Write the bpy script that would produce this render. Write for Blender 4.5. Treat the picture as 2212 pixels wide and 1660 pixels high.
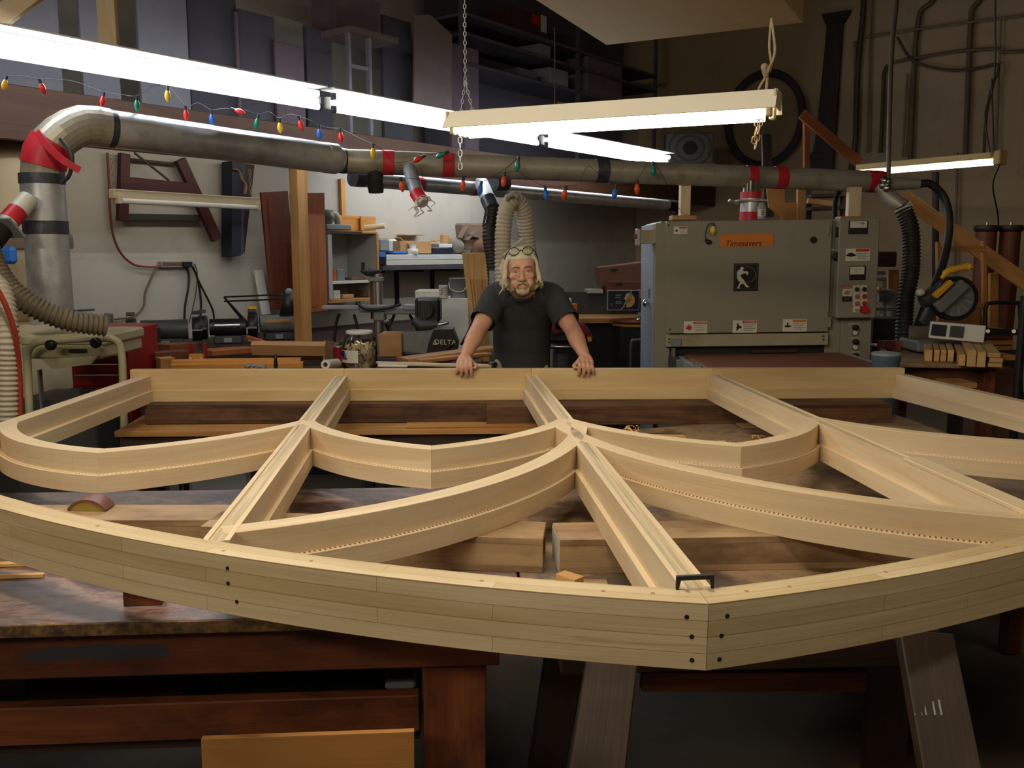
import bpy, bmesh, math, random
from mathutils import Vector, Matrix, Euler, Quaternion
from math import sin, cos, tan, atan2, radians, pi, sqrt, exp

for o in list(bpy.data.objects):
    bpy.data.objects.remove(o)
SC = bpy.context.scene
COL = SC.collection

# ------------------------------------------------------------- camera, world, exposure
FPX = 1950.0                                   # focal length for the 2212 px wide frame
PITCH = math.atan((830 - 545) / FPX)
CAMZ = 1.6
cam_data = bpy.data.cameras.new('camera')
cam_data.sensor_fit = 'HORIZONTAL'
cam_data.sensor_width = 36.0
cam_data.lens = 36.0 * FPX / 2212
cam_data.clip_start = 0.05
cam = bpy.data.objects.new('camera', cam_data)
COL.objects.link(cam)
cam.location = (0, 0, CAMZ)
cam.rotation_euler = (pi / 2 - PITCH, 0, 0)
SC.camera = cam

world = bpy.data.worlds.new('world')
SC.world = world
world.use_nodes = True
world.node_tree.nodes['Background'].inputs[0].default_value = (0.9, 0.8, 0.65, 1)
world.node_tree.nodes['Background'].inputs[1].default_value = 0.005

SC.view_settings.view_transform = 'Standard'
SC.view_settings.look = 'None'
SC.view_settings.exposure = 0.0
SC.view_settings.gamma = 1.0
SC.view_settings.use_curve_mapping = False
SC.cycles.use_denoising = True
SC.cycles.max_bounces = 7
SC.cycles.diffuse_bounces = 4
SC.cycles.glossy_bounces = 3
SC.cycles.transmission_bounces = 6
SC.cycles.transparent_max_bounces = 16
SC.cycles.sample_clamp_indirect = 4.0

def area_light(name, loc, target, sx, sy, power, col):
    ld = bpy.data.lights.new(name, 'AREA')
    ld.shape = 'RECTANGLE'
    ld.size, ld.size_y = sx, sy
    ld.energy = power
    ld.color = col
    ob = bpy.data.objects.new(name, ld)
    COL.objects.link(ob)
    ob.location = loc
    ob.rotation_euler = (Vector(target) - Vector(loc)).to_track_quat('-Z', 'Y').to_euler()
    return ob
# the ceiling lamps over the near half of the shop, outside the picture
area_light('ceiling_lamp', (-0.75, 1.7, 3.3), (-0.6, 1.85, 0), 2.4, 0.25, 66, (1.0, 0.89, 0.70))
area_light('ceiling_lamp', (-2.6, -1.6, 3.3), (-0.3, 3.0, 0.6), 2.4, 0.3, 62, (1.0, 0.89, 0.70))
area_light('ceiling_lamp', (2.9, 0.4, 3.4), (2.0, 2.6, 0), 2.4, 0.25, 20, (1.0, 0.86, 0.66))
# unseen fill lights added under the storage loft to brighten the white wall
area_light('under_loft_fill', (-0.44, 9.18, 2.42), (-1.00, 9.60, 1.72), 2.4, 0.12, 17, (0.90, 0.94, 1.0))
area_light('under_loft_fill', (-2.35, 6.62, 2.40), (-2.95, 7.05, 1.72), 2.4, 0.12, 5, (1.0, 0.93, 0.82))

# ------------------------------------------------------------- helpers
def lin(c):
    c = c / 255.0
    return c / 12.92 if c <= 0.04045 else ((c + 0.055) / 1.055) ** 2.4
def rgb(r, g, b):
    return (lin(r), lin(g), lin(b), 1.0)
def V(*a):
    return Vector(a)

FW = V(0, cos(PITCH), -sin(PITCH))
UP = V(0, sin(PITCH), cos(PITCH))
CAM = V(0, 0, CAMZ)
def ray(x, y):
    return FW + V((x - 1106) / FPX, 0, 0) + UP * ((830 - y) / FPX)
def P(x, y, Y):                                # point at depth Y seen at photo pixel x, y
    d = ray(x, y)
    return CAM + d * (Y / d.y)
def PZ(x, y, z):                               # point at height z
    d = ray(x, y)
    return CAM + d * ((z - CAMZ) / d.z)
A_ = V(0.598, 0.8015, 0)                       # along the back wall (recedes to the right)
N_ = V(0.8015, -0.598, 0)                      # out of the back wall, into the shop
BEAM0 = V(-1.59, 6.8, 0)
WALL0 = BEAM0 - N_ * 1.2
def onplane(x, y, p0, nrm):
    d = ray(x, y)
    return CAM + d * ((p0 - CAM).dot(nrm) / d.dot(nrm))
def W(x, y, off=0.0):                          # point on the back wall, off metres in front of it
    return onplane(x, y, WALL0 + N_ * off, N_)
CORNER = WALL0 + A_ * 7.3
def RW(x, y, off=0.0):                         # point on the right-hand wall
    return onplane(x, y, CORNER - A_ * off, A_)

def frame_of(d):
    d = d.normalized()
    h = V(0, 0, 1) if abs(d.z) < 0.95 else V(1, 0, 0)
    a = d.cross(h).normalized()
    return a, d.cross(a).normalized()
def cr(pts, n=8):                              # Catmull-Rom through points
    pts = [Vector(p) for p in pts]
    q = [pts[0] * 2 - pts[1]] + pts + [pts[-1] * 2 - pts[-2]]
    out = []
    for i in range(1, len(q) - 2):
        a, b, c, d = q[i - 1:i + 3]
        for k in range(n):
            t = k / n
            out.append(0.5 * ((2 * b) + (c - a) * t + (2 * a - 5 * b + 4 * c - d) * t * t + (3 * b - a - 3 * c + d) * t ** 3))
    out.append(pts[-1])
    return out
def resample(path, step):
    out = [path[0].copy()]
    acc = 0.0
    for a, b in zip(path, path[1:]):
        L = (b - a).length
        while acc + L >= step and L > 1e-9:
            a = a + (b - a) * ((step - acc) / L)
            L = (b - a).length
            acc = 0.0
            out.append(a.copy())
        acc += L
    return out

MW = {}                                        # inverse world matrix of every thing, for building its parts
class MB:
    def __init__(s):
        s.v, s.f, s.uv, s.mi, s.sm = [], [], [], [], []
    def add(s, vs, fs, uvs, mi=0, sm=False):
        o = len(s.v)
        s.v += [Vector(v) for v in vs]
        for f, u in zip(fs, uvs):
            s.f.append([i + o for i in f]); s.uv.append(u); s.mi.append(mi); s.sm.append(sm)
        return s
    def box(s, c, size, R=None, mi=0):
        hx = [d / 2 for d in size]
        R = Euler(R).to_matrix() if isinstance(R, (tuple, list)) else (R.to_3x3() if R is not None else Matrix.Identity(3))
        loc = [V(x * hx[0], y * hx[1], z * hx[2]) for x in (-1, 1) for y in (-1, 1) for z in (-1, 1)]
        fs = [(0, 1, 3, 2), (4, 6, 7, 5), (0, 4, 5, 1), (2, 3, 7, 6), (0, 2, 6, 4), (1, 5, 7, 3)]
        L = max(range(3), key=lambda i: size[i])
        uvs = []
        for k, f in enumerate(fs):
            ax = k // 2
            ij = [i for i in range(3) if i != ax]
            if L in ij:
                u_, v_ = L, [i for i in ij if i != L][0]
                uvs.append([(loc[i][u_] + 0.31 * k, loc[i][v_] + 1.7 * k) for i in f])
            else:
                uvs.append([(loc[i][ij[0]] * 0.15 + 9.1 * k, loc[i][ij[1]]) for i in f])
        c = Vector(c)
        return s.add([c + R @ v for v in loc], fs, uvs, mi)
    def bar(s, p0, p1, w, t, up=V(0, 0, 1), mi=0):   # board from p0 to p1, w across, t thick along up
        p0, p1 = Vector(p0), Vector(p1)
        x = (p1 - p0).normalized()
        y = Vector(up).cross(x)
        if y.length < 1e-5:
            y = V(0, 1, 0).cross(x)
        y.normalize()
        z = x.cross(y)
        R = Matrix((x, y, z)).transposed()
        return s.box((p0 + p1) / 2, ((p1 - p0).length, w, t), R, mi)
    def rings(s, rings, cap=True, sm=True, mi=0, closed=False, us=None):
        n = len(rings[0]); vs = [p for r in rings for p in r]; fs = []; uv = []
        if us is None:
            us = [0.0]
            for a, b in zip(rings, rings[1:]):
                us.append(us[-1] + max((Vector(a[0]) - Vector(b[0])).length, (Vector(a[n // 2]) - Vector(b[n // 2])).length))
        per = sum((Vector(rings[0][i]) - Vector(rings[0][(i + 1) % n])).length for i in range(n))
        m = len(rings)
        for i in range(m if closed else m - 1):
            for j in range(n):
                k = (j + 1) % n; i2 = (i + 1) % m
                fs.append((i * n + j, i * n + k, i2 * n + k, i2 * n + j))
                u2 = us[i2] if i2 else us[-1] + 0.02
                uv.append([(us[i], per * j / n), (us[i], per * (j + 1) / n), (u2, per * (j + 1) / n), (u2, per * j / n)])
        s.add(vs, fs, uv, mi, sm)
        if cap and not closed:
            for r, fl in ((rings[0], True), (rings[-1], False)):
                idx = list(range(n)); idx = idx[::-1] if fl else idx
                s.add(r, [idx], [[(0.05 * cos(2 * pi * j / n), 0.05 * sin(2 * pi * j / n)) for j in idx]], mi, False)
        return s
    def tube(s, path, r, seg=10, cap=True, mi=0, sm=True, flat=1.0):
        path = [Vector(p) for p in path]
        n = len(path)
        rr = r if isinstance(r, (list, tuple)) else [r] * n
        d = (path[1] - path[0]).normalized()
        a, b = frame_of(d)
        out = []
        for i in range(n):
            t = (path[min(i + 1, n - 1)] - path[max(i - 1, 0)])
            if t.length > 1e-9:
                t.normalize()
                q = d.rotation_difference(t)
                a, b, d = q @ a, q @ b, t
            out.append([path[i] + (a * cos(2 * pi * j / seg) + b * sin(2 * pi * j / seg) * flat) * rr[i] for j in range(seg)])
        return s.rings(out, cap, sm, mi)
    def cyl(s, p0, p1, r0, r1=None, seg=16, cap=True, mi=0, sm=True):
        return s.tube([p0, p1], [r0, r0 if r1 is None else r1], seg, cap, mi, sm)
    def hose(s, path, r, pitch=0.02, depth=0.12, seg=14, mi=0):   # ribbed flexible hose
        p = resample(path, pitch / 4)
        rr = [r * (1 + depth * (1, 0.2, -1, 0.2)[i % 4]) for i in range(len(p))]
        return s.tube(p, rr, seg, True, mi)
    def lathe(s, prof, base, axis=V(0, 0, 1), seg=20, mi=0, sm=True, cap=True):
        a, b = frame_of(Vector(axis)); ax = Vector(axis).normalized(); base = Vector(base)
        return s.rings([[base + ax * z + (a * cos(2 * pi * j / seg) + b * sin(2 * pi * j / seg)) * max(r, 1e-4) for j in range(seg)] for r, z in prof], cap, sm, mi)
    def ball(s, c, r, R=None, seg=14, mi=0, n=9):
        r = r if isinstance(r, (tuple, list)) else (r, r, r)
        R = Euler(R).to_matrix() if isinstance(R, (tuple, list)) else (R if R is not None else Matrix.Identity(3))
        c = Vector(c); rings = []
        for i in range(n + 1):
            th = pi * min(max(i / n, 0.003), 0.997)
            rings.append([c + R @ V(r[0] * sin(th) * cos(2 * pi * j / seg), r[1] * sin(th) * sin(2 * pi * j / seg), -r[2] * cos(th)) for j in range(seg)])
        return s.rings(rings, True, True, mi)
    def prism(s, pts, M, h, mi=0):             # polygon in M's xy plane, extruded h along its z
        n = len(pts)
        lo = [M @ V(x, y, 0) for x, y in pts]; hi = [M @ V(x, y, h) for x, y in pts]
        fs = [list(range(n))[::-1], [n + i for i in range(n)]]
        bw = [max(p[i] for p in pts) - min(p[i] for p in pts) for i in (0, 1)]
        q = [(p[1], p[0]) for p in pts] if bw[1] > bw[0] * 1.2 else pts
        uv = [[q[i] for i in range(n)][::-1], [q[i] for i in range(n)]]
        acc = 0
        for i in range(n):
            k = (i + 1) % n; L = sqrt((pts[i][0] - pts[k][0]) ** 2 + (pts[i][1] - pts[k][1]) ** 2)
            fs.append([i, k, n + k, n + i]); uv.append([(acc, 5), (acc + L, 5), (acc + L, 5 + h), (acc, 5 + h)]); acc += L
        return s.add(lo + hi, fs, uv, mi)
    def sweep(s, path, prof, cap=True, mi=None, closed=False):   # plan path of (x, y), closed profile of (offset, z)
        n = len(path); k = len(prof); R = []; us = [0.0]
        for i in range(n):
            a = Vector(path[max(i - 1, 0)]).to_2d(); b = Vector(path[min(i + 1, n - 1)]).to_2d(); t = (b - a).normalized()
            nr = Vector((-t.y, t.x)); c = Vector(path[i]).to_2d()
            R.append([V(c.x + nr.x * o, c.y + nr.y * o, z) for o, z in prof])
            if i:
                us.append(us[-1] + (c - Vector(path[i - 1]).to_2d()).length)
        per = [0.0]
        for j in range(k):
            a, b = prof[j], prof[(j + 1) % k]
            per.append(per[-1] + sqrt((a[0] - b[0]) ** 2 + (a[1] - b[1]) ** 2))
        vs = [p for r in R for p in r]
        for i in range(n - 1):
            for j in range(k):
                q = (j + 1) % k
                s.f.append([len(s.v) + x for x in (i * k + j, i * k + q, (i + 1) * k + q, (i + 1) * k + j)])
                s.uv.append([(us[i], per[j]), (us[i], per[j + 1]), (us[i + 1], per[j + 1]), (us[i + 1], per[j])])
                s.mi.append(mi[j] if mi else 0); s.sm.append(False)
        o = len(s.v); s.v += vs
        if cap:
            for base, rv in ((0, True), ((n - 1) * k, False)):
                idx = [base + j for j in range(k)]
                idx = idx[::-1] if rv else idx
                s.f.append([o + i for i in idx]); s.uv.append([prof[i % k] for i in idx]); s.mi.append(0); s.sm.append(False)
        return s
    def build(s, name, mats, parent=None, bev=0.0, seg=1, local=False):
        me = bpy.data.meshes.new(name)
        ob = bpy.data.objects.new(name, me)
        COL.objects.link(ob)
        vs = s.v
        if parent is not None:
            ob.parent = parent
            MW[ob.name] = MW[parent.name]
            if not local:
                vs = [MW[parent.name] @ v for v in vs]
        else:
            mn = [min(v[i] for v in vs) for i in range(3)]; mx = [max(v[i] for v in vs) for i in range(3)]
            org = V((mn[0] + mx[0]) / 2, (mn[1] + mx[1]) / 2, mn[2])
            ob.location = org
            MW[ob.name] = Matrix.Translation(-org)
            vs = [v - org for v in vs]
        me.from_pydata([tuple(v) for v in vs], [], s.f)
        uvl = me.uv_layers.new(name='UVMap')
        i = 0
        for u in s.uv:
            for q in u:
                uvl.data[i].uv = q; i += 1
        for p, m, sm in zip(me.polygons, s.mi, s.sm):
            p.material_index = m; p.use_smooth = sm
        for m in (mats if isinstance(mats, (list, tuple)) else [mats]):
            me.materials.append(m)
        bm = bmesh.new(); bm.from_mesh(me)
        bmesh.ops.recalc_face_normals(bm, faces=bm.faces)
        if bev > 0:
            ed = [e for e in bm.edges if len(e.link_faces) == 2 and e.calc_face_angle(0) > 0.5]
            bmesh.ops.bevel(bm, geom=ed, offset=bev, segments=seg, affect='EDGES', clamp_overlap=True)
        bm.to_mesh(me); bm.free()
        return ob

def tag(o, label=None, cat=None, group=None, kind=None):
    for k, v in (('label', label), ('category', cat), ('group', group), ('kind', kind)):
        if v:
            o[k] = v
    return o
def thing(name, loc, label, cat, group=None, rot=(0, 0, 0)):
    o = bpy.data.objects.new(name, None)
    COL.objects.link(o)
    o.location = loc; o.rotation_euler = rot
    o.empty_display_size = 0.1
    MW[o.name] = (Matrix.Translation(Vector(loc)) @ Euler(rot).to_matrix().to_4x4()).inverted()
    return tag(o, label, cat, group)
def structure(o):
    return tag(o, kind='structure')
def dup(root, M, label, group=None):           # copy of a thing with its parts, placed by matrix M
    c = root.copy(); COL.objects.link(c); c.matrix_world = M
    c['label'] = label
    if group:
        c['group'] = group
    for ch in root.children:
        d = ch.copy(); COL.objects.link(d); d.parent = c
        for g in ch.children:
            e = g.copy(); COL.objects.link(e); e.parent = d
    return c
# the frame and the tables stand half a degree out of level; they are turned about the line of sight
ROLL = Matrix.Translation(CAM) @ Matrix.Rotation(radians(0.5), 4, FW) @ Matrix.Translation(-CAM)
def roll(o):
    bpy.context.view_layer.update()
    o.matrix_world = ROLL @ o.matrix_world
    return o
def text(s, size, M, mat, parent, name='lettering', ext=0.0006, shear=0.0, spacing=1.0):
    cu = bpy.data.curves.new(name, 'FONT')
    cu.body = s; cu.size = size; cu.align_x = 'CENTER'; cu.align_y = 'CENTER'
    cu.extrude = ext; cu.shear = shear; cu.space_character = spacing; cu.resolution_u = 3
    tmp = bpy.data.objects.new('tmp', cu); COL.objects.link(tmp)
    me = bpy.data.meshes.new_from_object(tmp.evaluated_get(bpy.context.evaluated_depsgraph_get()))
    bpy.data.objects.remove(tmp); bpy.data.curves.remove(cu)
    me.name = name
    me.transform(MW[parent.name] @ M)
    me.materials.clear(); me.materials.append(mat)
    ob = bpy.data.objects.new(name, me); COL.objects.link(ob); ob.parent = parent
    MW[ob.name] = MW[parent.name]
    return ob
def facing(o, x, n):                           # matrix with origin o, x axis x, z axis n (for text and prisms)
    x = Vector(x).normalized(); n = Vector(n).normalized(); y = n.cross(x)
    M = Matrix((x, y, n)).transposed().to_4x4(); M.translation = Vector(o)
    return M
FRONT = V(0, -1, 0)
def pxbox(m, x0, y0, x1, y1, Y, depth, mi=0):  # box whose front face fills that photo rectangle at depth Y
    a = P(x0, y0, Y); b = P(x1, y1, Y); c = P((x0 + x1) / 2, (y0 + y1) / 2, Y)
    return m.box((c.x, Y + depth / 2, (a.z + b.z) / 2), (abs(b.x - a.x), depth, abs(a.z - b.z)), None, mi)
def wbox(m, x0, y0, x1, y1, off, depth, mi=0, plane=W, al=A_, nr=N_):   # the same on a wall plane
    a = plane(x0, (y0 + y1) / 2, off); b = plane(x1, (y0 + y1) / 2, off)
    za = plane((x0 + x1) / 2, y0, off).z; zb = plane((x0 + x1) / 2, y1, off).z
    c = (a + b) / 2; c.z = (za + zb) / 2
    R = Matrix((al, -nr, V(0, 0, 1))).transposed()
    return m.box(c - nr * depth / 2, ((b - a).length, depth, abs(za - zb)), R, mi)

# ------------------------------------------------------------- materials
def base_mat(name, rough=0.6, metal=0.0, spec=0.4):
    m = bpy.data.materials.new(name); m.use_nodes = True
    nt = m.node_tree; b = nt.nodes['Principled BSDF']
    b.inputs['Roughness'].default_value = rough; b.inputs['Metallic'].default_value = metal
    b.inputs['Specular IOR Level'].default_value = spec
    return m, nt, b
def N(nt, t, **k):
    n = nt.nodes.new(t)
    for a, b in k.items():
        if a.startswith('i_'):
            n.inputs[a[2:].replace('_', ' ')].default_value = b
        else:
            setattr(n, a, b)
    return n
def ramp(nt, fac, stops):
    r = nt.nodes.new('ShaderNodeValToRGB'); e = r.color_ramp.elements
    while len(e) < len(stops):
        e.new(0.5)
    for q, (p, c) in zip(e, stops):
        q.position = p; q.color = c
    nt.links.new(fac, r.inputs[0])
    return r.outputs[0]
def mixc(nt, fac, a, b, mode='MIX'):
    n = nt.nodes.new('ShaderNodeMix'); n.data_type = 'RGBA'; n.blend_type = mode
    for sock, v in ((n.inputs[0], fac), (n.inputs[6], a), (n.inputs[7], b)):
        if hasattr(v, 'links'):
            nt.links.new(v, sock)
        else:
            sock.default_value = v
    return n.outputs[2]
def uvrand(nt, sx, sy):
    uv = N(nt, 'ShaderNodeUVMap', uv_map='UVMap'); oi = N(nt, 'ShaderNodeObjectInfo')
    mul = N(nt, 'ShaderNodeMath', operation='MULTIPLY'); mul.inputs[1].default_value = 23.0
    nt.links.new(oi.outputs['Random'], mul.inputs[0])
    add = N(nt, 'ShaderNodeVectorMath', operation='ADD'); nt.links.new(uv.outputs[0], add.inputs[0]); nt.links.new(mul.outputs[0], add.inputs[1])
    mp = N(nt, 'ShaderNodeMapping'); mp.inputs['Scale'].default_value = (sx, sy, 1); nt.links.new(add.outputs[0], mp.inputs[0])
    return mp.outputs[0]
def noise(nt, vec, scale=1.0, detail=4.0, rough=0.55, dist=0.0):
    n = N(nt, 'ShaderNodeTexNoise'); n.inputs['Scale'].default_value = scale; n.inputs['Detail'].default_value = detail
    n.inputs['Roughness'].default_value = rough; n.inputs['Distortion'].default_value = dist
    nt.links.new(vec, n.inputs['Vector'])
    return n.outputs[0]
def objco(nt, scale=(1, 1, 1)):
    t = N(nt, 'ShaderNodeTexCoord'); mp = N(nt, 'ShaderNodeMapping'); mp.inputs['Scale'].default_value = scale
    nt.links.new(t.outputs['Object'], mp.inputs[0])
    return mp.outputs[0]
def bump(nt, b, h, strength=0.15, dist=0.003):
    n = N(nt, 'ShaderNodeBump'); n.inputs['Strength'].default_value = strength; n.inputs['Distance'].default_value = dist
    nt.links.new(h, n.inputs['Height']); nt.links.new(n.outputs[0], b.inputs['Normal'])
def wood(name, light, dark, sx=1.3, sy=14.0, rough=0.55, fine=0.35, bmp=0.06, stain=None, glulam=False, knots=(), tooth=False):
    m, nt, b = base_mat(name, rough)
    n1 = noise(nt, uvrand(nt, sx, sy), 1.0, 3.0, 0.6, 0.6)
    c = ramp(nt, n1, [(0.3, light), (0.72, dark)])
    n2 = noise(nt, uvrand(nt, 2.5, 160), 1.0, 2.0)
    f = ramp(nt, n2, [(0.35, (1, 1, 1, 1)), (0.75, (1 - fine,) * 3 + (1,))])
    c = mixc(nt, 1.0, c, f, 'MULTIPLY')
    n3 = noise(nt, uvrand(nt, 0.8, 2.0), 1.0, 2.0)
    c = mixc(nt, 1.0, c, ramp(nt, n3, [(0.3, (1.06, 1.03, 1.0, 1)), (0.7, (0.9, 0.88, 0.84, 1))]), 'MULTIPLY')
    if glulam:                                 # finger-jointed laminations along the outer face
        br = N(nt, 'ShaderNodeTexBrick'); br.offset = 0.37; br.inputs['Scale'].default_value = 1.0
        br.inputs['Brick Width'].default_value = 0.62; br.inputs['Row Height'].default_value = 0.03125
        br.inputs['Mortar Size'].default_value = 0.0007; br.inputs['Mortar Smooth'].default_value = 0.3; br.inputs['Bias'].default_value = 0.0
        br.inputs['Color1'].default_value = (1.0, 1.0, 1.0, 1); br.inputs['Color2'].default_value = (0.82, 0.77, 0.66, 1); br.inputs['Mortar'].default_value = (0.55, 0.42, 0.3, 1)
        uv = N(nt, 'ShaderNodeUVMap', uv_map='UVMap'); nt.links.new(uv.outputs[0], br.inputs['Vector'])
        c = mixc(nt, 1.0, c, br.outputs[0], 'MULTIPLY')
        s1 = noise(nt, uvrand(nt, 2.2, 45), 1.0, 3.0)
        c = mixc(nt, ramp(nt, s1, [(0.64, (0, 0, 0, 1)), (0.76, (0.55, 0.55, 0.55, 1))]), c, rgb(140, 84, 38))
    if stain:
        s1 = noise(nt, uvrand(nt, 3.0, 6.0), 1.0, 5.0, 0.65)
        c = mixc(nt, ramp(nt, s1, [(0.45, (0, 0, 0, 1)), (0.7, (1, 1, 1, 1))]), c, stain)
    if tooth:                                  # cutter marks left along the rebate ledges
        uv = N(nt, 'ShaderNodeUVMap', uv_map='UVMap'); sp = N(nt, 'ShaderNodeSeparateXYZ'); nt.links.new(uv.outputs[0], sp.inputs[0])
        def band(c0, hw):
            k = N(nt, 'ShaderNodeMath', operation='COMPARE'); k.inputs[1].default_value = c0; k.inputs[2].default_value = hw
            nt.links.new(sp.outputs[1], k.inputs[0]); return k.outputs[0]
        ad = N(nt, 'ShaderNodeMath', operation='ADD'); nt.links.new(band(0.1530, 0.004), ad.inputs[0]); nt.links.new(band(0.3515, 0.004), ad.inputs[1])
        pp = N(nt, 'ShaderNodeMath', operation='PINGPONG'); pp.inputs[1].default_value = 0.006; nt.links.new(sp.outputs[0], pp.inputs[0])
        gt = N(nt, 'ShaderNodeMath', operation='GREATER_THAN'); gt.inputs[1].default_value = 0.0038; nt.links.new(pp.outputs[0], gt.inputs[0])
        ml = N(nt, 'ShaderNodeMath', operation='MULTIPLY'); nt.links.new(ad.outputs[0], ml.inputs[0]); nt.links.new(gt.outputs[0], ml.inputs[1])
        c = mixc(nt, ml.outputs[0], c, rgb(112, 78, 46))
    for (p, r) in knots:
        g = N(nt, 'ShaderNodeTexCoord')
        d = N(nt, 'ShaderNodeVectorMath', operation='DISTANCE'); d.inputs[1].default_value = p
        nt.links.new(g.outputs['Object'], d.inputs[0])
        dv = N(nt, 'ShaderNodeMath', operation='DIVIDE'); dv.inputs[1].default_value = r; nt.links.new(d.outputs['Value'], dv.inputs[0])
        c = mixc(nt, ramp(nt, dv.outputs[0], [(0.0, (0.5,) * 3 + (1,)), (0.45, (0.45,) * 3 + (1,)), (0.6, (0.95,) * 3 + (1,)), (0.78, (0.85,) * 3 + (1,)), (0.95, (0, 0, 0, 1))]), c, rgb(74, 42, 20))
    nt.links.new(c, b.inputs['Base Color'])
    if bmp:
        bump(nt, b, n2, bmp * 4, 0.0012)
    return m
def paint(name, col, rough=0.5, metal=0.0, var=0.12, scale=6.0, dirt=None, dirt_at=0.6, bmp=0.0, spec=0.4):
    m, nt, b = base_mat(name, rough, metal, spec)
    v = objco(nt)
    n1 = noise(nt, v, scale, 5.0, 0.6)
    lo = tuple(x * (1 - var) for x in col[:3]) + (1,); hi = tuple(min(1, x * (1 + var)) for x in col[:3]) + (1,)
    c = ramp(nt, n1, [(0.3, lo), (0.7, hi)])
    if dirt:
        n2 = noise(nt, v, scale * 0.35, 7.0, 0.7)
        c = mixc(nt, ramp(nt, n2, [(dirt_at - 0.08, (0, 0, 0, 1)), (dirt_at + 0.12, (0.85,) * 3 + (1,))]), c, dirt)
    nt.links.new(c, b.inputs['Base Color'])
    if bmp:
        bump(nt, b, n1, bmp, 0.004)
    return m
def emit(name, col, strength):
    m, nt, b = base_mat(name)
    b.inputs['Base Color'].default_value = (0.8, 0.8, 0.8, 1)
    b.inputs['Emission Color'].default_value = col; b.inputs['Emission Strength'].default_value = strength
    return m
def glass(name, col, rough=0.05, alpha=1.0):
    m, nt, b = base_mat(name, rough)
    b.inputs['Base Color'].default_value = col; b.inputs['Transmission Weight'].default_value = alpha; b.inputs['IOR'].default_value = 1.25
    return m

PINE = wood('pine', rgb(226, 208, 176), rgb(210, 184, 146), fine=0.07)
PINE_TOOTH = wood('pine_rebated', rgb(226, 208, 176), rgb(210, 184, 146), fine=0.07, tooth=True)
PINE_ARCH = wood('pine_laminated', rgb(222, 206, 172), rgb(200, 178, 138), fine=0.10, glulam=True)
PINE_CORE = wood('pine_rough_core', rgb(222, 206, 172), rgb(186, 164, 124), sx=1.5, sy=70, fine=0.5, bmp=0.4)
PINE_DARK = wood('pine_aged', rgb(196, 150, 92), rgb(160, 108, 56), fine=0.2)
PINE_RAW = wood('pine_raw', rgb(222, 186, 128), rgb(190, 140, 80), fine=0.15)
FIR = wood('fir', rgb(205, 150, 84), rgb(168, 108, 50), fine=0.2)
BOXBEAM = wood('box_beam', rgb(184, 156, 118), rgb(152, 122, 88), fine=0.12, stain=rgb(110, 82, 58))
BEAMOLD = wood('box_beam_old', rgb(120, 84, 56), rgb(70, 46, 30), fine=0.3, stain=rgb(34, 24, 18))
OAK = wood('oak_panel', rgb(176, 104, 56), rgb(140, 74, 36), sx=1.0, sy=22, fine=0.25)
MAHOG = wood('mahogany', rgb(120, 62, 38), rgb(88, 42, 26), sx=1.0, sy=18, fine=0.25)
REDWOOD = wood('stained_red', rgb(84, 34, 32), rgb(56, 22, 24), fine=0.2)
DARKWOOD = wood('dark_wood', rgb(70, 50, 40), rgb(42, 30, 26), fine=0.3)
BROWNBEAM = wood('brown_beam', rgb(104, 66, 42), rgb(74, 46, 30), sx=0.7, sy=9, fine=0.3)
YELLOWWOOD = wood('yellow_ply', rgb(216, 156, 78), rgb(188, 124, 52), sx=1.0, sy=9, fine=0.12)
BENCHLEG = wood('bench_timber', rgb(132, 74, 40), rgb(92, 46, 24), sx=1.5, sy=8, fine=0.25, stain=rgb(60, 30, 16))
PLY = wood('plywood', rgb(196, 142, 80), rgb(174, 118, 60), sx=0.9, sy=5, fine=0.08)
CHIP = paint('chipboard_edge', rgb(112, 84, 50), 0.8, var=0.5, scale=60, dirt=rgb(40, 28, 18), dirt_at=0.5)
TRESTLE = wood('trestle_timber', rgb(72, 53, 38), rgb(48, 36, 26), sx=1.4, sy=9, fine=0.3, stain=rgb(44, 32, 24))
WHITEPAINT = paint('white_paint', rgb(205, 203, 196), 0.5, var=0.06, scale=3)
WHITE = paint('white_board', rgb(216, 215, 208), 0.45, var=0.05)
CREAM = paint('cream_enamel', rgb(178, 170, 138), 0.4, var=0.10, scale=8, dirt=rgb(120, 108, 78), dirt_at=0.66)
SANDGREY = paint('sander_grey', rgb(136, 130, 114), 0.45, var=0.05, scale=3, dirt=rgb(118, 108, 86), dirt_at=0.62)
SANDLIGHT = paint('sander_light', rgb(158, 150, 122), 0.45, var=0.08, scale=5, dirt=rgb(120, 108, 80), dirt_at=0.6)
SANDBLUE = paint('sander_blue', rgb(140, 148, 158), 0.4, var=0.06, scale=4)
BLACK = paint('black_enamel', rgb(28, 27, 27), 0.4, var=0.2)
RUBBER = paint('black_rubber', rgb(24, 22, 22), 0.75, var=0.2)
DGREY = paint('dark_grey', rgb(62, 62, 62), 0.5, var=0.15)
GREY = paint('grey_casting', rgb(118, 120, 118), 0.45, var=0.12, scale=12)
STEEL = paint('bright_steel', rgb(196, 196, 192), 0.28, 1.0, var=0.08, scale=10)
CHROME = paint('chrome', rgb(230, 230, 230), 0.08, 1.0, var=0.02)
GALV = paint('galvanised', rgb(196, 198, 200), 0.38, 0.55, var=0.14, scale=9, dirt=rgb(140, 140, 140), dirt_at=0.58)
GALVDULL = paint('galvanised_dull', rgb(172, 166, 150), 0.45, 0.4, var=0.12, scale=8, dirt=rgb(128, 118, 100), dirt_at=0.56)
TAPE = paint('duct_tape', rgb(62, 64, 70), 0.4, 0.2, var=0.25, scale=25, dirt=rgb(110, 112, 118), dirt_at=0.62)
REDTAPE = paint('red_tape', rgb(190, 40, 54), 0.4, var=0.15, scale=20)
RED = paint('red_enamel', rgb(138, 22, 26), 0.35, var=0.1)
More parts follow.
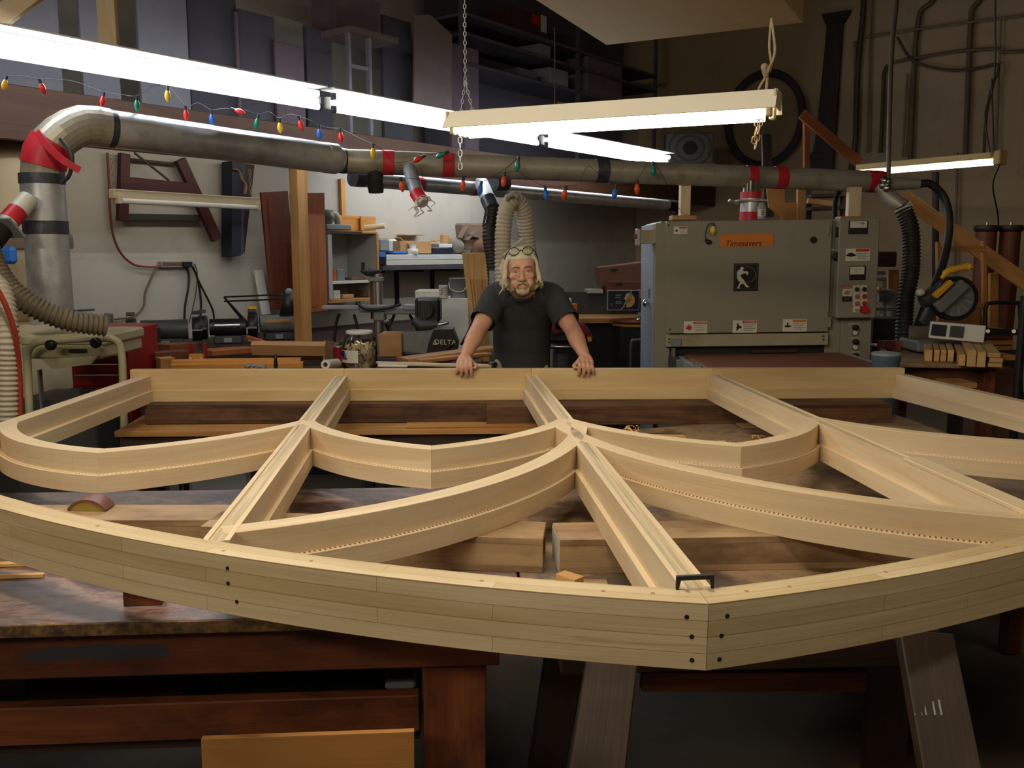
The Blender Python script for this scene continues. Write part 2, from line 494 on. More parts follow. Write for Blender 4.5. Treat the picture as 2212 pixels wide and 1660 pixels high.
ORANGE = paint('orange', rgb(206, 92, 34), 0.5)
BLUE = paint('blue', rgb(46, 110, 190), 0.5)
NAVY = paint('navy', rgb(24, 28, 46), 0.5)
OLIVE = paint('olive_foam', rgb(150, 126, 58), 0.8, var=0.1, scale=30)
LEATHER = paint('leather_brown', rgb(112, 70, 62), 0.4, var=0.08)
YELLOW = paint('yellow_plastic', rgb(226, 168, 44), 0.4, var=0.08)
HOSEGREY = paint('hose_grey', rgb(176, 166, 146), 0.55, var=0.1)
HOSEDARK = paint('hose_dark', rgb(104, 92, 72), 0.5, var=0.15)
HOSEBLACK = paint('hose_black', rgb(44, 40, 34), 0.5, var=0.2)
PVC = paint('pvc_white', rgb(208, 204, 192), 0.35, var=0.06)
PVCGREY = paint('pvc_grey', rgb(136, 140, 144), 0.4, var=0.08)
CARD = paint('cardboard', rgb(176, 134, 88), 0.8, var=0.08)
CARDDK = paint('cardboard_dark', rgb(112, 78, 58), 0.8, var=0.12)
PAPER = paint('kraft_paper', rgb(120, 100, 84), 0.85, var=0.15, bmp=0.3)
CLOTH = paint('grey_cloth', rgb(140, 132, 120), 0.9, var=0.15, bmp=0.3)
BAG = paint('beige_bag', rgb(190, 172, 138), 0.9, var=0.1, scale=3, bmp=0.3)
GREEN = paint('green_enamel', rgb(34, 48, 38), 0.45, var=0.15)
ROPE = paint('rope', rgb(150, 132, 104), 0.9, var=0.25, scale=80)
CREAMCEIL = paint('cream_board', rgb(196, 168, 112), 0.7, var=0.05)
SKIN = paint('skin', rgb(198, 148, 122), 0.5, var=0.08, scale=18)
HAIR = paint('grey_blond_hair', rgb(196, 186, 158), 0.55, var=0.2, scale=60)
SHIRT = paint('charcoal_cotton', rgb(52, 54, 54), 0.95, var=0.10, scale=30, bmp=0.12)
JEAN = paint('khaki_cotton', rgb(150, 138, 110), 0.9, var=0.12)
LABEL = paint('label_white', rgb(206, 202, 184), 0.5, var=0.04)
LABELRED = paint('label_red', rgb(178, 48, 36), 0.5)
LABELORANGE = paint('label_orange', rgb(206, 116, 40), 0.5, var=0.06)
INK = paint('ink_black', rgb(24, 22, 20), 0.6)
INKGREY = paint('ink_grey', rgb(120, 116, 104), 0.6)
CONCRETE = paint('concrete', rgb(96, 84, 68), 0.75, var=0.12, scale=2.5, dirt=rgb(56, 46, 36), dirt_at=0.55, bmp=0.1)
DARKROOM = paint('dark_lumber', rgb(72, 66, 72), 0.8, var=0.25)
LOFTDARK = paint('loft_dark', rgb(94, 90, 100), 0.8, var=0.1)  # tube glow and haze are mixed into this and the next three colours
LOFTGREY = paint('loft_grey', rgb(146, 144, 156), 0.8, var=0.08)
LOFTBROWN = paint('loft_brown', rgb(124, 108, 118), 0.8, var=0.12)
LOFTTAN = paint('loft_tan', rgb(146, 128, 128), 0.8, var=0.10)
def clear(name, tint, gloss=0.12):
    m, nt, b = base_mat(name, 0.05)
    t = N(nt, 'ShaderNodeBsdfTransparent'); t.inputs[0].default_value = tint
    g = N(nt, 'ShaderNodeBsdfGlossy'); g.inputs['Roughness'].default_value = 0.06
    fr = N(nt, 'ShaderNodeFresnel'); fr.inputs[0].default_value = 1.35
    ad = N(nt, 'ShaderNodeMath', operation='ADD'); ad.inputs[1].default_value = gloss * 0.4; nt.links.new(fr.outputs[0], ad.inputs[0])
    x = N(nt, 'ShaderNodeMixShader'); nt.links.new(ad.outputs[0], x.inputs[0]); nt.links.new(t.outputs[0], x.inputs[1]); nt.links.new(g.outputs[0], x.inputs[2])
    nt.links.new(x.outputs[0], nt.nodes['Material Output'].inputs[0])
    return m
GLASS = clear('clear_plastic', (0.93, 0.94, 0.92, 1))
HOODWHITE = paint('hood_white', rgb(214, 206, 188), 0.5, var=0.04)
TUBECOOL = emit('tube_cool', (0.86, 0.93, 1.0, 1), 26.0)
TUBESOFT = emit('tube_soft', (1.0, 0.93, 0.80, 1), 9.0)
TUBEWARM = emit('tube_warm', (1.0, 0.90, 0.70, 1), 17.0)

# ------------------------------------------------------------- the room
def wall_material(name, col, stain, seams=None):
    m, nt, b = base_mat(name, 0.7)
    v = objco(nt)
    c = ramp(nt, noise(nt, v, 1.3, 5.0, 0.6), [(0.3, tuple(x * 0.93 for x in col[:3]) + (1,)), (0.7, col)])
    c = mixc(nt, ramp(nt, noise(nt, v, 2.1, 7.0, 0.7), [(0.56, (0, 0, 0, 1)), (0.78, (0.6,) * 3 + (1,))]), c, stain)
    if seams:
        br = N(nt, 'ShaderNodeTexBrick'); br.offset = 0.5
        br.inputs['Brick Width'].default_value, br.inputs['Row Height'].default_value = seams
        br.inputs['Scale'].default_value = 1.0; br.inputs['Mortar Size'].default_value = 0.006
        br.inputs['Color1'].default_value = br.inputs['Color2'].default_value = (1, 1, 1, 1); br.inputs['Mortar'].default_value = (0.93, 0.92, 0.9, 1)
        uv = N(nt, 'ShaderNodeUVMap', uv_map='UVMap'); nt.links.new(uv.outputs[0], br.inputs['Vector'])
        c = mixc(nt, 1.0, c, br.outputs[0], 'MULTIPLY')
    nt.links.new(c, b.inputs['Base Color'])
    bump(nt, b, noise(nt, v, 40, 4.0), 0.12, 0.003)
    return m
WALLWHITE = wall_material('white_block_wall', rgb(190, 184, 170), rgb(160, 150, 126), (2.44, 1.55))
WALLTAN = wall_material('tan_panel_wall', rgb(186, 162, 128), rgb(150, 126, 94), (1.22, 2.44))
CEILMAT = paint('dark_ceiling', rgb(84, 74, 64), 0.9, var=0.2)

C1 = CORNER; C2 = CORNER - A_ * 16; B_ = V(0.8015, -0.598, 0)
C3 = C2 + B_ * 14; C4 = CORNER + B_ * 14
HC = 4.9
def slab(name, a, b, z0, z1, nrm, mat, th=0.15):   # wall between two plan points, nrm points away from the shop
    L = (b - a).length; x = (b - a).normalized()
    M = facing(a + V(0, 0, 0), x, nrm)
    M = Matrix((x, V(0, 0, 1), nrm)).transposed().to_4x4(); M.translation = a
    return structure(MB().prism([(0, z0), (L, z0), (L, z1), (0, z1)], M, th).build(name, mat))
slab('wall_back', C2, C1, 0, HC, -N_, WALLWHITE)
slab('wall_right', C1, C4, 0, HC, A_, WALLTAN)
slab('wall_left', C2, C3, 0, HC, -A_, WALLTAN)
slab('wall_front', C3, C4, 0, HC, N_, WALLTAN)
corners = [(c.x, c.y) for c in (C2, C3, C4, C1)]
structure(MB().prism(corners, Matrix.Translation((0, 0, -0.1)), 0.1).build('floor', CONCRETE))
structure(MB().prism(corners, Matrix.Translation((0, 0, HC)), 0.1).build('ceiling', CEILMAT))

# storage loft along the back wall: deck, front beam, the post under it
def along(s, off, z):                          # point s metres along the beam line, off metres in front of it
    q = BEAM0 + A_ * s + N_ * off
    return V(q.x, q.y, z)
structure(MB().bar(along(-6, 0.0, 2.37), along(8.4, 0.0, 2.37), 0.05, 0.30).build('loft_beam', BROWNBEAM, bev=0.004))
structure(MB().bar(along(-6, -0.62, 2.50), along(8.4, -0.62, 2.50), 1.14, 0.035).build('loft_deck', DARKWOOD))
pp = P(651, 600, 6.82)
structure(MB().bar(V(pp.x, pp.y, 0.0), V(pp.x + 0.0, pp.y, 2.22), 0.095, 0.095, up=N_).build('loft_post', PINE_DARK, bev=0.004))

# ------------------------------------------------------------- the big arched window frame
FO = V(0.0972, 4.4896, 0.865); FYAW = radians(4.866)
HB = 0.125
frame = thing('window_frame', FO, 'huge pale pine gothic arched window frame lying flat across the shop', 'window frame', rot=(0, 0, FYAW))
def circ3(p, q, sag, n=18):                    # arc from p to q bulging by sag times the chord, to the left of p->q
    p = Vector(p); q = Vector(q); ch = q - p; L = ch.length; s = sag * L
    r = (L * L / 4 + s * s) / (2 * s); ra = abs(r); nr = Vector((-ch.y, ch.x)).normalized()
    c = (p + q) / 2 + nr * (s - r)
    a0 = atan2(p.y - c.y, p.x - c.x); a1 = atan2(q.y - c.y, q.x - c.x)
    d = a1 - a0
    while d > pi: d -= 2 * pi
    while d < -pi: d += 2 * pi
    return [(c.x + ra * cos(a0 + d * i / n), c.y + ra * sin(a0 + d * i / n)) for i in range(n + 1)]
def tee(wt=0.028, wl=0.043, step=0.056, h=HB):
    return [(-wl, 0), (wl, 0), (wl, step), (wt, step), (wt, h), (-wt, h), (-wt, step), (-wl, step)]
def core_tee(h=HB):                            # the same with a rough lamination let in along the top
    return [(-0.043, 0), (0.043, 0), (0.043, 0.056), (0.029, 0.056), (0.029, h), (0.017, h), (0.0165, h - 0.0025), (-0.0165, h - 0.0025), (-0.017, h), (-0.029, h), (-0.029, 0.056), (-0.043, 0.056)]
CORE_MI = [0] * 5 + [0, 1, 0, 0, 0, 0, 0]
RAILM = wood('pine_rail', rgb(214, 190, 146), rgb(196, 164, 114), fine=0.07, sx=0.9, sy=11)
# sill rail, three boards scarfed end to end
for a, b in ((-1.952, -0.93), (-0.929, -0.001), (0.0, 0.93), (0.931, 1.952)):
    m = MB().sweep([(a, 0), (b, 0)], [(-0.014, 0), (0.05, 0), (0.05, 0.155), (0.0, 0.155), (0.0, 0.056), (-0.014, 0.056)])
    m.build('sill_rail', RAILM, frame, bev=0.0015, local=True)
# straight bars
for u, u1 in ((-1.885, -2.035), (1.930, 2.115)):
    MB().sweep([(u, 0.0), (u1, -1.85)], tee()).build('end_bar', PINE, frame, bev=0.0015, local=True)
for u, v1 in ((-0.944, -2.575), (0.0, -2.93), (0.944, -2.575)):
    o = MB().sweep([(u, 0.0), (u, v1)], core_tee(), mi=CORE_MI).build('mullion', [PINE, PINE_CORE], frame, local=True)
    if u > 0:                                  # a pale strip laid on this one towards its near end
        MB().sweep([(u, -1.93), (u, -2.5)], [(-0.030, HB), (0.030, HB), (0.030, HB + 0.012), (-0.030, HB + 0.012)]).build('cover_strip', PINE, o, bev=0.002, local=True)
# lancet heads
def tri(h=HB - 0.0004):
    return tee(0.027, 0.042, 0.056, h)
def arc(name, path, prof, mat=PINE_TOOTH, par=frame):
    return MB().sweep(path, prof).build(name, mat, par, bev=0.0012, local=True)
AV = -1.672
def mitre(o, co, no):
    bm = bmesh.new(); bm.from_mesh(o.data)
    bmesh.ops.bisect_plane(bm, geom=bm.verts[:] + bm.edges[:] + bm.faces[:], plane_co=co, plane_no=no, clear_outer=True)
    bmesh.ops.holes_fill(bm, edges=[e for e in bm.edges if e.is_boundary]); bm.to_mesh(o.data); bm.free()
for ub, l, r, sl, sr in ((-1.497, -1.975, -0.944, 0.125, 0.085), (-0.493, -0.944, 0.0, 0.105, 0.095), (0.498, 0.0, 0.944, 0.095, 0.105), (1.505, 0.944, 2.045, 0.085, 0.125)):
    for a, q, g, s in (((l, -1.20), (ub, AV), sl, 1), ((ub, AV), (r, -1.20), sr, -1)):
        pth = circ3(a, q, -g)
        e, f = (pth[-1], pth[-2]) if s > 0 else (pth[0], pth[1])
        t = (Vector(e) - Vector(f)).normalized() * 0.09; e2 = (e[0] + t.x, e[1] + t.y)
        pth = pth + [e2] if s > 0 else [e2] + pth
        o = arc('lancet_arc', pth, tri(HB - 0.0004 - 0.0002 * (s < 0)))
        mitre(o, (ub - 0.0003 * s, 0, 0), (s, 0, 0))
# crossing arcs springing from the middle bar out to the great arch
for s in (-1, 1):
    c = (s * 1.43, -1.10); r = 1.48
    ang = [radians(-7 - 64.0 * i / 30) for i in range(31)]
    path = [(c[0] - s * r * cos(a), c[1] + r * sin(a)) for a in ang]
    arc('crossing_arc', path, tee(0.029, 0.043, 0.056, HB - 0.0009),
        wood('pine_knotty', rgb(224, 204, 170), rgb(208, 180, 140), fine=0.12, tooth=True, knots=(((0.722, -2.336, 0.035), 0.026),)) if s > 0 else PINE_TOOTH)
# the two great outer arches, meeting at the near tip
def great(s):
    c = (0.80 * s, 0.80); r = 3.8665
    a0 = atan2(-2.9945 - 0.80, -0.80); a1 = atan2(-1.82 - 0.8, -sqrt(r * r - 2.62 ** 2))
    if a1 > 0: a1 -= 2 * pi
    return [(s * (0.80 + r * cos(a0 + (a1 - a0) * i / 40)), 0.80 + r * sin(a0 + (a1 - a0) * i / 40)) for i in range(41)]
for s in (1, -1):
    k = s
    prof = [(0, 0), (0, 0.0312), (-0.0006 * k, 0.0315), (0, 0.0318), (0, 0.0622), (-0.0006 * k, 0.0625), (0, 0.0628), (0, 0.0935), (-0.0006 * k, 0.0938), (0, 0.094), (0, HB),
            (-0.064 * k, HB), (-0.064 * k, 0.056), (-0.079 * k, 0.056), (-0.079 * k, 0)]
    path = great(s)
    # mitre the two arches on the centre line
    me = MB().sweep(path, prof)
    o = me.build('great_arch', PINE_ARCH, frame, local=True)
    mitre(o, (-0.0006 * s, 0, 0), (s, 0, 0))
    # screw holes on the outer face and plugs on the top
    def onarch(d, z, out=0.0005):              # d metres from the tip along the outer face
        acc = 0
        for a, b in zip(path, path[1:]):
            a, b = Vector(a), Vector(b); L = (b - a).length
            if acc + L >= d:
                t = (b - a).normalized(); nr = Vector((-t.y, t.x)) * s
                p = a + t * (d - acc) + nr * out
                return V(p.x, p.y, z), V(nr.x, nr.y, 0)
            acc += L
    hl = [(0.040, 0.098), (0.030, 0.062), (0.028, 0.018)]
    if s > 0:
        hl += [(0.955, 0.098), (0.955, 0.066), (0.935, 0.03)]
    for d, z in hl:
        q, nr = onarch(d, z)
        MB().cyl(q - nr * 0.006, q + nr * 0.0004, 0.0042, seg=12).build('screw_hole', INK, o, local=True)
    for d, w in ((0.10, 0.035), (0.19, 0.03), (0.42, 0.03), (0.78, 0.035), (0.98, 0.02), (1.35, 0.03)):
        q, nr = onarch(d, HB)
        q = q - nr * w
        MB().cyl(q - V(0, 0, 0.004), q + V(0, 0, 0.0004), 0.0045, seg=12).build('screw_plug', PINE_DARK, o, local=True)
roll(frame)
def FL(u, v, z):                               # frame plan coordinates to the world (before ROLL)
    return V(FO.x + u * cos(FYAW) - v * sin(FYAW), FO.y + u * sin(FYAW) + v * cos(FYAW), z)

# pinch dog holding the mitre at the tip
M = facing(FL(-0.004, -2.905, 0.99), V(cos(FYAW), sin(FYAW), 0).lerp(V(1, 0.18, 0), 0.5), V(0, -1, 0))
dog = MB().prism([(-0.036, 0.026), (-0.036, 0.0), (-0.0335, -0.006), (-0.031, 0.0), (-0.027, 0.0175), (0.027, 0.0175), (0.031, 0.0), (0.0335, -0.006), (0.036, 0.0), (0.036, 0.026)], M, 0.009)
tag(roll(dog.build('pinch_dog', BLACK, bev=0.001)), 'black steel staple shaped joint clamp across the tip of the frame', 'clamp')

# ------------------------------------------------------------- benches and beams under the frame
TZ = 0.772                                     # bench tops
YR = (0, 0, FYAW)
BENCHTOP = None
def benchtop_material():
    m, nt, b = base_mat('worn_bench_top', 0.42)
    v = objco(nt, (1, 2.4, 1))
    c = ramp(nt, noise(nt, v, 2.2, 8.0, 0.7, 0.4), [(0.40, rgb(62, 44, 44)), (0.47, rgb(112, 70, 52)), (0.53, rgb(150, 126, 108)), (0.60, rgb(92, 74, 76))])
    c = mixc(nt, ramp(nt, noise(nt, v, 6.0, 8.0, 0.75), [(0.52, (0, 0, 0, 1)), (0.68, (0.8,) * 3 + (1,))]), c, rgb(172, 142, 112))
    c = mixc(nt, ramp(nt, noise(nt, objco(nt, (1, 5, 1)), 9.0, 6.0, 0.7), [(0.58, (0, 0, 0, 1)), (0.7, (0.8,) * 3 + (1,))]), c, rgb(112, 58, 38))
    c = mixc(nt, ramp(nt, noise(nt, v, 0.9, 3.0), [(0.48, (0, 0, 0, 1)), (0.7, (0.75,) * 3 + (1,))]), c, rgb(94, 96, 108))
    c = mixc(nt, ramp(nt, noise(nt, v, 45.0, 3.0), [(0.7, (0, 0, 0, 1)), (0.76, (1,) * 3 + (1,))]), c, rgb(200, 180, 140))
    nt.links.new(c, b.inputs['Base Color'])
    bump(nt, b, noise(nt, v, 18, 6.0, 0.7), 0.25, 0.004)
    return m
BENCHMAT = benchtop_material()
def tabletop_material():
    m, nt, b = base_mat('stained_table_top', 0.5)
    v = objco(nt)
    c = ramp(nt, noise(nt, v, 2.4, 8.0, 0.68), [(0.40, rgb(84, 66, 52)), (0.5, rgb(158, 130, 98)), (0.6, rgb(126, 100, 76))])
    c = mixc(nt, ramp(nt, noise(nt, v, 7.0, 6.0, 0.7), [(0.6, (0, 0, 0, 1)), (0.72, (0.8,) * 3 + (1,))]), c, rgb(74, 54, 44))
    c = mixc(nt, ramp(nt, noise(nt, v, 1.1, 3.0), [(0.5, (0, 0, 0, 1)), (0.72, (0.6,) * 3 + (1,))]), c, rgb(128, 124, 122))
    nt.links.new(c, b.inputs['Base Color'])
    return m
TABLEMAT = tabletop_material()

# left workbench
wb = thing('workbench', FL(-1.7, -1.9, 0), 'heavy worn workbench with stained top and brown timber apron at left', 'workbench', rot=YR)
def FB(m, u0, u1, v0, v1, z0, z1, mi=0):       # box in frame plan coordinates
    return m.box(FL((u0 + u1) / 2, (v0 + v1) / 2, (z0 + z1) / 2), (u1 - u0, v1 - v0, z1 - z0), YR, mi)
FB(MB(), -3.3, -0.27, -2.475, -1.335, TZ - 0.028, TZ).build('top', [BENCHMAT], wb, bev=0.003)
FB(MB(), -3.3, -0.30, -2.482, -2.474, TZ - 0.028, TZ - 0.001).build('chipboard_edge', CHIP, wb)
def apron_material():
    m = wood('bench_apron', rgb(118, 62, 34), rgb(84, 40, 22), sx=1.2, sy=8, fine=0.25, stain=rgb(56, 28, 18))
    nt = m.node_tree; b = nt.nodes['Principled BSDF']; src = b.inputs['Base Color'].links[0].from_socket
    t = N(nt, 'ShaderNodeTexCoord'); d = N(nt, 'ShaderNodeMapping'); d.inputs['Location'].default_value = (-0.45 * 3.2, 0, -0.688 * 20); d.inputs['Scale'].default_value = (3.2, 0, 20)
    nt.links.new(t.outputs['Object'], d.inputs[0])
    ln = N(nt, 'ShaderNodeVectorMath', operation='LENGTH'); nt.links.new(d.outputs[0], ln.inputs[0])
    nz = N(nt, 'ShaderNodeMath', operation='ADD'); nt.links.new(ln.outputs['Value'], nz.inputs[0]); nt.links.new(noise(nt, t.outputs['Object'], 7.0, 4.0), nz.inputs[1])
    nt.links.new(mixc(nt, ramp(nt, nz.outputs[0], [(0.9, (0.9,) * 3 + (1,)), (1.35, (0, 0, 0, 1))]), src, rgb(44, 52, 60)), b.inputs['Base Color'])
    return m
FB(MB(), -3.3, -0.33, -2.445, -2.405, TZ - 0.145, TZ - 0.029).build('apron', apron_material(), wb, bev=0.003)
FB(MB(), -3.3, -0.33, -1.42, -1.38, TZ - 0.145, TZ - 0.029).build('apron', BENCHLEG, wb, bev=0.003)
for u in (-0.435, -3.2):
    for v in (-2.40, -1.465):
        FB(MB(), u - 0.075, u + 0.075, v - 0.06 + 0.03, v + 0.06 + 0.03, 0.02, TZ - 0.03 if v > -2 else TZ - 0.15).build('leg', BENCHLEG, wb, bev=0.003)
FB(MB(), -3.2, -0.52, -2.40, -2.36, 0.44, 0.535).build('stretcher', BENCHLEG, wb, bev=0.003)
FB(MB(), -3.2, -0.52, -2.36, -1.44, 0.40, 0.418).build('shelf', DARKWOOD, wb)
roll(wb)
pl = FB(MB(), -1.005, -0.53, -2.53, -2.515, 0.05, 0.515).build('plywood_sheet', PLY, bev=0.001)
tag(roll(pl), 'square tan plywood sheet leaning on the front of the left workbench', 'plywood')
# dim stored boxes on the shelf under the bench
for i, (u, v, w, d, h, mt, nm, lb, ct) in enumerate(((-0.85, -2.0, 0.42, 0.3, 0.17, DGREY, 'tool_case', 'dark tool case on the shelf under the workbench, nearest the leg', 'tool case'),
        (-1.32, -2.05, 0.40, 0.34, 0.13, DARKWOOD, 'wooden_crate', 'dark wooden crate in the middle of the shelf under the workbench', 'crate'),
        (-0.57, -2.26, 0.07, 0.07, 0.10, PVCGREY, 'glass_jar', 'small grey jar just behind the workbench leg under the bench', 'jar'))):
    o = thing(nm, FL(u, v, 0.419), lb, ct, rot=YR)
    FB(MB(), u - w / 2, u + w / 2, v - d / 2, v + d / 2, 0.419, 0.419 + h * 0.8).build('body', mt, o, bev=0.008)
    FB(MB(), u - w / 2 - 0.004, u + w / 2 + 0.004, v - d / 2 - 0.004, v + d / 2 + 0.004, 0.419 + h * 0.8, 0.419 + h).build('lid', mt, o, bev=0.006)
    roll(o)

# right-hand assembly table
at = thing('assembly_table', FL(0.9, -1.2, 0), 'wide stained plywood table on trestles under the right half of the frame', 'table', rot=YR)
poly = [(-0.262, -2.46), (1.93, -2.46), (1.93, 0.02), (1.15, -0.10), (0.30, -0.37), (-0.262, -1.55)]
MB().prism([(FL(u, v, 0).x, FL(u, v, 0).y) for u, v in poly], Matrix.Translation((0, 0, TZ - 0.03)), 0.03).build('top', TABLEMAT, at, bev=0.002)
for v in (-1.2, -0.55):
    FB(MB(), 0.05 if v < -1 else 0.55, 1.9, v - 0.02, v + 0.02, TZ - 0.12, TZ - 0.03).build('rail', BENCHLEG, at)
for u, v in ((0.7, -0.55), (1.8, -0.55), (0.6, -0.45 + 0.14), (1.82, -1.2)):
    FB(MB(), u - 0.03, u + 0.03, v - 0.03, v + 0.03, 0.025, TZ - 0.031).build('leg', BENCHLEG, at, bev=0.002)
roll(at)
# the trestle carrying its front edge
tr = thing('trestle', P(1660, 1500, 1.86) * 1.0 - V(0, 0, P(1660, 1500, 1.86).z), 'dark paint dripped wooden trestle under the near point of the frame', 'trestle')
def splay(top, bot, w, t, up):
    d = (Vector(bot) - Vector(top)); k = (0.005 - top.z) / d.z
    return MB().bar(Vector(top), Vector(top) + d * k, w, t, up)
zt = TZ - 0.045
def at_z(x, y, Y, z): q = P(x, y, Y); return V(q.x, q.y, z)
t0, t1 = P(1325, 1430, 1.93), P(1290, 1660, 1.72)
splay(V(t0.x, t0.y, zt), t1, 0.112, 0.035, V(0, -1, 0.3)).build('leg', TRESTLE, tr, bev=0.003)
t0b, t1b = P(1232, 1440, 2.06), P(1180, 1660, 2.3)
splay(V(t0b.x, t0b.y, zt), t1b, 0.10, 0.035, V(0, 1, 0.3)).build('leg', TRESTLE, tr, bev=0.003)
t2, t3 = P(1995, 1380, 1.98), P(2050, 1660, 1.78)
splay(V(t2.x, t2.y, zt), t3, 0.125, 0.035, V(0, -1, 0.3)).build('leg', TRESTLE, tr, bev=0.003)
t2b, t3b = P(1925, 1400, 2.1), P(1905, 1660, 2.4)
splay(V(t2b.x, t2b.y, zt), t3b, 0.115, 0.035, V(0, 1, 0.3)).build('leg', TRESTLE, tr, bev=0.003)
MB().bar(V(0.11, 2.0, zt - 0.045), V(1.0, 2.05, zt - 0.045), 0.09, 0.088).build('top_beam', TRESTLE, tr, bev=0.003)
ra, rb = P(1385, 1468, 2.02), P(1865, 1468, 2.06)
MB().bar(ra, rb, 0.03, 0.05).build('stretcher', BENCHLEG, tr, bev=0.002)
MB().tube([t1.lerp(t0, f) + V(0.012 + 0.004 * sin(f * 9), -0.030, 0) for f in (0.25, 0.4, 0.55, 0.68)], 0.004, 6, flat=0.4).build('paint_drip', WHITEPAINT, tr)
for dx in (-0.03, -0.018, -0.008, 0.012, 0.026):
    MB().tube([t3.lerp(t2, f) + V(dx - 0.03, -0.030, 0) for f in (0.44, 0.5, 0.53 + dx)], 0.0028, 6, flat=0.4).build('paint_drip', PVCGREY, tr)

# box beams that carry the frame
def beam(name, u0, u1, v0, v1, mat, label, z0=TZ, z1=0.865, end=None):
    b = thing(name, FL((u0 + u1) / 2, (v0 + v1) / 2, z0), label, 'box beam', 'hollow box beams under the frame', rot=YR)
    t = 0.018
    FB(MB(), u0, u1, v0, v1, z1 - t, z1).build('top_board', mat, b, bev=0.001)
    FB(MB(), u0, u1, v0, v1, z0, z0 + t).build('bottom_board', mat, b, bev=0.001)
    FB(MB(), u0, u1, v0, v0 + t, z0 + t, z1 - t).build('side_board', mat, b)
    FB(MB(), u0, u1, v1 - t, v1, z0 + t, z1 - t).build('side_board', mat, b)
    if end:
        FB(MB(), u0 - 0.001, u0 + 0.012, v0 + 0.004, v1 - 0.004, z0 + 0.004, z1 - 0.004).build('end_cap', end, b)
    return roll(b)
beam('box_beam', -0.160, 1.72, -2.235, -2.085, BOXBEAM, 'tan box beam on the right table with a white painted end', end=PVC)
beam('box_beam', -1.75, -0.195, -2.10, -1.95, PINE_DARK, 'pale box beam on the left workbench behind the great arch') if False else None
lb = beam('box_beam', -0.92, 0.0, -0.075, 0.075, BOXBEAM, 'tan box beam lying on the left workbench, its end facing the gap between the tables')
bpy.context.view_layer.update()
lb.matrix_world = ROLL @ Matrix.Translation(FL(-0.19, -2.15, TZ)) @ Matrix.Rotation(FYAW - radians(10.0), 4, 'Z') @ Matrix.Translation((-0.46, 0, 0))
l2 = beam('box_beam', -0.95, 0.0, -0.075, 0.075, BOXBEAM, 'pale topped box beam on the left workbench under the sanding block')
l2.matrix_world = ROLL @ Matrix.Translation(FL(-0.55, -2.00, TZ)) @ Matrix.Rotation(FYAW - radians(3.0), 4, 'Z') @ Matrix.Translation((-0.95 + 0.475 - 0.36, 0.04, 0))
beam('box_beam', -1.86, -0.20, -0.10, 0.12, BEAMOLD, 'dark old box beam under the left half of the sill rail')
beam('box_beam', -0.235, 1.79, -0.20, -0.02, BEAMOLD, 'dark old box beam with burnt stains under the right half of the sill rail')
# far table that carries the back of the frame
ft = thing('trestle_table', FL(-1.1, 0.1, 0), 'light plywood edged table behind the workbench carrying the sill rail', 'table', rot=YR)
FB(MB(), -1.95, 0.28, -0.26, 0.55, TZ - 0.03, TZ - 0.003).build('top', PINE_DARK, ft, bev=0.002)
FB(MB(), -1.93, 0.26, -0.24, -0.22, TZ - 0.09, TZ - 0.031).build('apron', DARKWOOD, ft)
for u in (-1.90, 0.2):
    for v in (-0.2, 0.48):
        FB(MB(), u - 0.025, u + 0.025, v - 0.025, v + 0.025, 0.02, TZ - 0.031).build('leg', PVCGREY if u < 0 else DARKWOOD, ft, bev=0.002)
roll(ft)
st = FB(MB(), -0.62, 0.05, -0.235, -0.14, TZ - 0.002, TZ + 0.008).build('lath', PINE_DARK, bev=0.001)
tag(roll(st), 'thin pale lath lying along the front edge of the far table', 'lath')
rod = MB().cyl(FL(-0.15, 0.10, 0.858), FL(1.85, 0.16, 0.858), 0.007, seg=10).build('steel_rod', STEEL)
tag(roll(rod), 'long thin steel rod lying behind the dark right hand beam', 'rod')

# sanding block and small offcuts on the benches
sb = thing('sanding_block', FL(-1.50, -1.86, TZ + 0.095), 'curved sanding block with a brown leather-like back and yellow foam core', 'sanding block', rot=YR)
c0 = FL(-1.462, -1.90, 0.867)
Ms = facing(c0, V(cos(FYAW - 0.12), sin(FYAW - 0.12), 0), V(0.05, -1, 0))
arcp = [(0.062 * sin(a), 0.062 * cos(a) - 0.036) for a in [radians(-56 + 112 * i / 14) for i in range(15)]]
MB().prism(arcp, Ms @ Matrix.Translation((0, 0, -0.06)), 0.062).build('foam_core', OLIVE, sb)
outer = [(x * 1.10, (z + 0.036) * 1.10 - 0.036) for x, z in arcp]
MB().prism(arcp + outer[::-1], Ms @ Matrix.Translation((0, 0, -0.061)), 0.066).build('leather_back', LEATHER, sb)
roll(sb)
dw = MB().cyl(FL(-1.66, -1.70, TZ + 0.011), FL(-1.03, -1.82, TZ + 0.011), 0.008, seg=12).build('dowel', OAK)
tag(roll(dw), 'brown dowel rod lying on the workbench behind the sanding block', 'dowel')
def scrap(name, u, v, l, w, h, ang, mat, label, cat='offcut', z=TZ):
    o = MB().box(FL(u, v, z + h / 2 + 0.001), (l, w, h), (0, 0, FYAW + radians(ang)), 0).build(name, mat, bev=0.001)
    return tag(roll(o), label, cat)
scrap('offcut', -0.145, -2.315, 0.062, 0.036, 0.02, -48, PINE_RAW, 'small pale wood block beside the near box beam end', z=TZ + 0.007)
scrap('thin_board', -0.15, -2.33, 0.20, 0.085, 0.006, -4, BOXBEAM, 'thin brown board scrap lying under the small pale block', 'board')
scrap('wood_strip', -1.66, -2.09, 0.22, 0.018, 0.010, 2, PINE_RAW, 'upper pale wood strip at the far left of the workbench top', 'strip')
scrap('wood_strip', -1.62, -2.18, 0.30, 0.012, 0.010, 1, PINE_RAW, 'lower pale wood strip at the far left of the workbench top', 'strip')
scrap('timber_block', -1.165, -2.36, 0.085, 0.05, 0.088, 2, BENCHLEG, 'short brown timber block standing under the great arch on the workbench', 'block')
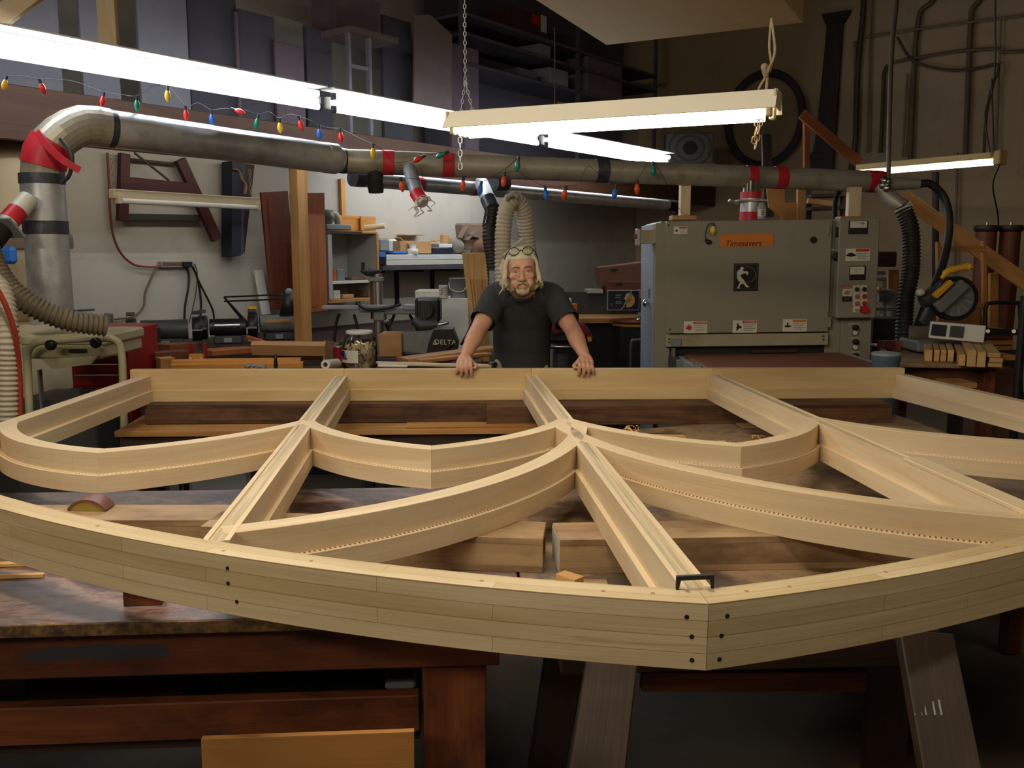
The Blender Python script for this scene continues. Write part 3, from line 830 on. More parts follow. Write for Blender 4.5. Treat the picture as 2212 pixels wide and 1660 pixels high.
scrap('plywood_offcut', 0.52, -0.52, 0.26, 0.10, 0.006, -6, PINE_RAW, 'pale plywood offcut with nail holes behind the middle lancet arch', 'offcut')
scrap('plywood_offcut', 1.62, -0.42, 0.30, 0.13, 0.005, 40, PINE_DARK, 'diamond shaped thin plywood offcut on the right table', 'offcut')
scrap('plywood_offcut', 1.16, -0.26, 0.34, 0.10, 0.008, 2, PINE_RAW, 'yellowish plywood offcut leaning by the dark right hand beam', 'offcut')
# wood shavings
random.seed(5)
def shavings(name, u, v, n, spread, label, size=0.012, z=TZ):
    m = MB()
    for i in range(n):
        c = FL(u + random.gauss(0, spread), v + random.gauss(0, spread * 0.7), z + 0.006 + random.random() * size)
        a0 = random.random() * 6; r = size * (0.6 + random.random() * 0.6); ax = random.random() * 6
        pts = [c + V(cos(ax) * 0.004 * t + r * cos(a0 + t * 0.9) * sin(ax), sin(ax) * 0.004 * t + r * cos(a0 + t * 0.9) * cos(ax), r * 0.7 * sin(a0 + t * 0.9) + r * 0.5) for t in range(6)]
        m.tube(pts, 0.0045, 5, flat=0.25)
    return tag(roll(m.build(name, PINE_RAW)), label, 'shavings', kind='stuff')
shavings('wood_shavings', 0.40, -0.50, 12, 0.018, 'curled heap of pale wood shavings behind the middle lancet arch', 0.02)
shavings('wood_shavings', 0.72, -0.72, 10, 0.03, 'thin scatter of pale wood shavings on the right table', 0.01)
shavings('wood_shavings', 0.98, -0.62, 8, 0.03, 'few wood shavings near the right mullion on the table', 0.01)
# things on the floor seen through the frame
o = thing('storage_chest', FL(-1.0, -0.85, 0), 'dark green metal chest on the floor between the workbench and far table', 'chest', rot=YR)
FB(MB(), -1.22, -0.55, -1.15, -0.70, 0.02, 0.42).build('body', GREEN, o, bev=0.01)
FB(MB(), -1.24, -0.53, -1.17, -0.68, 0.42, 0.46).build('lid', GREEN, o, bev=0.01)
o = thing('steel_locker', FL(-0.3, 0.2, 0), 'dark green metal locker under the far table', 'locker', rot=YR)
FB(MB(), -0.75, -0.20, 0.0, 0.40, 0.02, 0.70).build('body', GREEN, o, bev=0.008)
FB(MB(), -0.73, -0.22, -0.012, 0.0, 0.05, 0.66).build('door', GREEN, o, bev=0.004)
o = thing('plastic_bin', FL(-1.65, 0.15, 0), 'grey white plastic bin standing under the far table at left', 'bin', rot=YR)
MB().box(FL(-1.55, 0.10, 0.30), (0.30, 0.24, 0.56), YR).build('body', PVCGREY, o, bev=0.02)
MB().box(FL(-1.55, 0.10, 0.60), (0.33, 0.27, 0.03), YR).build('lid', PVC, o, bev=0.01)

# ------------------------------------------------------------- light fittings
ROW0 = V(-2.66, 4.08, 2.565)
def rowpt(px):                                 # point on the lamp row seen at photo column px
    k = (px - 1106) / FPX
    return ROW0 + A_ * ((k * 4.08 + 2.66) / (0.598 - 0.8015 * k))
def chain(m, a, b, r=0.006, link=0.022):
    a, b = Vector(a), Vector(b); n = max(2, int((b - a).length / link)); d = (b - a).normalized(); x, y = frame_of(d)
    for i in range(n):
        c = a + (b - a) * ((i + 0.5) / n); s = x if i % 2 else y
        m.tube([c - d * link * 0.6, c - d * link * 0.35 + s * r, c + d * link * 0.35 + s * r, c + d * link * 0.6], 0.0022, 4, False)
        m.tube([c - d * link * 0.6, c - d * link * 0.35 - s * r, c + d * link * 0.35 - s * r, c + d * link * 0.6], 0.0022, 4, False)
    return m
ends = [rowpt(-167 if i == 0 else 0) for i in range(1)]
for i, lab in enumerate(('long two tube fluorescent light nearest the left edge, blazing white', 'middle fluorescent light of the bright row crossing behind the hanging light', 'farthest fluorescent light of the bright row, its end hidden by the duct')):
    a = ROW0 + A_ * (2.44 * i + 0.03); b = ROW0 + A_ * (2.44 * (i + 1) - 0.02)
    f = thing('fluorescent_light', (a + b) / 2, lab, 'light', 'row of bright fluorescent lights under the loft')
    MB().bar(a - N_ * 0.040, b - N_ * 0.040, 0.035, 0.072).build('housing', WHITE, f, bev=0.006)
    MB().bar(a - N_ * 0.02 + V(0, 0, 0.085), b - N_ * 0.02 + V(0, 0, 0.085), 0.13, 0.012).build('top_reflector', WHITE, f, bev=0.003)
    for z in (0.038, -0.042):
        MB().cyl(a + A_ * 0.05 + V(0, 0, z), b - A_ * 0.05 + V(0, 0, z), 0.019, seg=14).build('tube', TUBECOOL, f)
        for q, s in ((a, 1), (b, -1)):
            MB().box(q + A_ * 0.035 * s + V(0, 0, z), (0.03, 0.03, 0.045), (0, 0, atan2(A_.y, A_.x))).build('socket', DGREY, f, bev=0.004)
# wooden hangers from the loft to the first fitting
h = rowpt(270)
o = MB().box((h.x - 0.05, h.y + 0.13, (2.60 + 4.9) / 2), (0.095, 0.04, 4.9 - 2.60)).build('hanger_board', PINE, bev=0.003)
tag(o, 'vertical pale pine board hanging down onto the first fluorescent light', 'board')
a, b = P(-60, 85, 4.75), P(110, -45, 4.75)
o = MB().bar(a, b, 0.04, 0.10).build('hanger_board', PINE, bev=0.003)
tag(o, 'slanting pale pine board in the top left corner', 'board')

# hanging two tube shop light over the middle of the frame
L0, L1 = P(978, 283, 3.50), P(1682, 246, 3.02)
zc = (L0.z + L1.z) / 2; L0.z = L1.z = zc
ld = (L1 - L0).normalized(); ln = V(0, 0, 1).cross(ld)
sl = thing('shop_light', (L0 + L1) / 2 + V(0, 0, 0.08), 'hanging white hooded shop light with two glowing tubes above the frame', 'light')
Mh = Matrix((ln, V(0, 0, 1), ld)).transposed().to_4x4(); Mh.translation = L0
MB().prism([(-0.085, 0.006), (-0.083, 0.004), (-0.04, 0.062), (0.04, 0.062), (0.083, 0.004), (0.085, 0.006), (0.043, 0.068), (-0.043, 0.068)], Mh, (L1 - L0).length).build('hood', HOODWHITE, sl)
MB().bar(L0 + ld * 0.02 + V(0, 0, 0.046), L1 - ld * 0.02 + V(0, 0, 0.046), 0.05, 0.03).build('ballast_box', WHITE, sl, bev=0.004)
for s in (-1, 1):
    MB().cyl(L0 + ld * 0.05 + ln * 0.042 * s + V(0, 0, -0.004), L1 - ld * (0.05 + 0.02 * (s < 0)) + ln * 0.042 * s + V(0, 0, -0.004), 0.017, seg=14).build('tube', TUBEWARM, sl)
    for q, d in ((L0, 1), (L1, -1)):
        MB().box(q + ld * 0.025 * d + ln * 0.042 * s + V(0, 0, 0.006), (0.02, 0.03, 0.045), (0, 0, atan2(ld.y, ld.x))).build('socket', CREAM, sl, bev=0.004)
for q in (L0 + ld * 0.005, L1 - ld * 0.005):
    MB().bar(q - ld * 0.004 + V(0, 0, 0.04), q + ld * 0.004 + V(0, 0, 0.04), 0.12, 0.055).build('end_plate', CREAM, sl, bev=0.002)
m = MB(); top = L0 + ld * 0.06 + V(-0.005, 0, 0.36)
chain(m, L0 + ld * 0.035 + V(0, 0, 0.068), top - V(0, 0, .18), .004, .016); chain(m, L0 + ld * 0.085 + V(0, 0, 0.068), top - V(0, 0, .18), .004, .016); chain(m, top - V(0, 0, .18), V(top.x, top.y, HC), .0045, .016)
m.build('chain', PVCGREY, sl)
m = MB(); chain(m, L0 + ld * 0.03 + V(0, 0, -0.02), L0 + ld * 0.03 + V(0, 0, -0.14), 0.007)
m.build('chain', PVCGREY, sl)
m = MB(); q = L1 - ld * 0.07
knot = P(1655, 165, 3.04); topr = P(1666, 40, 3.07)
m.tube(cr([q + ln * 0.03 + V(0, 0, 0.066), P(1640, 190, 3.04), knot]), 0.004, 7); m.tube(cr([q + V(0.02, 0, 0.066), P(1655, 195, 3.04), knot + V(0.004, 0, 0)]), 0.005, 7)
m.tube(cr([knot, P(1666, 140, 3.05), P(1662, 100, 3.06), topr]), 0.0045, 7); m.tube(cr([knot, P(1660, 150, 3.03), P(1674, 110, 3.04), topr]), 0.0045, 7)
m.tube(cr([knot, knot + V(-0.012, -0.01, 0.03), knot + V(0.012, 0.005, 0.02)]), 0.009, 7)
m.build('rope', ROPE, sl)
m = MB(); chain(m, q + ln * -0.03 + V(0.01, 0, -0.02), q + ln * -0.03 + V(0, 0, -0.10), 0.008); m.build('chain', ROPE, sl)
m = MB(); chain(m, q + ln * -0.03 + V(0.02, 0, -0.02), q + ln * -0.03 + V(0.004, 0, -0.115), 0.008)
m.build('chain', ROPE, sl)

# third light, far right
L0, L1 = P(1858, 374, 8.6), P(2150, 350, 7.4)
ld = (L1 - L0).normalized(); ln = V(0, 0, 1).cross(ld)
sl = thing('shop_light', (L0 + L1) / 2, 'far right hanging fluorescent light below the wall conduits', 'light')
MB().bar(L0 + V(0, 0, 0.05), L1 + V(0, 0, 0.05), 0.13, 0.05).build('hood', CREAMCEIL, sl, bev=0.006)
MB().cyl(L0 + V(0, 0, 0.0), L1 - ld * 0.02, 0.024, seg=12).build('tube', TUBESOFT, sl)
MB().box(L1 + ld * 0.04 + V(0, 0, 0.03), (0.06, 0.10, 0.11), (0, 0, atan2(ld.y, ld.x))).build('end_plate', CREAMCEIL, sl, bev=0.008)
m = MB()
m.tube(cr([L1 - ld * 0.05 + V(0, 0, 0.07), P(2128, 250, 7.45), P(2148, 170, 7.5), P(2150, 0, 7.5)]), 0.007, 6)
m.tube([L1 - ld * 0.02 + V(0, 0, 0.07), P(2142, 170, 7.5)], 0.007, 6)
m.build('hanger_wire', DGREY, sl)
m = MB(); m.tube(cr([L1 + ld * 0.04 + V(0, 0, -0.02), P(2145, 400, 7.5), P(2155, 460, 7.6), P(2157, 490, 7.7)]), 0.006, 6)
m.build('cord', BLACK, sl)

# unlit strip light on the left
L0, L1 = P(240, 419, 6.2), P(556, 437, 7.18)
sl = thing('strip_light', (L0 + L1) / 2, 'unlit beige strip light hanging by chains in front of the white wall', 'light')
ld = (L1 - L0).normalized()
MB().bar(L0, L1, 0.07, 0.065).build('housing', BAG, sl, bev=0.006)
MB().cyl(L0 + ld * 0.05 + V(0.03, -0.02, -0.045), L1 - ld * 0.03 + V(0.03, -0.02, -0.045), 0.018, seg=12).build('tube', PVC, sl)
for q in (L0 + ld * 0.03, L1 - ld * 0.03):
    MB().box(q + V(0.03, -0.02, -0.035), (0.03, 0.05, 0.06), (0, 0, atan2(ld.y, ld.x))).build('socket', BAG, sl, bev=0.004)
for q in (L0 + ld * 0.02, L1 - ld * 0.06):
    chain(MB(), q + V(0, 0, 0.03), V(q.x, q.y, 2.23), 0.008, 0.03).build('chain', ROPE, sl)

# dark wall, strips of coloured string lights
random.seed(2)
SX = thing('string_lights', rowpt(300) + V(0, 0, -0.2), 'string of coloured festoon bulbs draped along the lights and the duct', 'string lights')
BULB = {k: base_mat('bulb_' + k, 0.25)[0] for k in ('red', 'orange', 'yellow', 'green', 'blue')}
for k, c in (('red', rgb(214, 52, 48)), ('orange', rgb(232, 84, 40)), ('yellow', rgb(228, 190, 60)), ('green', rgb(36, 130, 104)), ('blue', rgb(50, 110, 200))):
    b = BULB[k].node_tree.nodes['Principled BSDF']; b.inputs['Base Color'].default_value = c; b.inputs['Subsurface Weight'].default_value = 0.0
def ductY(x):
    return 5.60 + (x - 737) / 1166 * 0.84
bl = [(10, 182, 'yellow'), (92, 190, 'red'), (222, 218, 'red'), (296, 227, 'green'), (362, 206, 'yellow'), (402, 248, 'red'), (458, 257, 'blue'), (517, 241, 'red'), (555, 266, 'green'), (605, 275, 'yellow'), (650, 270, 'red'), (690, 289, 'blue'), (736, 296, 'red'),
      (806, 330, 'yellow'), (868, 402, 'orange'), (903, 344, 'red'), (953, 335, 'green'), (1000, 400, 'orange'), (1037, 410, 'blue'), (1088, 391, 'orange'), (1118, 358, 'green'), (1179, 420, 'blue'), (1219, 420, 'orange'), (1328, 418, 'blue'), (1376, 408, 'orange'), (1411, 368, 'green')]
tops = []
for x, y, c in bl:
    q = rowpt(x) if x < 760 else None
    Y = (q + N_ * 0.07).y if q is not None else ductY(x) - 0.03
    p = P(x, y, Y); s = Y / 5.6 * 1.25
    d = V(random.uniform(-.25, .25), random.uniform(-.2, .2), 1).normalized()
    if c == 'red' and 500 < x < 530: d = V(-0.9, 0, 0.3).normalized()
    if 895 < x < 960: d = V(0.8, 0, 0.4).normalized()
    b = MB().lathe([(0.001, -0.030 * s), (0.008 * s, -0.024 * s), (0.0145 * s, -0.006 * s), (0.0125 * s, 0.010 * s), (0.007 * s, 0.022 * s)], p, d, 10).build('bulb', BULB[c], SX)
    MB().cyl(p + d * 0.018 * s, p + d * 0.042 * s, 0.0075 * s, seg=8).build('bulb_holder', GREEN, b)
    tops.append(p + d * 0.042 * s)
m = MB()
for run in (tops[:13], tops[12:14], [tops[13], P(850, 350, 5.6), tops[15], tops[16]], [P(905, 355, 5.6), P(912, 385, 5.63), tops[14]], [tops[16], P(985, 380, 5.68), tops[17], tops[18], P(1075, 375, 5.8), tops[20], tops[19], P(1140, 385, 5.84), tops[21], tops[22], P(1250, 395, 5.9), P(1270, 360, 5.85), tops[23], P(1350, 400, 6.0), tops[24], tops[25], P(1470, 455, 6.25), P(1530, 485, 5.95)]):
    pts = []
    for a, b in zip(run, run[1:]):
        pts.append(a)
        if (b - a).length > 0.15: pts.append((a + b) / 2 + V(0, 0, -0.02 + 0.05 * random.random()))
    pts.append(run[-1])
    m.tube(cr(pts, 5), 0.0014, 5)
m.build('wire', BLACK, SX)

# cream box hanging below the ceiling, top right
z0 = 2.86
q = [PZ(1320, 96, z0), PZ(1722, 50, z0)]
dx = (q[1] - q[0]).normalized(); bx = PZ(1172, 0, z0); dy = (bx - q[0]).normalized()
dyp = V(-dx.y, dx.x, 0)
hb = thing('hanging_cabinet', q[0], 'large cream box hanging from the ceiling above the shop light', 'box')
wd = (q[1] - q[0]).length
far = 1.6
c4 = [q[0], q[1], q[1] - V(-dx.y, dx.x, 0) * far, q[0] + dy * far]
pl4 = [(c.x, c.y) for c in c4]
MB().prism(pl4, Matrix.Translation((0, 0, z0)), 0.02).build('bottom_panel', CREAMCEIL, hb)
MB().prism([(c.x, c.y) for c in (c4[0], c4[1], c4[1] + dyp * 0.04, c4[0] + dyp * 0.04)], Matrix.Translation((0, 0, z0 + 0.02)), 0.55).build('side_panel', CREAMCEIL, hb)
MB().prism([(c.x, c.y) for c in (c4[1], c4[2], c4[2] + dx * 0.03, c4[1] + dx * 0.03)], Matrix.Translation((0, 0, z0 + 0.0)), 0.57).build('side_panel', CREAMCEIL, hb)
MB().prism([(c.x, c.y) for c in (c4[3], c4[0], c4[0] - dx * 0.03, c4[3] - dx * 0.03)], Matrix.Translation((0, 0, z0 + 0.0)), 0.57).build('side_panel', CREAMCEIL, hb)
m = MB()
for c in (c4[0] + dx * 0.1 - dyp * 0.1, c4[1] - dx * 0.1 - dyp * 0.1):
    m.cyl(V(c.x, c.y, z0 + 0.02), V(c.x, c.y, HC), 0.01, seg=8)
m.build('hanger_rod', DGREY, hb)

# ------------------------------------------------------------- dust collection ducts and hoses
D1a, D1b = P(232, 277, 4.78), P(712, 342, 5.72)
D2a, D2b = P(742, 348, 5.79), P(1903, 393, 6.60)
duct = thing('dust_duct', V(D1a.x - 0.5, D1a.y, 1.24), 'big galvanised dust duct rising at left and running across to the grey sander', 'duct')
def band(m, a, b, t0, t1, r):                  # band round a straight duct between fractions t0 and t1
    a, b = Vector(a), Vector(b)
    return m.cyl(a.lerp(b, t0), a.lerp(b, t1), r, seg=28)
d1 = (D1b - D1a).normalized()
MB().tube([D1a, D1a.lerp(D1b, 0.42), D1a.lerp(D1b, 0.421), D1b], [0.094, 0.094, 0.0915, 0.0915], 28).build('main_pipe', GALV, duct)
MB().lathe([(0.0915, 0), (0.088, 0.03), (0.072, 0.10), (0.0745, 0.16)], D1b, D2a - D1b, 28).build('reducer', GALV, duct)
MB().tube([D2a, D2b], 0.075, 28).build('branch_pipe', GALVDULL, duct)
top = P(91, 388, 4.58)
el = cr([D1a, P(180, 271, 4.70), P(132, 293, 4.62), P(99, 332, 4.58), top], 2)
MB().tube(el, 0.100, 24, sm=False).build('elbow', GALVDULL, duct)
MB().tube([top, V(top.x, top.y, 1.24)], 0.102, 28).build('riser_pipe', GALV, duct)
rb = V(top.x, top.y, 0)
def zof(y, Y): return P(91, y, Y).z
band(MB(), top + V(0, 0, -0.0), V(top.x, top.y, zof(398, 4.58)), -1.2, 1.0, 0.106).build('tape_band', TAPE, duct)
MB().tube([V(top.x, top.y, zof(478, 4.58)), V(top.x, top.y, zof(506, 4.58))], 0.1055, 28).build('tape_band', TAPE, duct)
MB().tube(el[-4:-1], 0.1065, 24).build('red_tape', REDTAPE, duct)
m = MB()                                       # the flying end of red tape
pts = cr([P(80, 285, 4.50), P(105, 318, 4.46), P(135, 345, 4.45), P(172, 368, 4.46)], 5)
for a, b in zip(pts, pts[1:]): m.bar(a, b, 0.006, 0.034, up=V(0.5, 0, 0.8))
m.build('red_tape', REDTAPE, duct)
m = MB(); m.tube(cr([P(130, 300, 4.47), P(155, 335, 4.46), P(150, 378, 4.48), P(132, 396, 4.5)], 4), 0.010, 8)
m.build('tape_strip', TAPE, duct)
for a, b, t0, t1, r, mt in ((D1a, D1b, -0.025, 0.022, 0.097, TAPE), (D1a, D1b, 0.975, 1.03, 0.093, GALV), (D1b, D2a, 0.72, 1.1, 0.078, TAPE), (D2a, D2b, 0.063, 0.082, 0.0775, REDTAPE), (D2a, D2b, 0.163, 0.183, 0.0775, REDTAPE),
                            (D2a, D2b, 0.435, 0.457, 0.0775, TAPE), (D2a, D2b, 0.722, 0.740, 0.0775, REDTAPE), (D2a, D2b, 0.778, 0.800, 0.0775, REDTAPE), (D2a, D2b, 0.967, 1.0, 0.0785, REDTAPE)):
    band(MB(), a, b, t0, t1, r).build('red_tape' if mt is REDTAPE else 'tape_band', mt, duct)
# stamped square mark on the pipe
mk = D1a.lerp(D1b, 0.07); nn = V(0.35, -0.93, 0.05).normalized()
M = facing(mk + nn * 0.0945, d1, nn)
m = MB()
for a, b, w, h in ((0, 0.03, 0.06, 0.005), (0, -0.03, 0.06, 0.005), (-0.03, 0, 0.005, 0.06), (0.03, 0, 0.005, 0.06), (0.0, 0, 0.03, 0.006), (-0.012, 0, 0.006, 0.03), (0.012, 0, 0.006, 0.03)):
    m.box(M @ V(a, b, -abs(b) * 0.25), (w, h, 0.006), M)
m.build('stamp', TAPE, duct)
# drops from the branch pipe
def D2(px):                                    # point on the branch pipe axis at photo column px
    t = (px - 742) / 1161.0
    return D2a.lerp(D2b, t * D2a.y / (D2a.y * t + D2b.y * (1 - t)))
q = D2(810)
m = MB(); m.cyl(q + V(0, 0, -0.05), q + V(0.002, -0.01, -0.135), 0.05, seg=18); m.cyl(q + V(0.002, -0.01, -0.135), q + V(0.004, -0.012, -0.19), 0.054, 0.046, seg=18)
m.build('stub_boot', RUBBER, duct)
a, b = P(878, 385, 5.66), P(912, 436, 5.55); dd = (b - a).normalized()
MB().cyl(D2(880), a.lerp(b, 0.7), 0.042, seg=18).build('drop_pipe', PVCGREY, duct)
MB().cyl(a.lerp(b, 0.62), b, 0.0435, seg=18).build('red_tape', REDTAPE, duct)
random.seed(9); m = MB()                       # torn plastic bag tied over the end
x, y = frame_of(dd)
m.cyl(b - dd * 0.01, b + dd * 0.02, 0.046, 0.03, seg=14)
for k in range(7):
    t = k * 0.9; e = x * cos(t) + y * sin(t)
    m.tube(cr([b + e * 0.04, b + e * 0.055 + dd * 0.015, b + e * (0.05 + 0.03 * random.random()) + dd * 0.04, b + e * 0.06 + V(-0.02 * (k == 2), 0, -0.03 - 0.03 * random.random())], 3), [0.012] * 4 + [0.009] * 3 + [0.006] * 3, 6, flat=0.3)
m.tube(cr([b + V(-0.02, 0, -0.02), b + V(-0.06, -0.01, -0.035), b + V(-0.085, -0.01, -0.055)], 3), [0.01, 0.012, 0.01, 0.008, 0.008, 0.006, 0.005], 6, flat=0.4)
m.build('plastic_bag', PVC, duct)
# sander take-off
q = D2(1622); bz = 1.815
for name, z0_, z1_, r, mt in (('drop_pipe', q.z - 0.03, q.z - 0.13, 0.062, CHROME), ('red_tape', q.z - 0.105, q.z - 0.15, 0.075, REDTAPE), ('drop_pipe', q.z - 0.15, bz, 0.073, GALV), ('red_tape', bz + 0.06, bz, 0.0745, REDTAPE)):
    MB().cyl(V(q.x, q.y - 0.02, z0_), V(q.x, q.y - 0.02, z1_), r, seg=22).build(name, mt, duct)
m = MB().box((q.x - 0.005, q.y - 0.03, q.z - 0.165), (0.20, 0.16, 0.012)); m.box((q.x - 0.13, q.y - 0.06, q.z - 0.175), (0.07, 0.03, 0.016), (0, 0.35, 0.2))
m.build('gate_slide', GALVDULL, duct)
# end of the run: wye with two flexible hoses
e = D2b; w0 = P(1912, 405, 6.5)
MB().lathe([(0.076, 0), (0.072, 0.03), (0.055, 0.05)], e, D2b - D2a, 22).build('end_cap', GALVDULL, duct)
MB().tube([P(1905, 402, 6.5), P(1918, 425, 6.46), P(1950, 448, 6.4)], [0.055, 0.056, 0.056], 18).build('wye_fitting', GALVDULL, duct)
MB().tube([P(1915, 400, 6.5), P(1940, 397, 6.5), P(1985, 398, 6.5)], [0.05, 0.045, 0.034], 18).build('wye_fitting', GALVDULL, duct)
m = MB(); random.seed(3)
for k in range(8): m.ball(P(1912, 398, 6.43) + V(random.uniform(-.03, .03), random.uniform(-.02, .02), random.uniform(-.03, .03)), 0.02 + 0.012 * random.random(), seg=8, n=5)
m.build('foil_tape', STEEL, duct)
# loose second trunk receding behind
T0, T1 = P(772, 386, 6.05), P(1440, 443, 9.4)
d2 = thing('dust_duct', T0.lerp(T1, 0.5), 'thin grey dust duct receding under the big duct towards the far corner', 'duct')
MB().tube([T0, T1], 0.052, 20).build('main_pipe', GALV, d2)
MB().cyl(T0.lerp(T1, -0.01), T0.lerp(T1, 0.012), 0.054, seg=18).build('tape_band', TAPE, d2)
for t in (0.13, 0.27): MB().cyl(T0.lerp(T1, t), T0.lerp(T1, t + 0.012), 0.054, seg=18).build('red_tape', REDTAPE, d2)
MB().tube([T1, T1 + (T1 - T0).normalized() * 0.25, T1 + (T1 - T0).normalized() * 0.4 + V(0, 0, -0.1)], 0.055, 18).build('end_boot', RUBBER, d2)
MB().cyl(P(1066, 396, 7.0), P(1092, 396, 7.1), 0.06, seg=18).build('tape_band', TAPE, d2)
MB().tube([P(1040, 395, 6.9), P(1046, 410, 6.4), P(1058, 440, 6.1)], 0.05, 16).build('drop_pipe', PVCGREY, d2)

def hose_thing(name, label, path, r, mat, pitch=0.02, depth=0.12, seg=14, parts=()):
    o = thing(name, path[0], label, 'hose')
    MB().hose(path, r, pitch, depth, seg).build('ribbed_hose', mat, o)
    for nm, mb, mt in parts: mb.build(nm, mt, o)
    return o
# hoses by the man
a = cr([P(1088, 640, 5.65), P(1086, 560, 5.65), P(1087, 500, 5.65), P(1095, 450, 5.65), P(1112, 432, 5.7), P(1130, 455, 5.75), P(1138, 510, 5.8), P(1144, 570, 5.8), P(1150, 660, 5.8)], 8)
hose_thing('flexible_hose', 'pale grey ribbed hose looped upside down behind the man', a, 0.050, HOSEGREY, 0.024, 0.08)
hk = MB().tube(cr([P(1096, 432, 5.62), P(1100, 424, 5.6), P(1112, 420, 5.6), P(1118, 426, 5.6)], 4), 0.016, 8)
tag(hk.build('foam_wrap', CLOTH), 'small grey foam wrap on top of the looped hose', 'wrap')
b = cr([P(1058, 440, 6.1), P(1062, 462, 6.05), P(1056, 510, 6.0), P(1063, 560, 6.0), P(1072, 640, 6.0)], 8)
o = hose_thing('flexible_hose', 'black ribbed hose hanging to the left of the looped grey hose', b, 0.042, HOSEBLACK, 0.022, 0.08)
MB().tube(b[6:14], 0.052, 12).build('plastic_wrap', GLASS, o)
MB().cyl(P(1054, 430, 6.12), P(1064, 452, 6.06), 0.053, seg=14).build('tape_band', TAPE, o)
st = MB().bar(P(1088, 555, 5.45), P(1130, 518, 5.5), 0.022, 0.022); tag(st.build('wooden_stick', HOSEGREY), 'short wooden stick poking out beside the grey hose above the man', 'stick')
pb = MB().cyl(P(1066, 585, 5.9), P(1066, 780, 5.9), 0.028, seg=14); tag(pb.build('grey_pipe', PVCGREY), 'upright grey pipe between the fluted panel and the hose', 'pipe')
# hoses at left
a = cr([P(-28, 440, 4.25), P(-30, 520, 4.2), P(2, 600, 4.15), P(60, 655, 4.15), P(140, 690, 4.2), P(232, 705, 4.3)], 10)
hose_thing('flexible_hose', 'dark ribbed hose curving down onto the cream machine at left', a, 0.048, HOSEDARK, 0.022)
b = cr([P(-30, 600, 3.9), P(2, 640, 3.85), P(14, 720, 3.8), P(16, 800, 3.8), P(18, 960, 3.8)], 10)
hose_thing('flexible_hose', 'tan ribbed hose dropping down the left edge of the picture', b, 0.047, HOSEGREY, 0.022)
# branch with a blast gate on the riser
g = thing('blast_gate', P(20, 480, 4.35), 'clear branch pipe with red tape and blast gate beside the left riser', 'duct fitting')
a, b = P(62, 430, 4.44), P(8, 490, 4.3)
MB().cyl(a, b, 0.046, seg=20).build('branch_pipe', PVC, g)
MB().cyl(a.lerp(b, 0.45), a.lerp(b, 0.82), 0.0475, seg=20).build('red_tape', REDTAPE, g)
dd = (b - a).normalized(); x, y = frame_of(dd)
MB().bar(b - x * 0.10 + dd * 0.01, b + x * 0.10 + dd * 0.01, 0.12, 0.012, up=dd).build('gate_plate', PVCGREY, g, bev=0.003)
MB().cyl(b + dd * 0.01, b + dd * 0.10, 0.05, 0.055, seg=18).build('rubber_boot', RUBBER, g)
cd = MB().tube(cr([P(-20, 600, 3.7), P(12, 660, 3.72), P(32, 720, 3.75), P(42, 800, 3.8), P(45, 900, 3.8)], 6), 0.011, 7)
tag(cd.build('extension_lead', paint('cord_orange', rgb(150, 52, 30), 0.5)), 'orange red cord hanging between the two hoses at the left edge', 'cord')
# right hand flex hoses
a = cr([P(1950, 448, 6.4), P(1966, 490, 6.36), P(1969, 540, 6.33), P(1967, 590, 6.3), P(1957, 640, 6.28), P(1953, 700, 6.25), P(1952, 752, 6.25)], 8)
o = hose_thing('flexible_hose', 'thick black ribbed hose hanging from the duct end beside the sander', a, 0.056, HOSEBLACK, 0.024, 0.10)
MB().cyl(P(1948, 445, 6.4), P(1954, 455, 6.4), 0.060, seg=18).build('hose_clamp', PVC, o)
a = cr([P(1983, 398, 6.5), P(2010, 398, 6.5), P(2038, 425, 6.5), P(2050, 470, 6.45), P(2046, 530, 6.4), P(2030, 590, 6.3), P(2005, 650, 6.2), P(1975, 725, 6.15)], 8)
o = thing('vacuum_hose', a[0], 'thin smooth black hose arching down from the duct end to the saw', 'hose')
MB().tube(a, 0.028, 12).build('hose', HOSEBLACK, o)
MB().cyl(P(2015, 625, 6.26), P(1978, 720, 6.14), 0.034, 0.03, seg=12).build('hose_end', RUBBER, o)

# ------------------------------------------------------------- wide belt sander
SY = 6.0
c0 = P(1622, 700, SY)
sn = thing('belt_sander', V(c0.x, SY + 0.3, 0.0), 'big grey wide belt sanding machine with orange name plate behind the frame', 'sanding machine')
def S(x, y, d=0.0): return P(x, y, SY - d)
def sbox(name, x0, y0, x1, y1, d, depth, mt, par=sn, bev=0.004):   # d: how far its face stands in front of the door plane
    return pxbox(MB(), x0, y0, x1, y1, SY - d, depth).build(name, mt, par, bev=bev)
b0, b1 = S(1428, 800), S(1800, 474)
MB().box(((b0.x + b1.x) / 2, SY + 0.36, (b1.z + 0.02) / 2 + 0.0), (b1.x - b0.x, 0.66, b1.z - 0.03)).build('cabinet', SANDGREY, sn, bev=0.006)
sbox('corner_post', 1424, 480, 1447, 900, 0.03, 0.10, SANDGREY)
e0 = S(1424, 481)
o = MB().box((e0.x - 0.006, SY + 0.30, (e0.z + 0.25) / 2), (0.012, 0.56, e0.z - 0.25)).build('side_door', SANDBLUE, sn, bev=0.003)
k = P(1418, 653, SY + 0.1)
MB().lathe([(0.012, 0), (0.014, 0.01), (0.026, 0.02), (0.028, 0.035), (0.016, 0.045)], V(e0.x - 0.012, SY + 0.16, k.z), V(-1, 0, 0), 14).build('latch_knob', CHROME, o)
MB().box((e0.x - 0.016, SY + 0.16, k.z + 0.065), (0.008, 0.03, 0.07)).build('latch_plate', STEEL, o, bev=0.003)
sw = pxbox(MB(), 1387, 494, 1424, 524, SY - 0.02, 0.10).build('switch_box', SANDLIGHT, sn, bev=0.004)
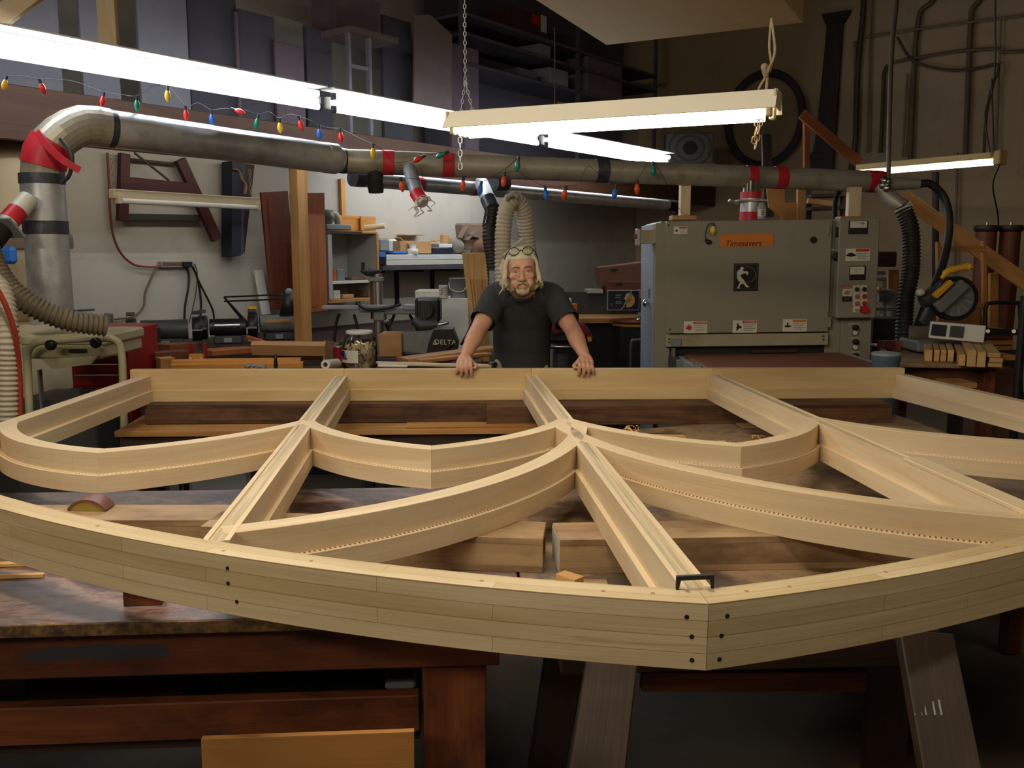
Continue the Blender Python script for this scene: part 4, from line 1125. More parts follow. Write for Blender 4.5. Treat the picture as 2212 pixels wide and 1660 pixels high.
pxbox(MB(), 1384, 491, 1390, 527, SY - 0.03, 0.12).build('switch_plate', STEEL, sw, bev=0.003)
q = P(1383, 508, SY); MB().cyl(q, q + V(-0.02, 0, 0), 0.014, seg=12).build('stop_button', RED, sw)
door = sbox('front_door', 1448, 476, 1795, 719, 0.04, 0.04, SANDGREY, bev=0.005)
for y in (500, 700): sbox('hinge', 1795, y - 12, 1800, y + 10, 0.05, 0.03, SANDGREY, door)
for y in (484, 710): sbox('door_screw', 1450, y - 2, 1454, y + 2, 0.043, 0.01, DGREY, door, 0.001)
# name plate
pl_ = sbox('name_plate', 1563, 506, 1677, 533, 0.043, 0.005, LABELORANGE, door, 0.001)
c = S(1612, 526, 0.0438)
text('Timesavers', 0.052, facing(c, V(1, 0, 0), FRONT), INK, pl_, shear=0.25)
c = S(1660, 526, 0.0438)
MB().box(c, (0.055, 0.0012, 0.03)).build('faded_mark', paint('faded_ink', rgb(190, 116, 52), 0.5), pl_)
# emblem: a striding figure holding a clock ring
em = sbox('emblem', 1592, 569, 1643, 629, 0.043, 0.005, INK, door, 0.001)
EX = lambda x, y: ((x - 817) / 1000 * 0.308, -(y - 1230) / 1000 * 0.308)
Mem = facing(S(1617.8, 598.6, 0.0436), V(1, 0, 0), FRONT)
figure = [(700, 1015), (735, 1010), (760, 1035), (755, 1060), (735, 1085), (760, 1100), (800, 1105), (850, 1115), (862, 1135), (850, 1190), (825, 1190), (815, 1150), (760, 1160), (710, 1175), (695, 1190), (715, 1240), (770, 1290), (790, 1340), (840, 1400), (900, 1440), (820, 1450), (810, 1430), (745, 1360), (700, 1390), (670, 1445), (705, 1465), (625, 1470), (640, 1440), (670, 1370), (690, 1335), (640, 1300), (620, 1240), (615, 1130), (640, 1090), (680, 1070), (685, 1035)]
MB().prism([EX(*p) for p in figure], Mem, 0.002).build('emblem_figure', LABEL, em)
m = MB(); cc = EX(850, 1180); rr = 165 / 1000 * 0.308
pts = [Mem @ V(cc[0] + rr * cos(t), cc[1] + rr * sin(t), 0.001) for t in [radians(-110 + 230 * i / 30) for i in range(31)]]
m.tube(pts, 0.0016, 5)
for i in range(12):
    t = radians(30 * i - 90)
    if -1.9 < t < 2.1: m.bar(Mem @ V(cc[0] + rr * .88 * cos(t), cc[1] + rr * .88 * sin(t), 0.001), Mem @ V(cc[0] + rr * cos(t), cc[1] + rr * sin(t), 0.001), 0.002, 0.002, up=FRONT)
m.build('clock_ring', INKGREY, em)
m = MB()
for a, b in (((590, 970), (1050, 970)), ((1050, 970), (1030, 1480)), ((1030, 1480), (585, 1480)), ((585, 1480), (590, 970))):
    p, q = EX(*a), EX(*b); m.bar(Mem @ V(p[0], p[1], 0.0008), Mem @ V(q[0], q[1], 0.0008), 0.0012, 0.0012, up=FRONT)
m.build('emblem_border', INKGREY, em)
c = S(1764, 520, 0.043); MB().cyl(c, c + V(0, -0.006, 0), 0.022, seg=18).build('door_hole', INK, door)
# warning labels
def label(x0, y0, x1, y1, d, par, head, blob, lines=4, hx=0.42, word=None):
    o = sbox('warning_label', x0, y0, x1, y1, d, 0.004, LABEL, par, 0.0005)
    w, h = x1 - x0, y1 - y0
    sbox('label_header', x0 + w * hx, y0 + 1, x1 - 1, y0 + h * 0.24, d + 0.002, 0.003, head, o, 0)
    if word:
        text(word, h * 0.0028 * 0.235, facing(S(x0 + w * (hx + 1) / 2, y0 + h * 0.14, d + 0.0026), V(1, 0, 0), FRONT), LABEL, o)
    m = MB()
    for i in range(lines):
        y = y0 + h * (0.36 + 0.56 * i / lines); pxbox(m, x0 + w * (hx + 0.03), y, x1 - w * (0.06 + 0.1 * (i % 2)), y + h * 0.045, SY - d - 0.001, 0.002)
    m.build('small_print', INKGREY, o)
    cx, cy, r = x0 + w * hx * 0.5, y0 + h * 0.55, min(w * hx, h) * 0.42 * SY / FPX
    M = facing(S(cx, cy, d + 0.001), V(1, 0, 0), FRONT); pts = []
    shp = {'burst': [1, .55, .95, .5, 1.05, .5, .9, .45, 1, .6, .4, .5, .6, .5, .9, .5], 'arm': [.9, .7, .35, .5, 1, .8, .3, .3, .5, .3, .6, .95, .5, .3, .4, .6], 'hand': [1, .4, .25, .3, .9, .8, .3, .5, .9, .7, .3, .35, .25, .3, .3, .5], 'hill': [1.3, .9, .7, .6, .75, .6, .8, .9, 1.3, .5, .3, .3, .3, .3, .3, .5]}[blob]
    for i, q in enumerate(shp): pts.append((r * q * cos(2 * pi * i / 16), r * q * sin(2 * pi * i / 16)))
    MB().prism(pts, M, 0.0015).build('pictogram', LABELRED if blob == 'burst' else INK, o)
    return o
label(1482, 693, 1532, 719, 0.043, door, LABELRED, 'burst', word='DANGER'); label(1588, 692, 1639, 719, 0.043, door, LABELRED, 'arm', word='DANGER'); label(1696, 691, 1747, 718, 0.043, door, LABELORANGE, 'hand')
label(1463, 488, 1492, 504, 0.043, door, LABELRED, 'hand', 3, 0.38)
# sill, mouth and conveyor
sill = sbox('lower_sill', 1443, 722, 1793, 748, 0.06, 0.06, SANDLIGHT)
sbox('slide_block', 1455, 731, 1476, 748, 0.075, 0.03, GREY, sill)
for x, y in ((1450, 731), (1450, 738), (1783, 729), (1783, 736)): sbox('sill_screw', x - 2, y - 2, x + 2, y + 2, 0.063, 0.01, DGREY, sill, 0.001)
sbox('mouth', 1460, 749, 1795, 764, 0.004, 0.02, INK, bev=0)
bt = S(1500, 764).z; bl, br = S(1478, 764).x, S(1822, 764).x
belt = MB().box(((bl + br) / 2, SY - 0.38, bt - 0.03), (br - bl, 0.80, 0.06)).build('conveyor_belt', paint('belt_brown', rgb(126, 78, 58), 0.6, var=0.08, scale=20), sn, bev=0.02)
MB().box(((bl + br) / 2, SY - 0.36, bt - 0.075), (br - bl - 0.05, 0.70, 0.05)).build('conveyor_bed', GREY, belt, bev=0.003)
MB().box((bl - 0.025, SY - 0.36, bt - 0.035), (0.03, 0.62, 0.06)).build('side_rail', PVCGREY, belt, bev=0.004)
MB().box((bl - 0.03, SY - 0.58, bt - 0.04), (0.06, 0.10, 0.09)).build('tracking_bracket', GREY, belt, bev=0.006); MB().box((bl - 0.05, SY - 0.2, bt - 0.05), (0.05, 0.06, 0.08)).build('tracking_bracket', GREY, belt, bev=0.006)
MB().box((br + 0.03, SY - 0.36, bt - 0.035), (0.03, 0.62, 0.06)).build('side_rail', PVCGREY, belt, bev=0.004)
q = P(1450, 790, SY - 0.1)
MB().box((bl - 0.07, SY - 0.06, 0.75), (0.06, 0.10, 0.35)).build('height_screw', DGREY, sn, bev=0.006)
MB().cyl((bl - 0.07, SY - 0.06, 0.80), (bl - 0.07, SY - 0.06, bt + 0.05), 0.016, seg=12).build('height_screw', STEEL, sn)
m = MB(); m.box((bl + 0.6, SY - 0.03, bt + 0.018), (0.30, 0.02, 0.02)); m.build('dust_lip', DARKWOOD, sn)
# right column and control box
col = sbox('right_column', 1798, 476, 1850, 900, 0.005, 0.55, SANDGREY)
lw = sbox('lower_panel', 1822, 690, 1876, 900, 0.02, 0.30, SANDGREY)
cb = sbox('control_box', 1822, 474, 1897, 690, 0.10, 0.22, SANDGREY, bev=0.006)
q = S(1810, 557, 0.02); kn = MB().lathe([(0.012, 0), (0.02, 0.02), (0.03, 0.03), (0.032, 0.06), (0.02, 0.07)], q, FRONT, 14).build('selector_knob', BLACK, col)
sbox('knob_label', 1797, 540, 1819, 545, 0.02, 0.01, SANDLIGHT, col, 0)
for y in (505, 680): sbox('hinge', 1817, y - 12, 1823, y + 10, 0.09, 0.04, BLACK, cb)
g1 = sbox('ammeter', 1841, 480, 1882, 509, 0.105, 0.01, BLACK, cb, 0.003)
sbox('meter_face', 1845, 481, 1880, 495, 0.112, 0.01, LABEL, g1, 0.001)
m = MB(); pxbox(m, 1848, 484, 1876, 485, SY - 0.1128, 0.001); pxbox(m, 1868, 485, 1874, 488, SY - 0.1128, 0.001); m.build('meter_scale', INKGREY, g1)
label(1834, 540, 1885, 567, 0.103, cb, LABELRED, 'hill')
g2 = sbox('ammeter', 1842, 577, 1876, 608, 0.105, 0.012, BLACK, cb, 0.004)
sbox('meter_face', 1844, 579, 1873, 596, 0.114, 0.01, LABEL, g2, 0.002)
m = MB(); M = facing(S(1858.5, 596, 0.1148), V(1, 0, 0), FRONT)
m.tube([M @ V(0.034 * cos(radians(a)), 0.034 * sin(radians(a)), 0) for a in range(50, 131, 10)], 0.0008, 4); m.bar(M @ V(0, 0, 0), M @ V(-0.012, 0.03, 0), 0.001, 0.001, up=FRONT); m.build('meter_scale', INK, g2)
lb_ = sbox('warning_label', 1826, 620, 1846, 643, 0.103, 0.004, LABEL, cb, 0)
sbox('label_header', 1826, 620, 1846, 626, 0.105, 0.004, LABELRED, lb_, 0)
text('DANGER', 0.012, facing(S(1836, 623, 0.1056), V(1, 0, 0), FRONT), LABEL, lb_)
c = S(1836, 635, 0.104); MB().prism([(0.024 * cos(t * .7) * (1 if t % 2 else .7), 0.014 * sin(t * .7)) for t in range(9)], facing(c, V(1, 0, 0), FRONT), 0.001).build('pictogram', paint('picto_tan', rgb(170, 120, 84)), lb_)
dk = sbox('data_plate', 1825, 643, 1845, 654, 0.103, 0.004, INK, cb, 0)
m = MB()
for y in (645.5, 648, 650.5): pxbox(m, 1829, y, 1841, y + 0.8, SY - 0.1056, 0.001)
m.build('small_print', INKGREY, dk)
GREENB = paint('button_green', rgb(30, 52, 40), 0.4); REDB = paint('button_red', rgb(176, 44, 40), 0.4); ORB = paint('button_salmon', rgb(190, 96, 66), 0.4)
for col_, xs, bx in ((0, 1856, ((628, GREENB), (643, ORB), (658, ORB))), (1, 1872, ((628, BLACK), (643, REDB), (658, REDB)))):
    for y, mt in bx:
        p = sbox('button_plate', xs - 8, y - 8.5, xs + 6, y + 6, 0.103, 0.004, LABEL, cb, 0.001)
        q = S(xs, y, 0.104); MB().lathe([(0.014, 0), (0.015, 0.006), (0.0115, 0.012), (0.010, 0.018)], q, FRONT, 14).build('button', mt, p)
p = sbox('button_plate', 1848, 665, 1862, 678, 0.103, 0.004, LABEL, cb, 0.001)
q = S(1856, 673, 0.104); MB().bar(q + V(-0.014, -0.006, 0), q + V(0.016, -0.006, 0.004), 0.012, 0.012, up=FRONT).build('switch_lever', PINE_DARK, p)
p = sbox('button_plate', 1864, 664, 1880, 679, 0.103, 0.004, REDB, cb, 0.001)
q = S(1871, 671, 0.104); MB().lathe([(0.014, 0), (0.014, 0.014), (0.025, 0.018), (0.022, 0.03)], q, FRONT, 18).build('stop_button', paint('stop_red', rgb(196, 30, 50), 0.35), p)
for y in (700, 731, 761):
    sbox('gauge_label', 1838, y, 1860, y + 5, 0.023, 0.004, SANDLIGHT, lw, 0)
    q = S(1849, y + 10, 0.02); MB().lathe([(0.012, 0), (0.018, 0.015), (0.019, 0.035), (0.01, 0.04)], q, FRONT, 14).build('regulator_knob', BLACK, lw)
    q = S(1849, y + 21, 0.02); g = MB().lathe([(0.019, 0), (0.021, 0.012), (0.019, 0.022), (0.0185, 0.022)], q, FRONT, 18).build('pressure_gauge', STEEL, lw)
    MB().cyl(q + V(0, -0.022, 0), q + V(0, -0.0228, 0), 0.0165, seg=18).build('gauge_face', LABEL, g)
    MB().bar(q + V(0, -0.0235, 0), q + V(0.008, -0.0235, 0.010), 0.002, 0.001, up=FRONT).build('gauge_needle', INK, g)
sn.rotation_euler = (0, radians(-0.7), 0)

# things standing on the sander
topz = S(1622, 474).z + 0.005
def standing(name, x0, x1, y0, Y, d, mt, label, cat, foot=None):
    a, b = P(x0, 470, Y), P(x1, 470, Y); zt = P((x0 + x1) / 2, y0, Y).z
    o = thing(name, V((a.x + b.x) / 2, Y, topz), label, cat)
    MB().box(((a.x + b.x) / 2, Y + d / 2, (topz + 0.03 + zt) / 2), (b.x - a.x, d, zt - topz - 0.03)).build('post', mt, o, bev=0.002)
    MB().box(((a.x + b.x) / 2 - 0.01, Y + d / 2, topz + 0.015), (b.x - a.x + 0.10, d + 0.05, 0.03)).build('foot', PINE_DARK, o, bev=0.003)
    return o
standing('duct_support', 1470, 1491, 384, 6.28, 0.09, PINE, 'pale wooden post holding the duct above the left corner of the sander', 'post')
standing('duct_support', 1832, 1859, 404, 6.42, 0.06, PINE, 'pale wooden post holding the duct above the right corner of the sander', 'post')
o = thing('glue_bottle', P(1645, 472, 6.15), 'small clear bottle with white label on top of the sander beside the red taped pipe', 'bottle')
q = P(1645, 473, 6.15); q.z = topz
MB().lathe([(0.026, 0), (0.027, 0.01), (0.027, 0.075), (0.02, 0.09), (0.022, 0.108)], q, seg=14).build('bottle', PVCGREY, o)
MB().cyl(q + V(0, 0, 0.02), q + V(0, 0, 0.065), 0.0278, seg=14).build('label_band', LABEL, o)
m = MB()
for z in (0.03, 0.042, 0.054): m.box(q + V(0, -0.028, z), (0.02, 0.002, 0.006))
m.build('print', INK, o)
# bulb hanging on the front of the sander
q = P(1540, 497, SY - 0.07)
o = thing('festoon_bulb', q, 'yellow bulb with a dark cord hanging on the front of the sander', 'bulb')
MB().lathe([(0.001, -0.032), (0.009, -0.026), (0.018, -0.008), (0.016, 0.012), (0.008, 0.026)], q, V(0, 0, 1), 12).build('bulb', BULB['yellow'], o)
MB().cyl(q + V(0, 0, 0.022), q + V(0, 0, 0.045), 0.009, seg=10).build('bulb_holder', GREEN, o)
MB().tube(cr([q + V(0, 0, 0.045), P(1532, 484, SY - 0.06), P(1526, 495, SY - 0.05), P(1524, 512, SY - 0.05), P(1530, 522, SY - 0.06)], 6), 0.003, 6).build('cord', BLACK, o)
m = MB(); q = P(1531, 523, SY - 0.06); m.ball(q, (0.02, 0.014, 0.014)); m.ball(q + V(-0.015, 0, 0.012), 0.011); m.build('plug', BLACK, o)

# ------------------------------------------------------------- right-hand wall and the corner in front of it
def conduit(name, pts, r, mat, label, off=0.06, n=6):
    o = MB().tube(cr([RW(x, y, off) for x, y in pts], n), r, 8).build(name, mat)
    return tag(o, label, 'pipe')
PIPEDK = paint('pipe_dark', rgb(86, 71, 55), 0.5); PIPELT = paint('pipe_painted', rgb(138, 121, 97), 0.6); PIPEMD = paint('pipe_brown', rgb(112, 96, 76), 0.6)
conduit('bent_pipe', [(1866, -40), (1864, 30), (1858, 90), (1853, 150), (1850, 230), (1848, 300), (1842, 345), (1836, 376)], 0.034, PIPEDK, 'thick dark bent pipe on the right wall nearest the wooden column board')
conduit('conduit', [(1846, 95), (1847, 110), (1846, 330)], 0.016, PIPELT, 'thin pale conduit close behind the thick dark bent pipe')
conduit('conduit', [(1885, -40), (1880, 80), (1874, 330)], 0.014, PIPELT, 'straight pale conduit right of the thick dark bent pipe')
conduit('bent_pipe', [(2030, -30), (2012, 4), (1990, 22), (1982, 55), (1975, 130), (1966, 350)], 0.028, PIPEMD, 'brown pipe with a bend at the top of the picture, left of its pair')
conduit('bent_pipe', [(2130, -30), (2114, 2), (2100, 20), (2096, 60), (2092, 150), (2085, 345)], 0.028, PIPEMD, 'brown pipe with a bend at the top of the picture, right of its pair')
conduit('conduit', [(1866, 80), (2040, 55), (2240, 30)], 0.013, PIPELT, 'uppermost thin horizontal conduit on the right wall', 0.10)
conduit('conduit', [(1930, 134), (2060, 112), (2150, 106), (2165, 112), (2240, 110)], 0.018, PIPEMD, 'lower horizontal conduit with a small offset on the right wall', 0.10)
conduit('drooping_cable', [(1938, 80), (1965, 124), (2000, 142), (2060, 152), (2120, 146), (2150, 139), (2157, 152), (2144, 185), (2131, 245), (2125, 335)], 0.016, PIPEDK, 'drooping dark cable that sags between the two bent brown pipes', 0.12)
conduit('conduit', [(1918, 140), (1909, 160), (1908, 200), (1902, 330)], 0.022, PIPEDK, 'dark hooked conduit between the bent pipe and the hanger pipe')
conduit('conduit', [(1960, 160), (1950, 340)], 0.014, PIPELT, 'pale conduit directly left of the left bent brown pipe')
conduit('conduit', [(2068, 330), (2060, 700)], 0.014, PIPELT, 'long pale conduit running down below the far right light')
conduit('conduit', [(2162, 40), (2152, 330)], 0.010, PIPELT, 'faint thin conduit near the right edge of the right wall')
o = MB().tube(cr([P(1940, -40, 6.5), P(1936, 10, 6.5), P(1928, 90, 6.5), P(1923, 190, 6.5), P(1919, 388, 6.5)], 6), 0.016, 10).build('hanger_pipe', PIPEDK)
tag(o, 'dark hanging pipe holding up the end of the duct', 'pipe')
# carved brown column board on the wall
cb2 = thing('column_board', RW(1790, 360, 0.05), 'dark brown column shaped board with flared head on the right wall', 'column board')
q = RW(1793, 200, 0.02); M = facing(q, B_, -A_); sc = (q - CAM).dot(FW) / FPX * 1.12
def cbp(pts): return [((x - 1793) * sc, (200 - y) * sc) for x, y in pts]
MB().prism(cbp([(1783, 75), (1813, 75), (1811, 200), (1808, 312), (1768, 312), (1774, 270), (1780, 150)]), M, 0.06).build('shaft', DARKWOOD, cb2)
MB().prism(cbp([(1774, 56), (1827, 56), (1815, 75), (1782, 75)]), M, 0.10).build('capital', DARKWOOD, cb2)
MB().prism(cbp([(1766, 312), (1809, 312), (1808, 362), (1760, 362), (1760, 325)]), M, 0.09).build('base', DARKWOOD, cb2)
# big dark hoop, fan, brace
q = RW(1652, 258, 0.10); m = MB()
m.tube([q + B_ * 0.50 * cos(t) + V(0, 0, 0.58 * sin(t)) + A_ * -0.02 for t in [2 * pi * i / 40 for i in range(41)]], 0.05, 8)
tag(m.build('hoop', DARKROOM), 'large dark round hoop hanging on the wall behind the shop light', 'hoop')
Mb = P(1795, 300, 9.3)
br = thing('stud_brace', P(1742, 420, 9.3), 'brown stud with a slanting brace standing behind the sander and duct', 'brace')
MB().bar(P(1743, 470, 9.3), P(1741, 246, 9.3), 0.055, 0.06, up=FRONT).build('stud', OAK, br, bev=0.003)
MB().bar(P(1732, 246, 9.25), P(1856, 352, 9.25), 0.10, 0.04, up=FRONT).build('brace', OAK, br, bev=0.003)
o = MB().bar(P(1660, 470, 9.0), P(1655, 290, 9.0), 0.09, 0.05, up=FRONT).build('stud', DARKWOOD); tag(o, 'dim brown upright stud behind the rope of the shop light', 'stud')
sh = thing('plywood_offcut', P(1700, 470, 8.0), 'notched orange plywood sheet standing behind the sander', 'plywood')
def flatpoly(pts, Y, th): 
    M = facing(V(0, Y, 0), V(1, 0, 0), FRONT); return MB().prism([(P(x, y, Y).x, P(x, y, Y).z) for x, y in pts], M, th)
flatpoly([(1655, 408), (1694, 408), (1694, 438), (1722, 438), (1722, 520), (1690, 520), (1686, 470), (1659, 448)], 8.0, 0.015).build('sheet', PLY, sh)
MB().bar(P(1730, 530, 7.95), P(1730, 408, 7.95), 0.065, 0.05, up=FRONT).build('batten', PINE_DARK, sh, bev=0.002)
lr = thing('lumber_rack', P(1790, 470, 9.0), 'dark rack of boards in the gap above the sander', 'rack')
for y in (425, 452): MB().bar(P(1742, y, 8.8), P(1826, y - 3, 8.8), 0.3, 0.03).build('board', DARKWOOD, lr)
MB().bar(P(1744, 434, 8.7), P(1800, 441, 8.7), 0.05, 0.05).build('board', PINE_DARK, lr)
for x in (1746, 1822): MB().bar(P(x, 560, 8.85), P(x, 395, 8.85), 0.05, 0.05, up=FRONT).build('upright', DARKWOOD, lr)
cdz = MB().tube(cr([P(1822, 400, 7.0), P(1806, 430, 6.9), P(1803, 476, 6.7)], 6), 0.020, 8); tag(cdz.build('black_hose', RUBBER), 'short black hose running from the duct down behind the sander', 'hose')
# box fan on the loft
fy = 11.2; q = P(1487, 322, fy)
fan = thing('box_fan', V(q.x, fy, P(1487, 352, fy).z), 'grey square box fan lying above the duct at the end of the loft', 'fan')
w_ = 100 / FPX * fy * 0.5; h_ = 64 / FPX * fy * 0.5
MB().box(q, (2 * w_, 0.20, 2 * h_)).build('housing', PVCGREY, fan, bev=0.02)
for r in (0.94, 0.62, 0.28): MB().tube([q + V(w_ * 0.93 * r * cos(t), -0.105, h_ * 1.25 * r * sin(t)) for t in [2 * pi * i / 32 for i in range(33)]], 0.012, 6).build('grille_ring', GREY, fan)
MB().cyl(q + V(0, -0.10, 0), q + V(0, -0.13, 0), 0.08, seg=16).build('hub', DGREY, fan)
o = pxbox(MB(), 1392, 352, 1545, 363, fy - 0.1, 0.6).build('shelf_board', CREAMCEIL, bev=0.004); tag(o, 'pale shelf board under the box fan above the duct', 'board')
o = pxbox(MB(), 1400, 363, 1540, 372, fy, 0.4).build('shelf_block', DARKWOOD); tag(o, 'dark packing block under the pale fan shelf', 'block')

# long board, pipes, columns
o = MB().bar(P(1950, 425, 7.6), P(2240, 628, 6.9), 0.115, 0.035, up=FRONT).build('long_board', FIR, bev=0.003); tag(o, 'long yellow board leaning diagonally across the right wall', 'board')
o = MB().cyl(P(2021, 372, 8.4), P(2021, 640, 8.4), 0.030, seg=14).build('black_pipe', RUBBER); tag(o, 'black upright pipe behind the arching vacuum hose', 'pipe')
for i, (xa, lab) in enumerate(((2132, 'left brown turned wooden column standing by the right wall'), (2184, 'right brown turned wooden column standing by the right wall'))):
    q = P(xa, 487, 8.4); k = thing('wooden_column', V(q.x, q.y, 0), lab, 'column')
    MB().cyl((q.x, q.y, 0.10), (q.x, q.y, q.z - 0.06), 0.088, seg=22).build('shaft', MAHOG, k)
    MB().lathe([(0.088, 0), (0.108, 0.015), (0.11, 0.04), (0.10, 0.06)], (q.x, q.y, q.z - 0.06), seg=22).build('capital', DARKWOOD, k)
    MB().cyl((q.x, q.y, 0), (q.x, q.y, 0.10), 0.11, seg=22).build('base', DARKWOOD, k)
    MB().cyl((q.x, q.y, q.z), (q.x, q.y, q.z + 0.03), 0.012, seg=8).build('dowel_pin', STEEL, k)
o = MB().bar(P(2144, 800, 7.8), P(2146, 590, 7.8), 0.075, 0.04, up=FRONT).build('stud', FIR, bev=0.003); tag(o, 'orange brown stud standing in front of the left wooden column', 'stud')
# open yellow timber frame
yf = thing('timber_stand', P(2075, 760, 6.7), 'open yellow timber frame standing behind the mitre saw', 'frame')
for x, yt in ((2026, 523), (2124, 521)): MB().bar(P(x + 4, 800, 6.7), P(x, yt, 6.7), 0.026, 0.04, up=FRONT).build('upright', FIR, yf, bev=0.002)
MB().bar(P(2030, 539, 6.7), P(2121, 537, 6.7), 0.04, 0.028, up=FRONT).build('rail', FIR, yf, bev=0.002)
MB().bar(P(2100, 659, 6.72), P(2122, 659, 6.72), 0.03, 0.03, up=FRONT).build('rail', FIR, yf, bev=0.002)
pxbox(MB(), 2016, 672, 2124, 712, 6.74, 0.015).build('panel', PLY, yf)
# cut-off table with the mitre saw
TZ2 = 0.94
tb = thing('cutoff_table', V(2.6, 5.8, 0), 'worn plywood topped table carrying the mitre saw and pale timbers at right', 'table')
tp = [PZ(1926, 785, TZ2), PZ(2168, 789, TZ2), V(3.45, 6.5, TZ2), PZ(1900, 752, TZ2)]
MB().prism([(q.x, q.y) for q in tp], Matrix.Translation((0, 0, TZ2 - 0.025)), 0.025).build('top', TABLEMAT, tb, bev=0.003)
for q in (tp[0] + V(0.05, 0.08, 0), tp[1] + V(-0.05, 0.08, 0), tp[2] + V(-0.1, -0.1, 0), tp[3] + V(0.12, -0.10, 0)): MB().box((q.x, q.y, (TZ2 - 0.025) / 2), (0.07, 0.07, TZ2 - 0.025)).build('leg', BENCHLEG, tb, bev=0.003)
MB().bar(V(tp[0].x + 0.05, tp[0].y + 0.1, TZ2 - 0.07), V(tp[1].x - 0.05, tp[1].y + 0.1, TZ2 - 0.07), 0.03, 0.09).build('apron', BENCHLEG, tb)
MB().bar(V(tp[0].x + 0.1, tp[0].y + 0.35, 0.35), V(tp[1].x, tp[1].y + 0.35, 0.35), 0.6, 0.02).build('shelf', DARKWOOD, tb)
# pale timbers
random.seed(4)
def timber(x0, y0, x1, y1, Lh, label, mat=PINE_RAW, yaw=0.415, z=None):
    q = PZ((x0 + x1) / 2, y1, z if z else TZ2 + 0.001); w = (x1 - x0) / FPX * q.y * 0.86; h = (y1 - y0) / FPX * q.y
    d = V(sin(yaw), cos(yaw), 0)
    o = MB().box(V(q.x, q.y, q.z + h / 2) + d * Lh / 2, (w, Lh, h), (0, 0, -yaw)).build('timber', mat, bev=0.003)
    return tag(o, label, 'timber', 'pale timbers on the cutoff table')
for i, (x0, y0, x1, y1, Lh, lab) in enumerate(((1996, 756, 2014, 781, .42, 'leftmost pale timber in the row on the cutoff table'), (2016, 756, 2029, 781, .45, 'second pale timber from the left in the row on the cutoff table'),
        (2030, 757, 2044, 781, .5, 'third pale timber from the left in the row on the cutoff table'), (2046, 756, 2060, 782, .6, 'fourth timber from the left, its end grain darker, on the cutoff table'),
        (2069, 766, 2085, 791, .75, 'timber with a reddish end sticking out furthest left of the overhanging ones'), (2087, 757, 2108, 793, .8, 'tall pale timber right of the reddish ended one'), (2109, 760, 2129, 794, .8, 'tall pale timber at the right of the row, beside the flat stack'))):
    timber(x0, y0, x1, y1, Lh, lab)
t1 = timber(2133, 784, 2165, 794, .5, 'bottom flat timber of the small stack at the right of the table')
q = PZ(2149, 794, TZ2); hh = 10.5 / FPX * q.y
timber(2136, 774, 2167, 784, .5, 'middle flat timber of the small stack at the right of the table', z=TZ2 + 1.05 * hh); timber(2132, 763, 2162, 773, .8, 'top long flat timber of the small stack at the right of the table', z=TZ2 + 2.1 * hh)
# mitre saw
ms = thing('mitre_saw', V(P(2050, 700, 5.95).x, 5.95, TZ2), 'mitre saw with a yellow handle and dark round blade guard', 'saw')
c = P(2060, 645, 5.95); R_ = 0.135
m = MB().cyl(c + V(0, -0.035, 0), c + V(0, 0.035, 0), R_ * 1.08, seg=32); m.build('blade_guard', RUBBER, ms)
MB().cyl(c + V(0, -0.040, 0), c + V(0, -0.036, 0), R_ * 0.86, seg=32).build('blade', GREY, ms)
m = MB()
for k in range(5): t = 0.3 - k * 0.55; m.bar(c + V(0, -0.042, 0) + V(cos(t), 0, sin(t)) * 0.05, c + V(0, -0.042, 0) + V(cos(t), 0, sin(t)) * 0.105, 0.016, 0.003, up=FRONT)
m.build('blade_slots', PVCGREY, ms)
MB().bar(P(2024, 668, 5.87), P(2084, 612, 5.87), 0.075, 0.05, up=FRONT).build('upper_arm', GREY, ms, bev=0.008)
MB().bar(P(2018, 642, 5.86), P(2054, 608, 5.86), 0.035, 0.05, up=FRONT).build('yellow_cover', YELLOW, ms, bev=0.006)
MB().tube(cr([P(2034, 602, 5.86), P(2046, 588, 5.86), P(2066, 581, 5.86), P(2092, 577, 5.86), P(2094, 580, 5.86)], 6), [0.014] * 4 + [0.022] * 14 + [0.026] * 6 + [0.014], 10).build('handle', YELLOW, ms)
MB().tube(cr([P(2028, 632, 5.88), P(2034, 610, 5.88), P(2050, 602, 5.88), P(2065, 604, 5.88)], 5), 0.012, 8).build('handle_bracket', BLACK, ms)
MB().cyl(P(1990, 650, 5.95), P(2020, 640, 5.95), 0.05, 0.06, seg=18).build('motor', DGREY, ms)
MB().ball(P(1988, 632, 5.9), (0.03, 0.03, 0.025)).build('motor_cap', PVC, ms)
MB().box((c.x - 0.05, 6.0, TZ2 + 0.05), (0.42, 0.30, 0.07)).build('base', GREY, ms, bev=0.01)
MB().box((c.x - 0.05, 6.02, TZ2 + 0.13), (0.40, 0.03, 0.09)).build('fence', STEEL, ms, bev=0.004)
MB().bar(P(1996, 700, 6.05), P(2016, 660, 6.0), 0.06, 0.07, up=FRONT).build('pivot_post', DGREY, ms, bev=0.01)
MB().box((c.x - 0.05, 6.0, TZ2 + 0.008), (0.30, 0.26, 0.015)).build('foot', DGREY, ms)
# printed carton
pc = thing('printed_carton', P(2070, 730, 5.75), 'white carton with dark printed pictures standing behind the pale timbers', 'carton')
MB().bar(P(2008, 712, 5.72), P(2126, 722, 5.62), 0.05, 0.105).build('carton', WHITE, pc, bev=0.003)
for x0, x1 in ((2012, 2044), (2052, 2082)):
    a = P(x0, (712 + (x0 - 2008) * .085), 5.69 - (x0 - 2008) * 0.00085 - 0.0); b = P(x1, (712 + (x1 - 2008) * .085), 5.69 - (x1 - 2008) * 0.00085)
    MB().bar(a, b, 0.004, 0.07).build('printed_picture', NAVY if x0 < 2020 else DGREY, pc)
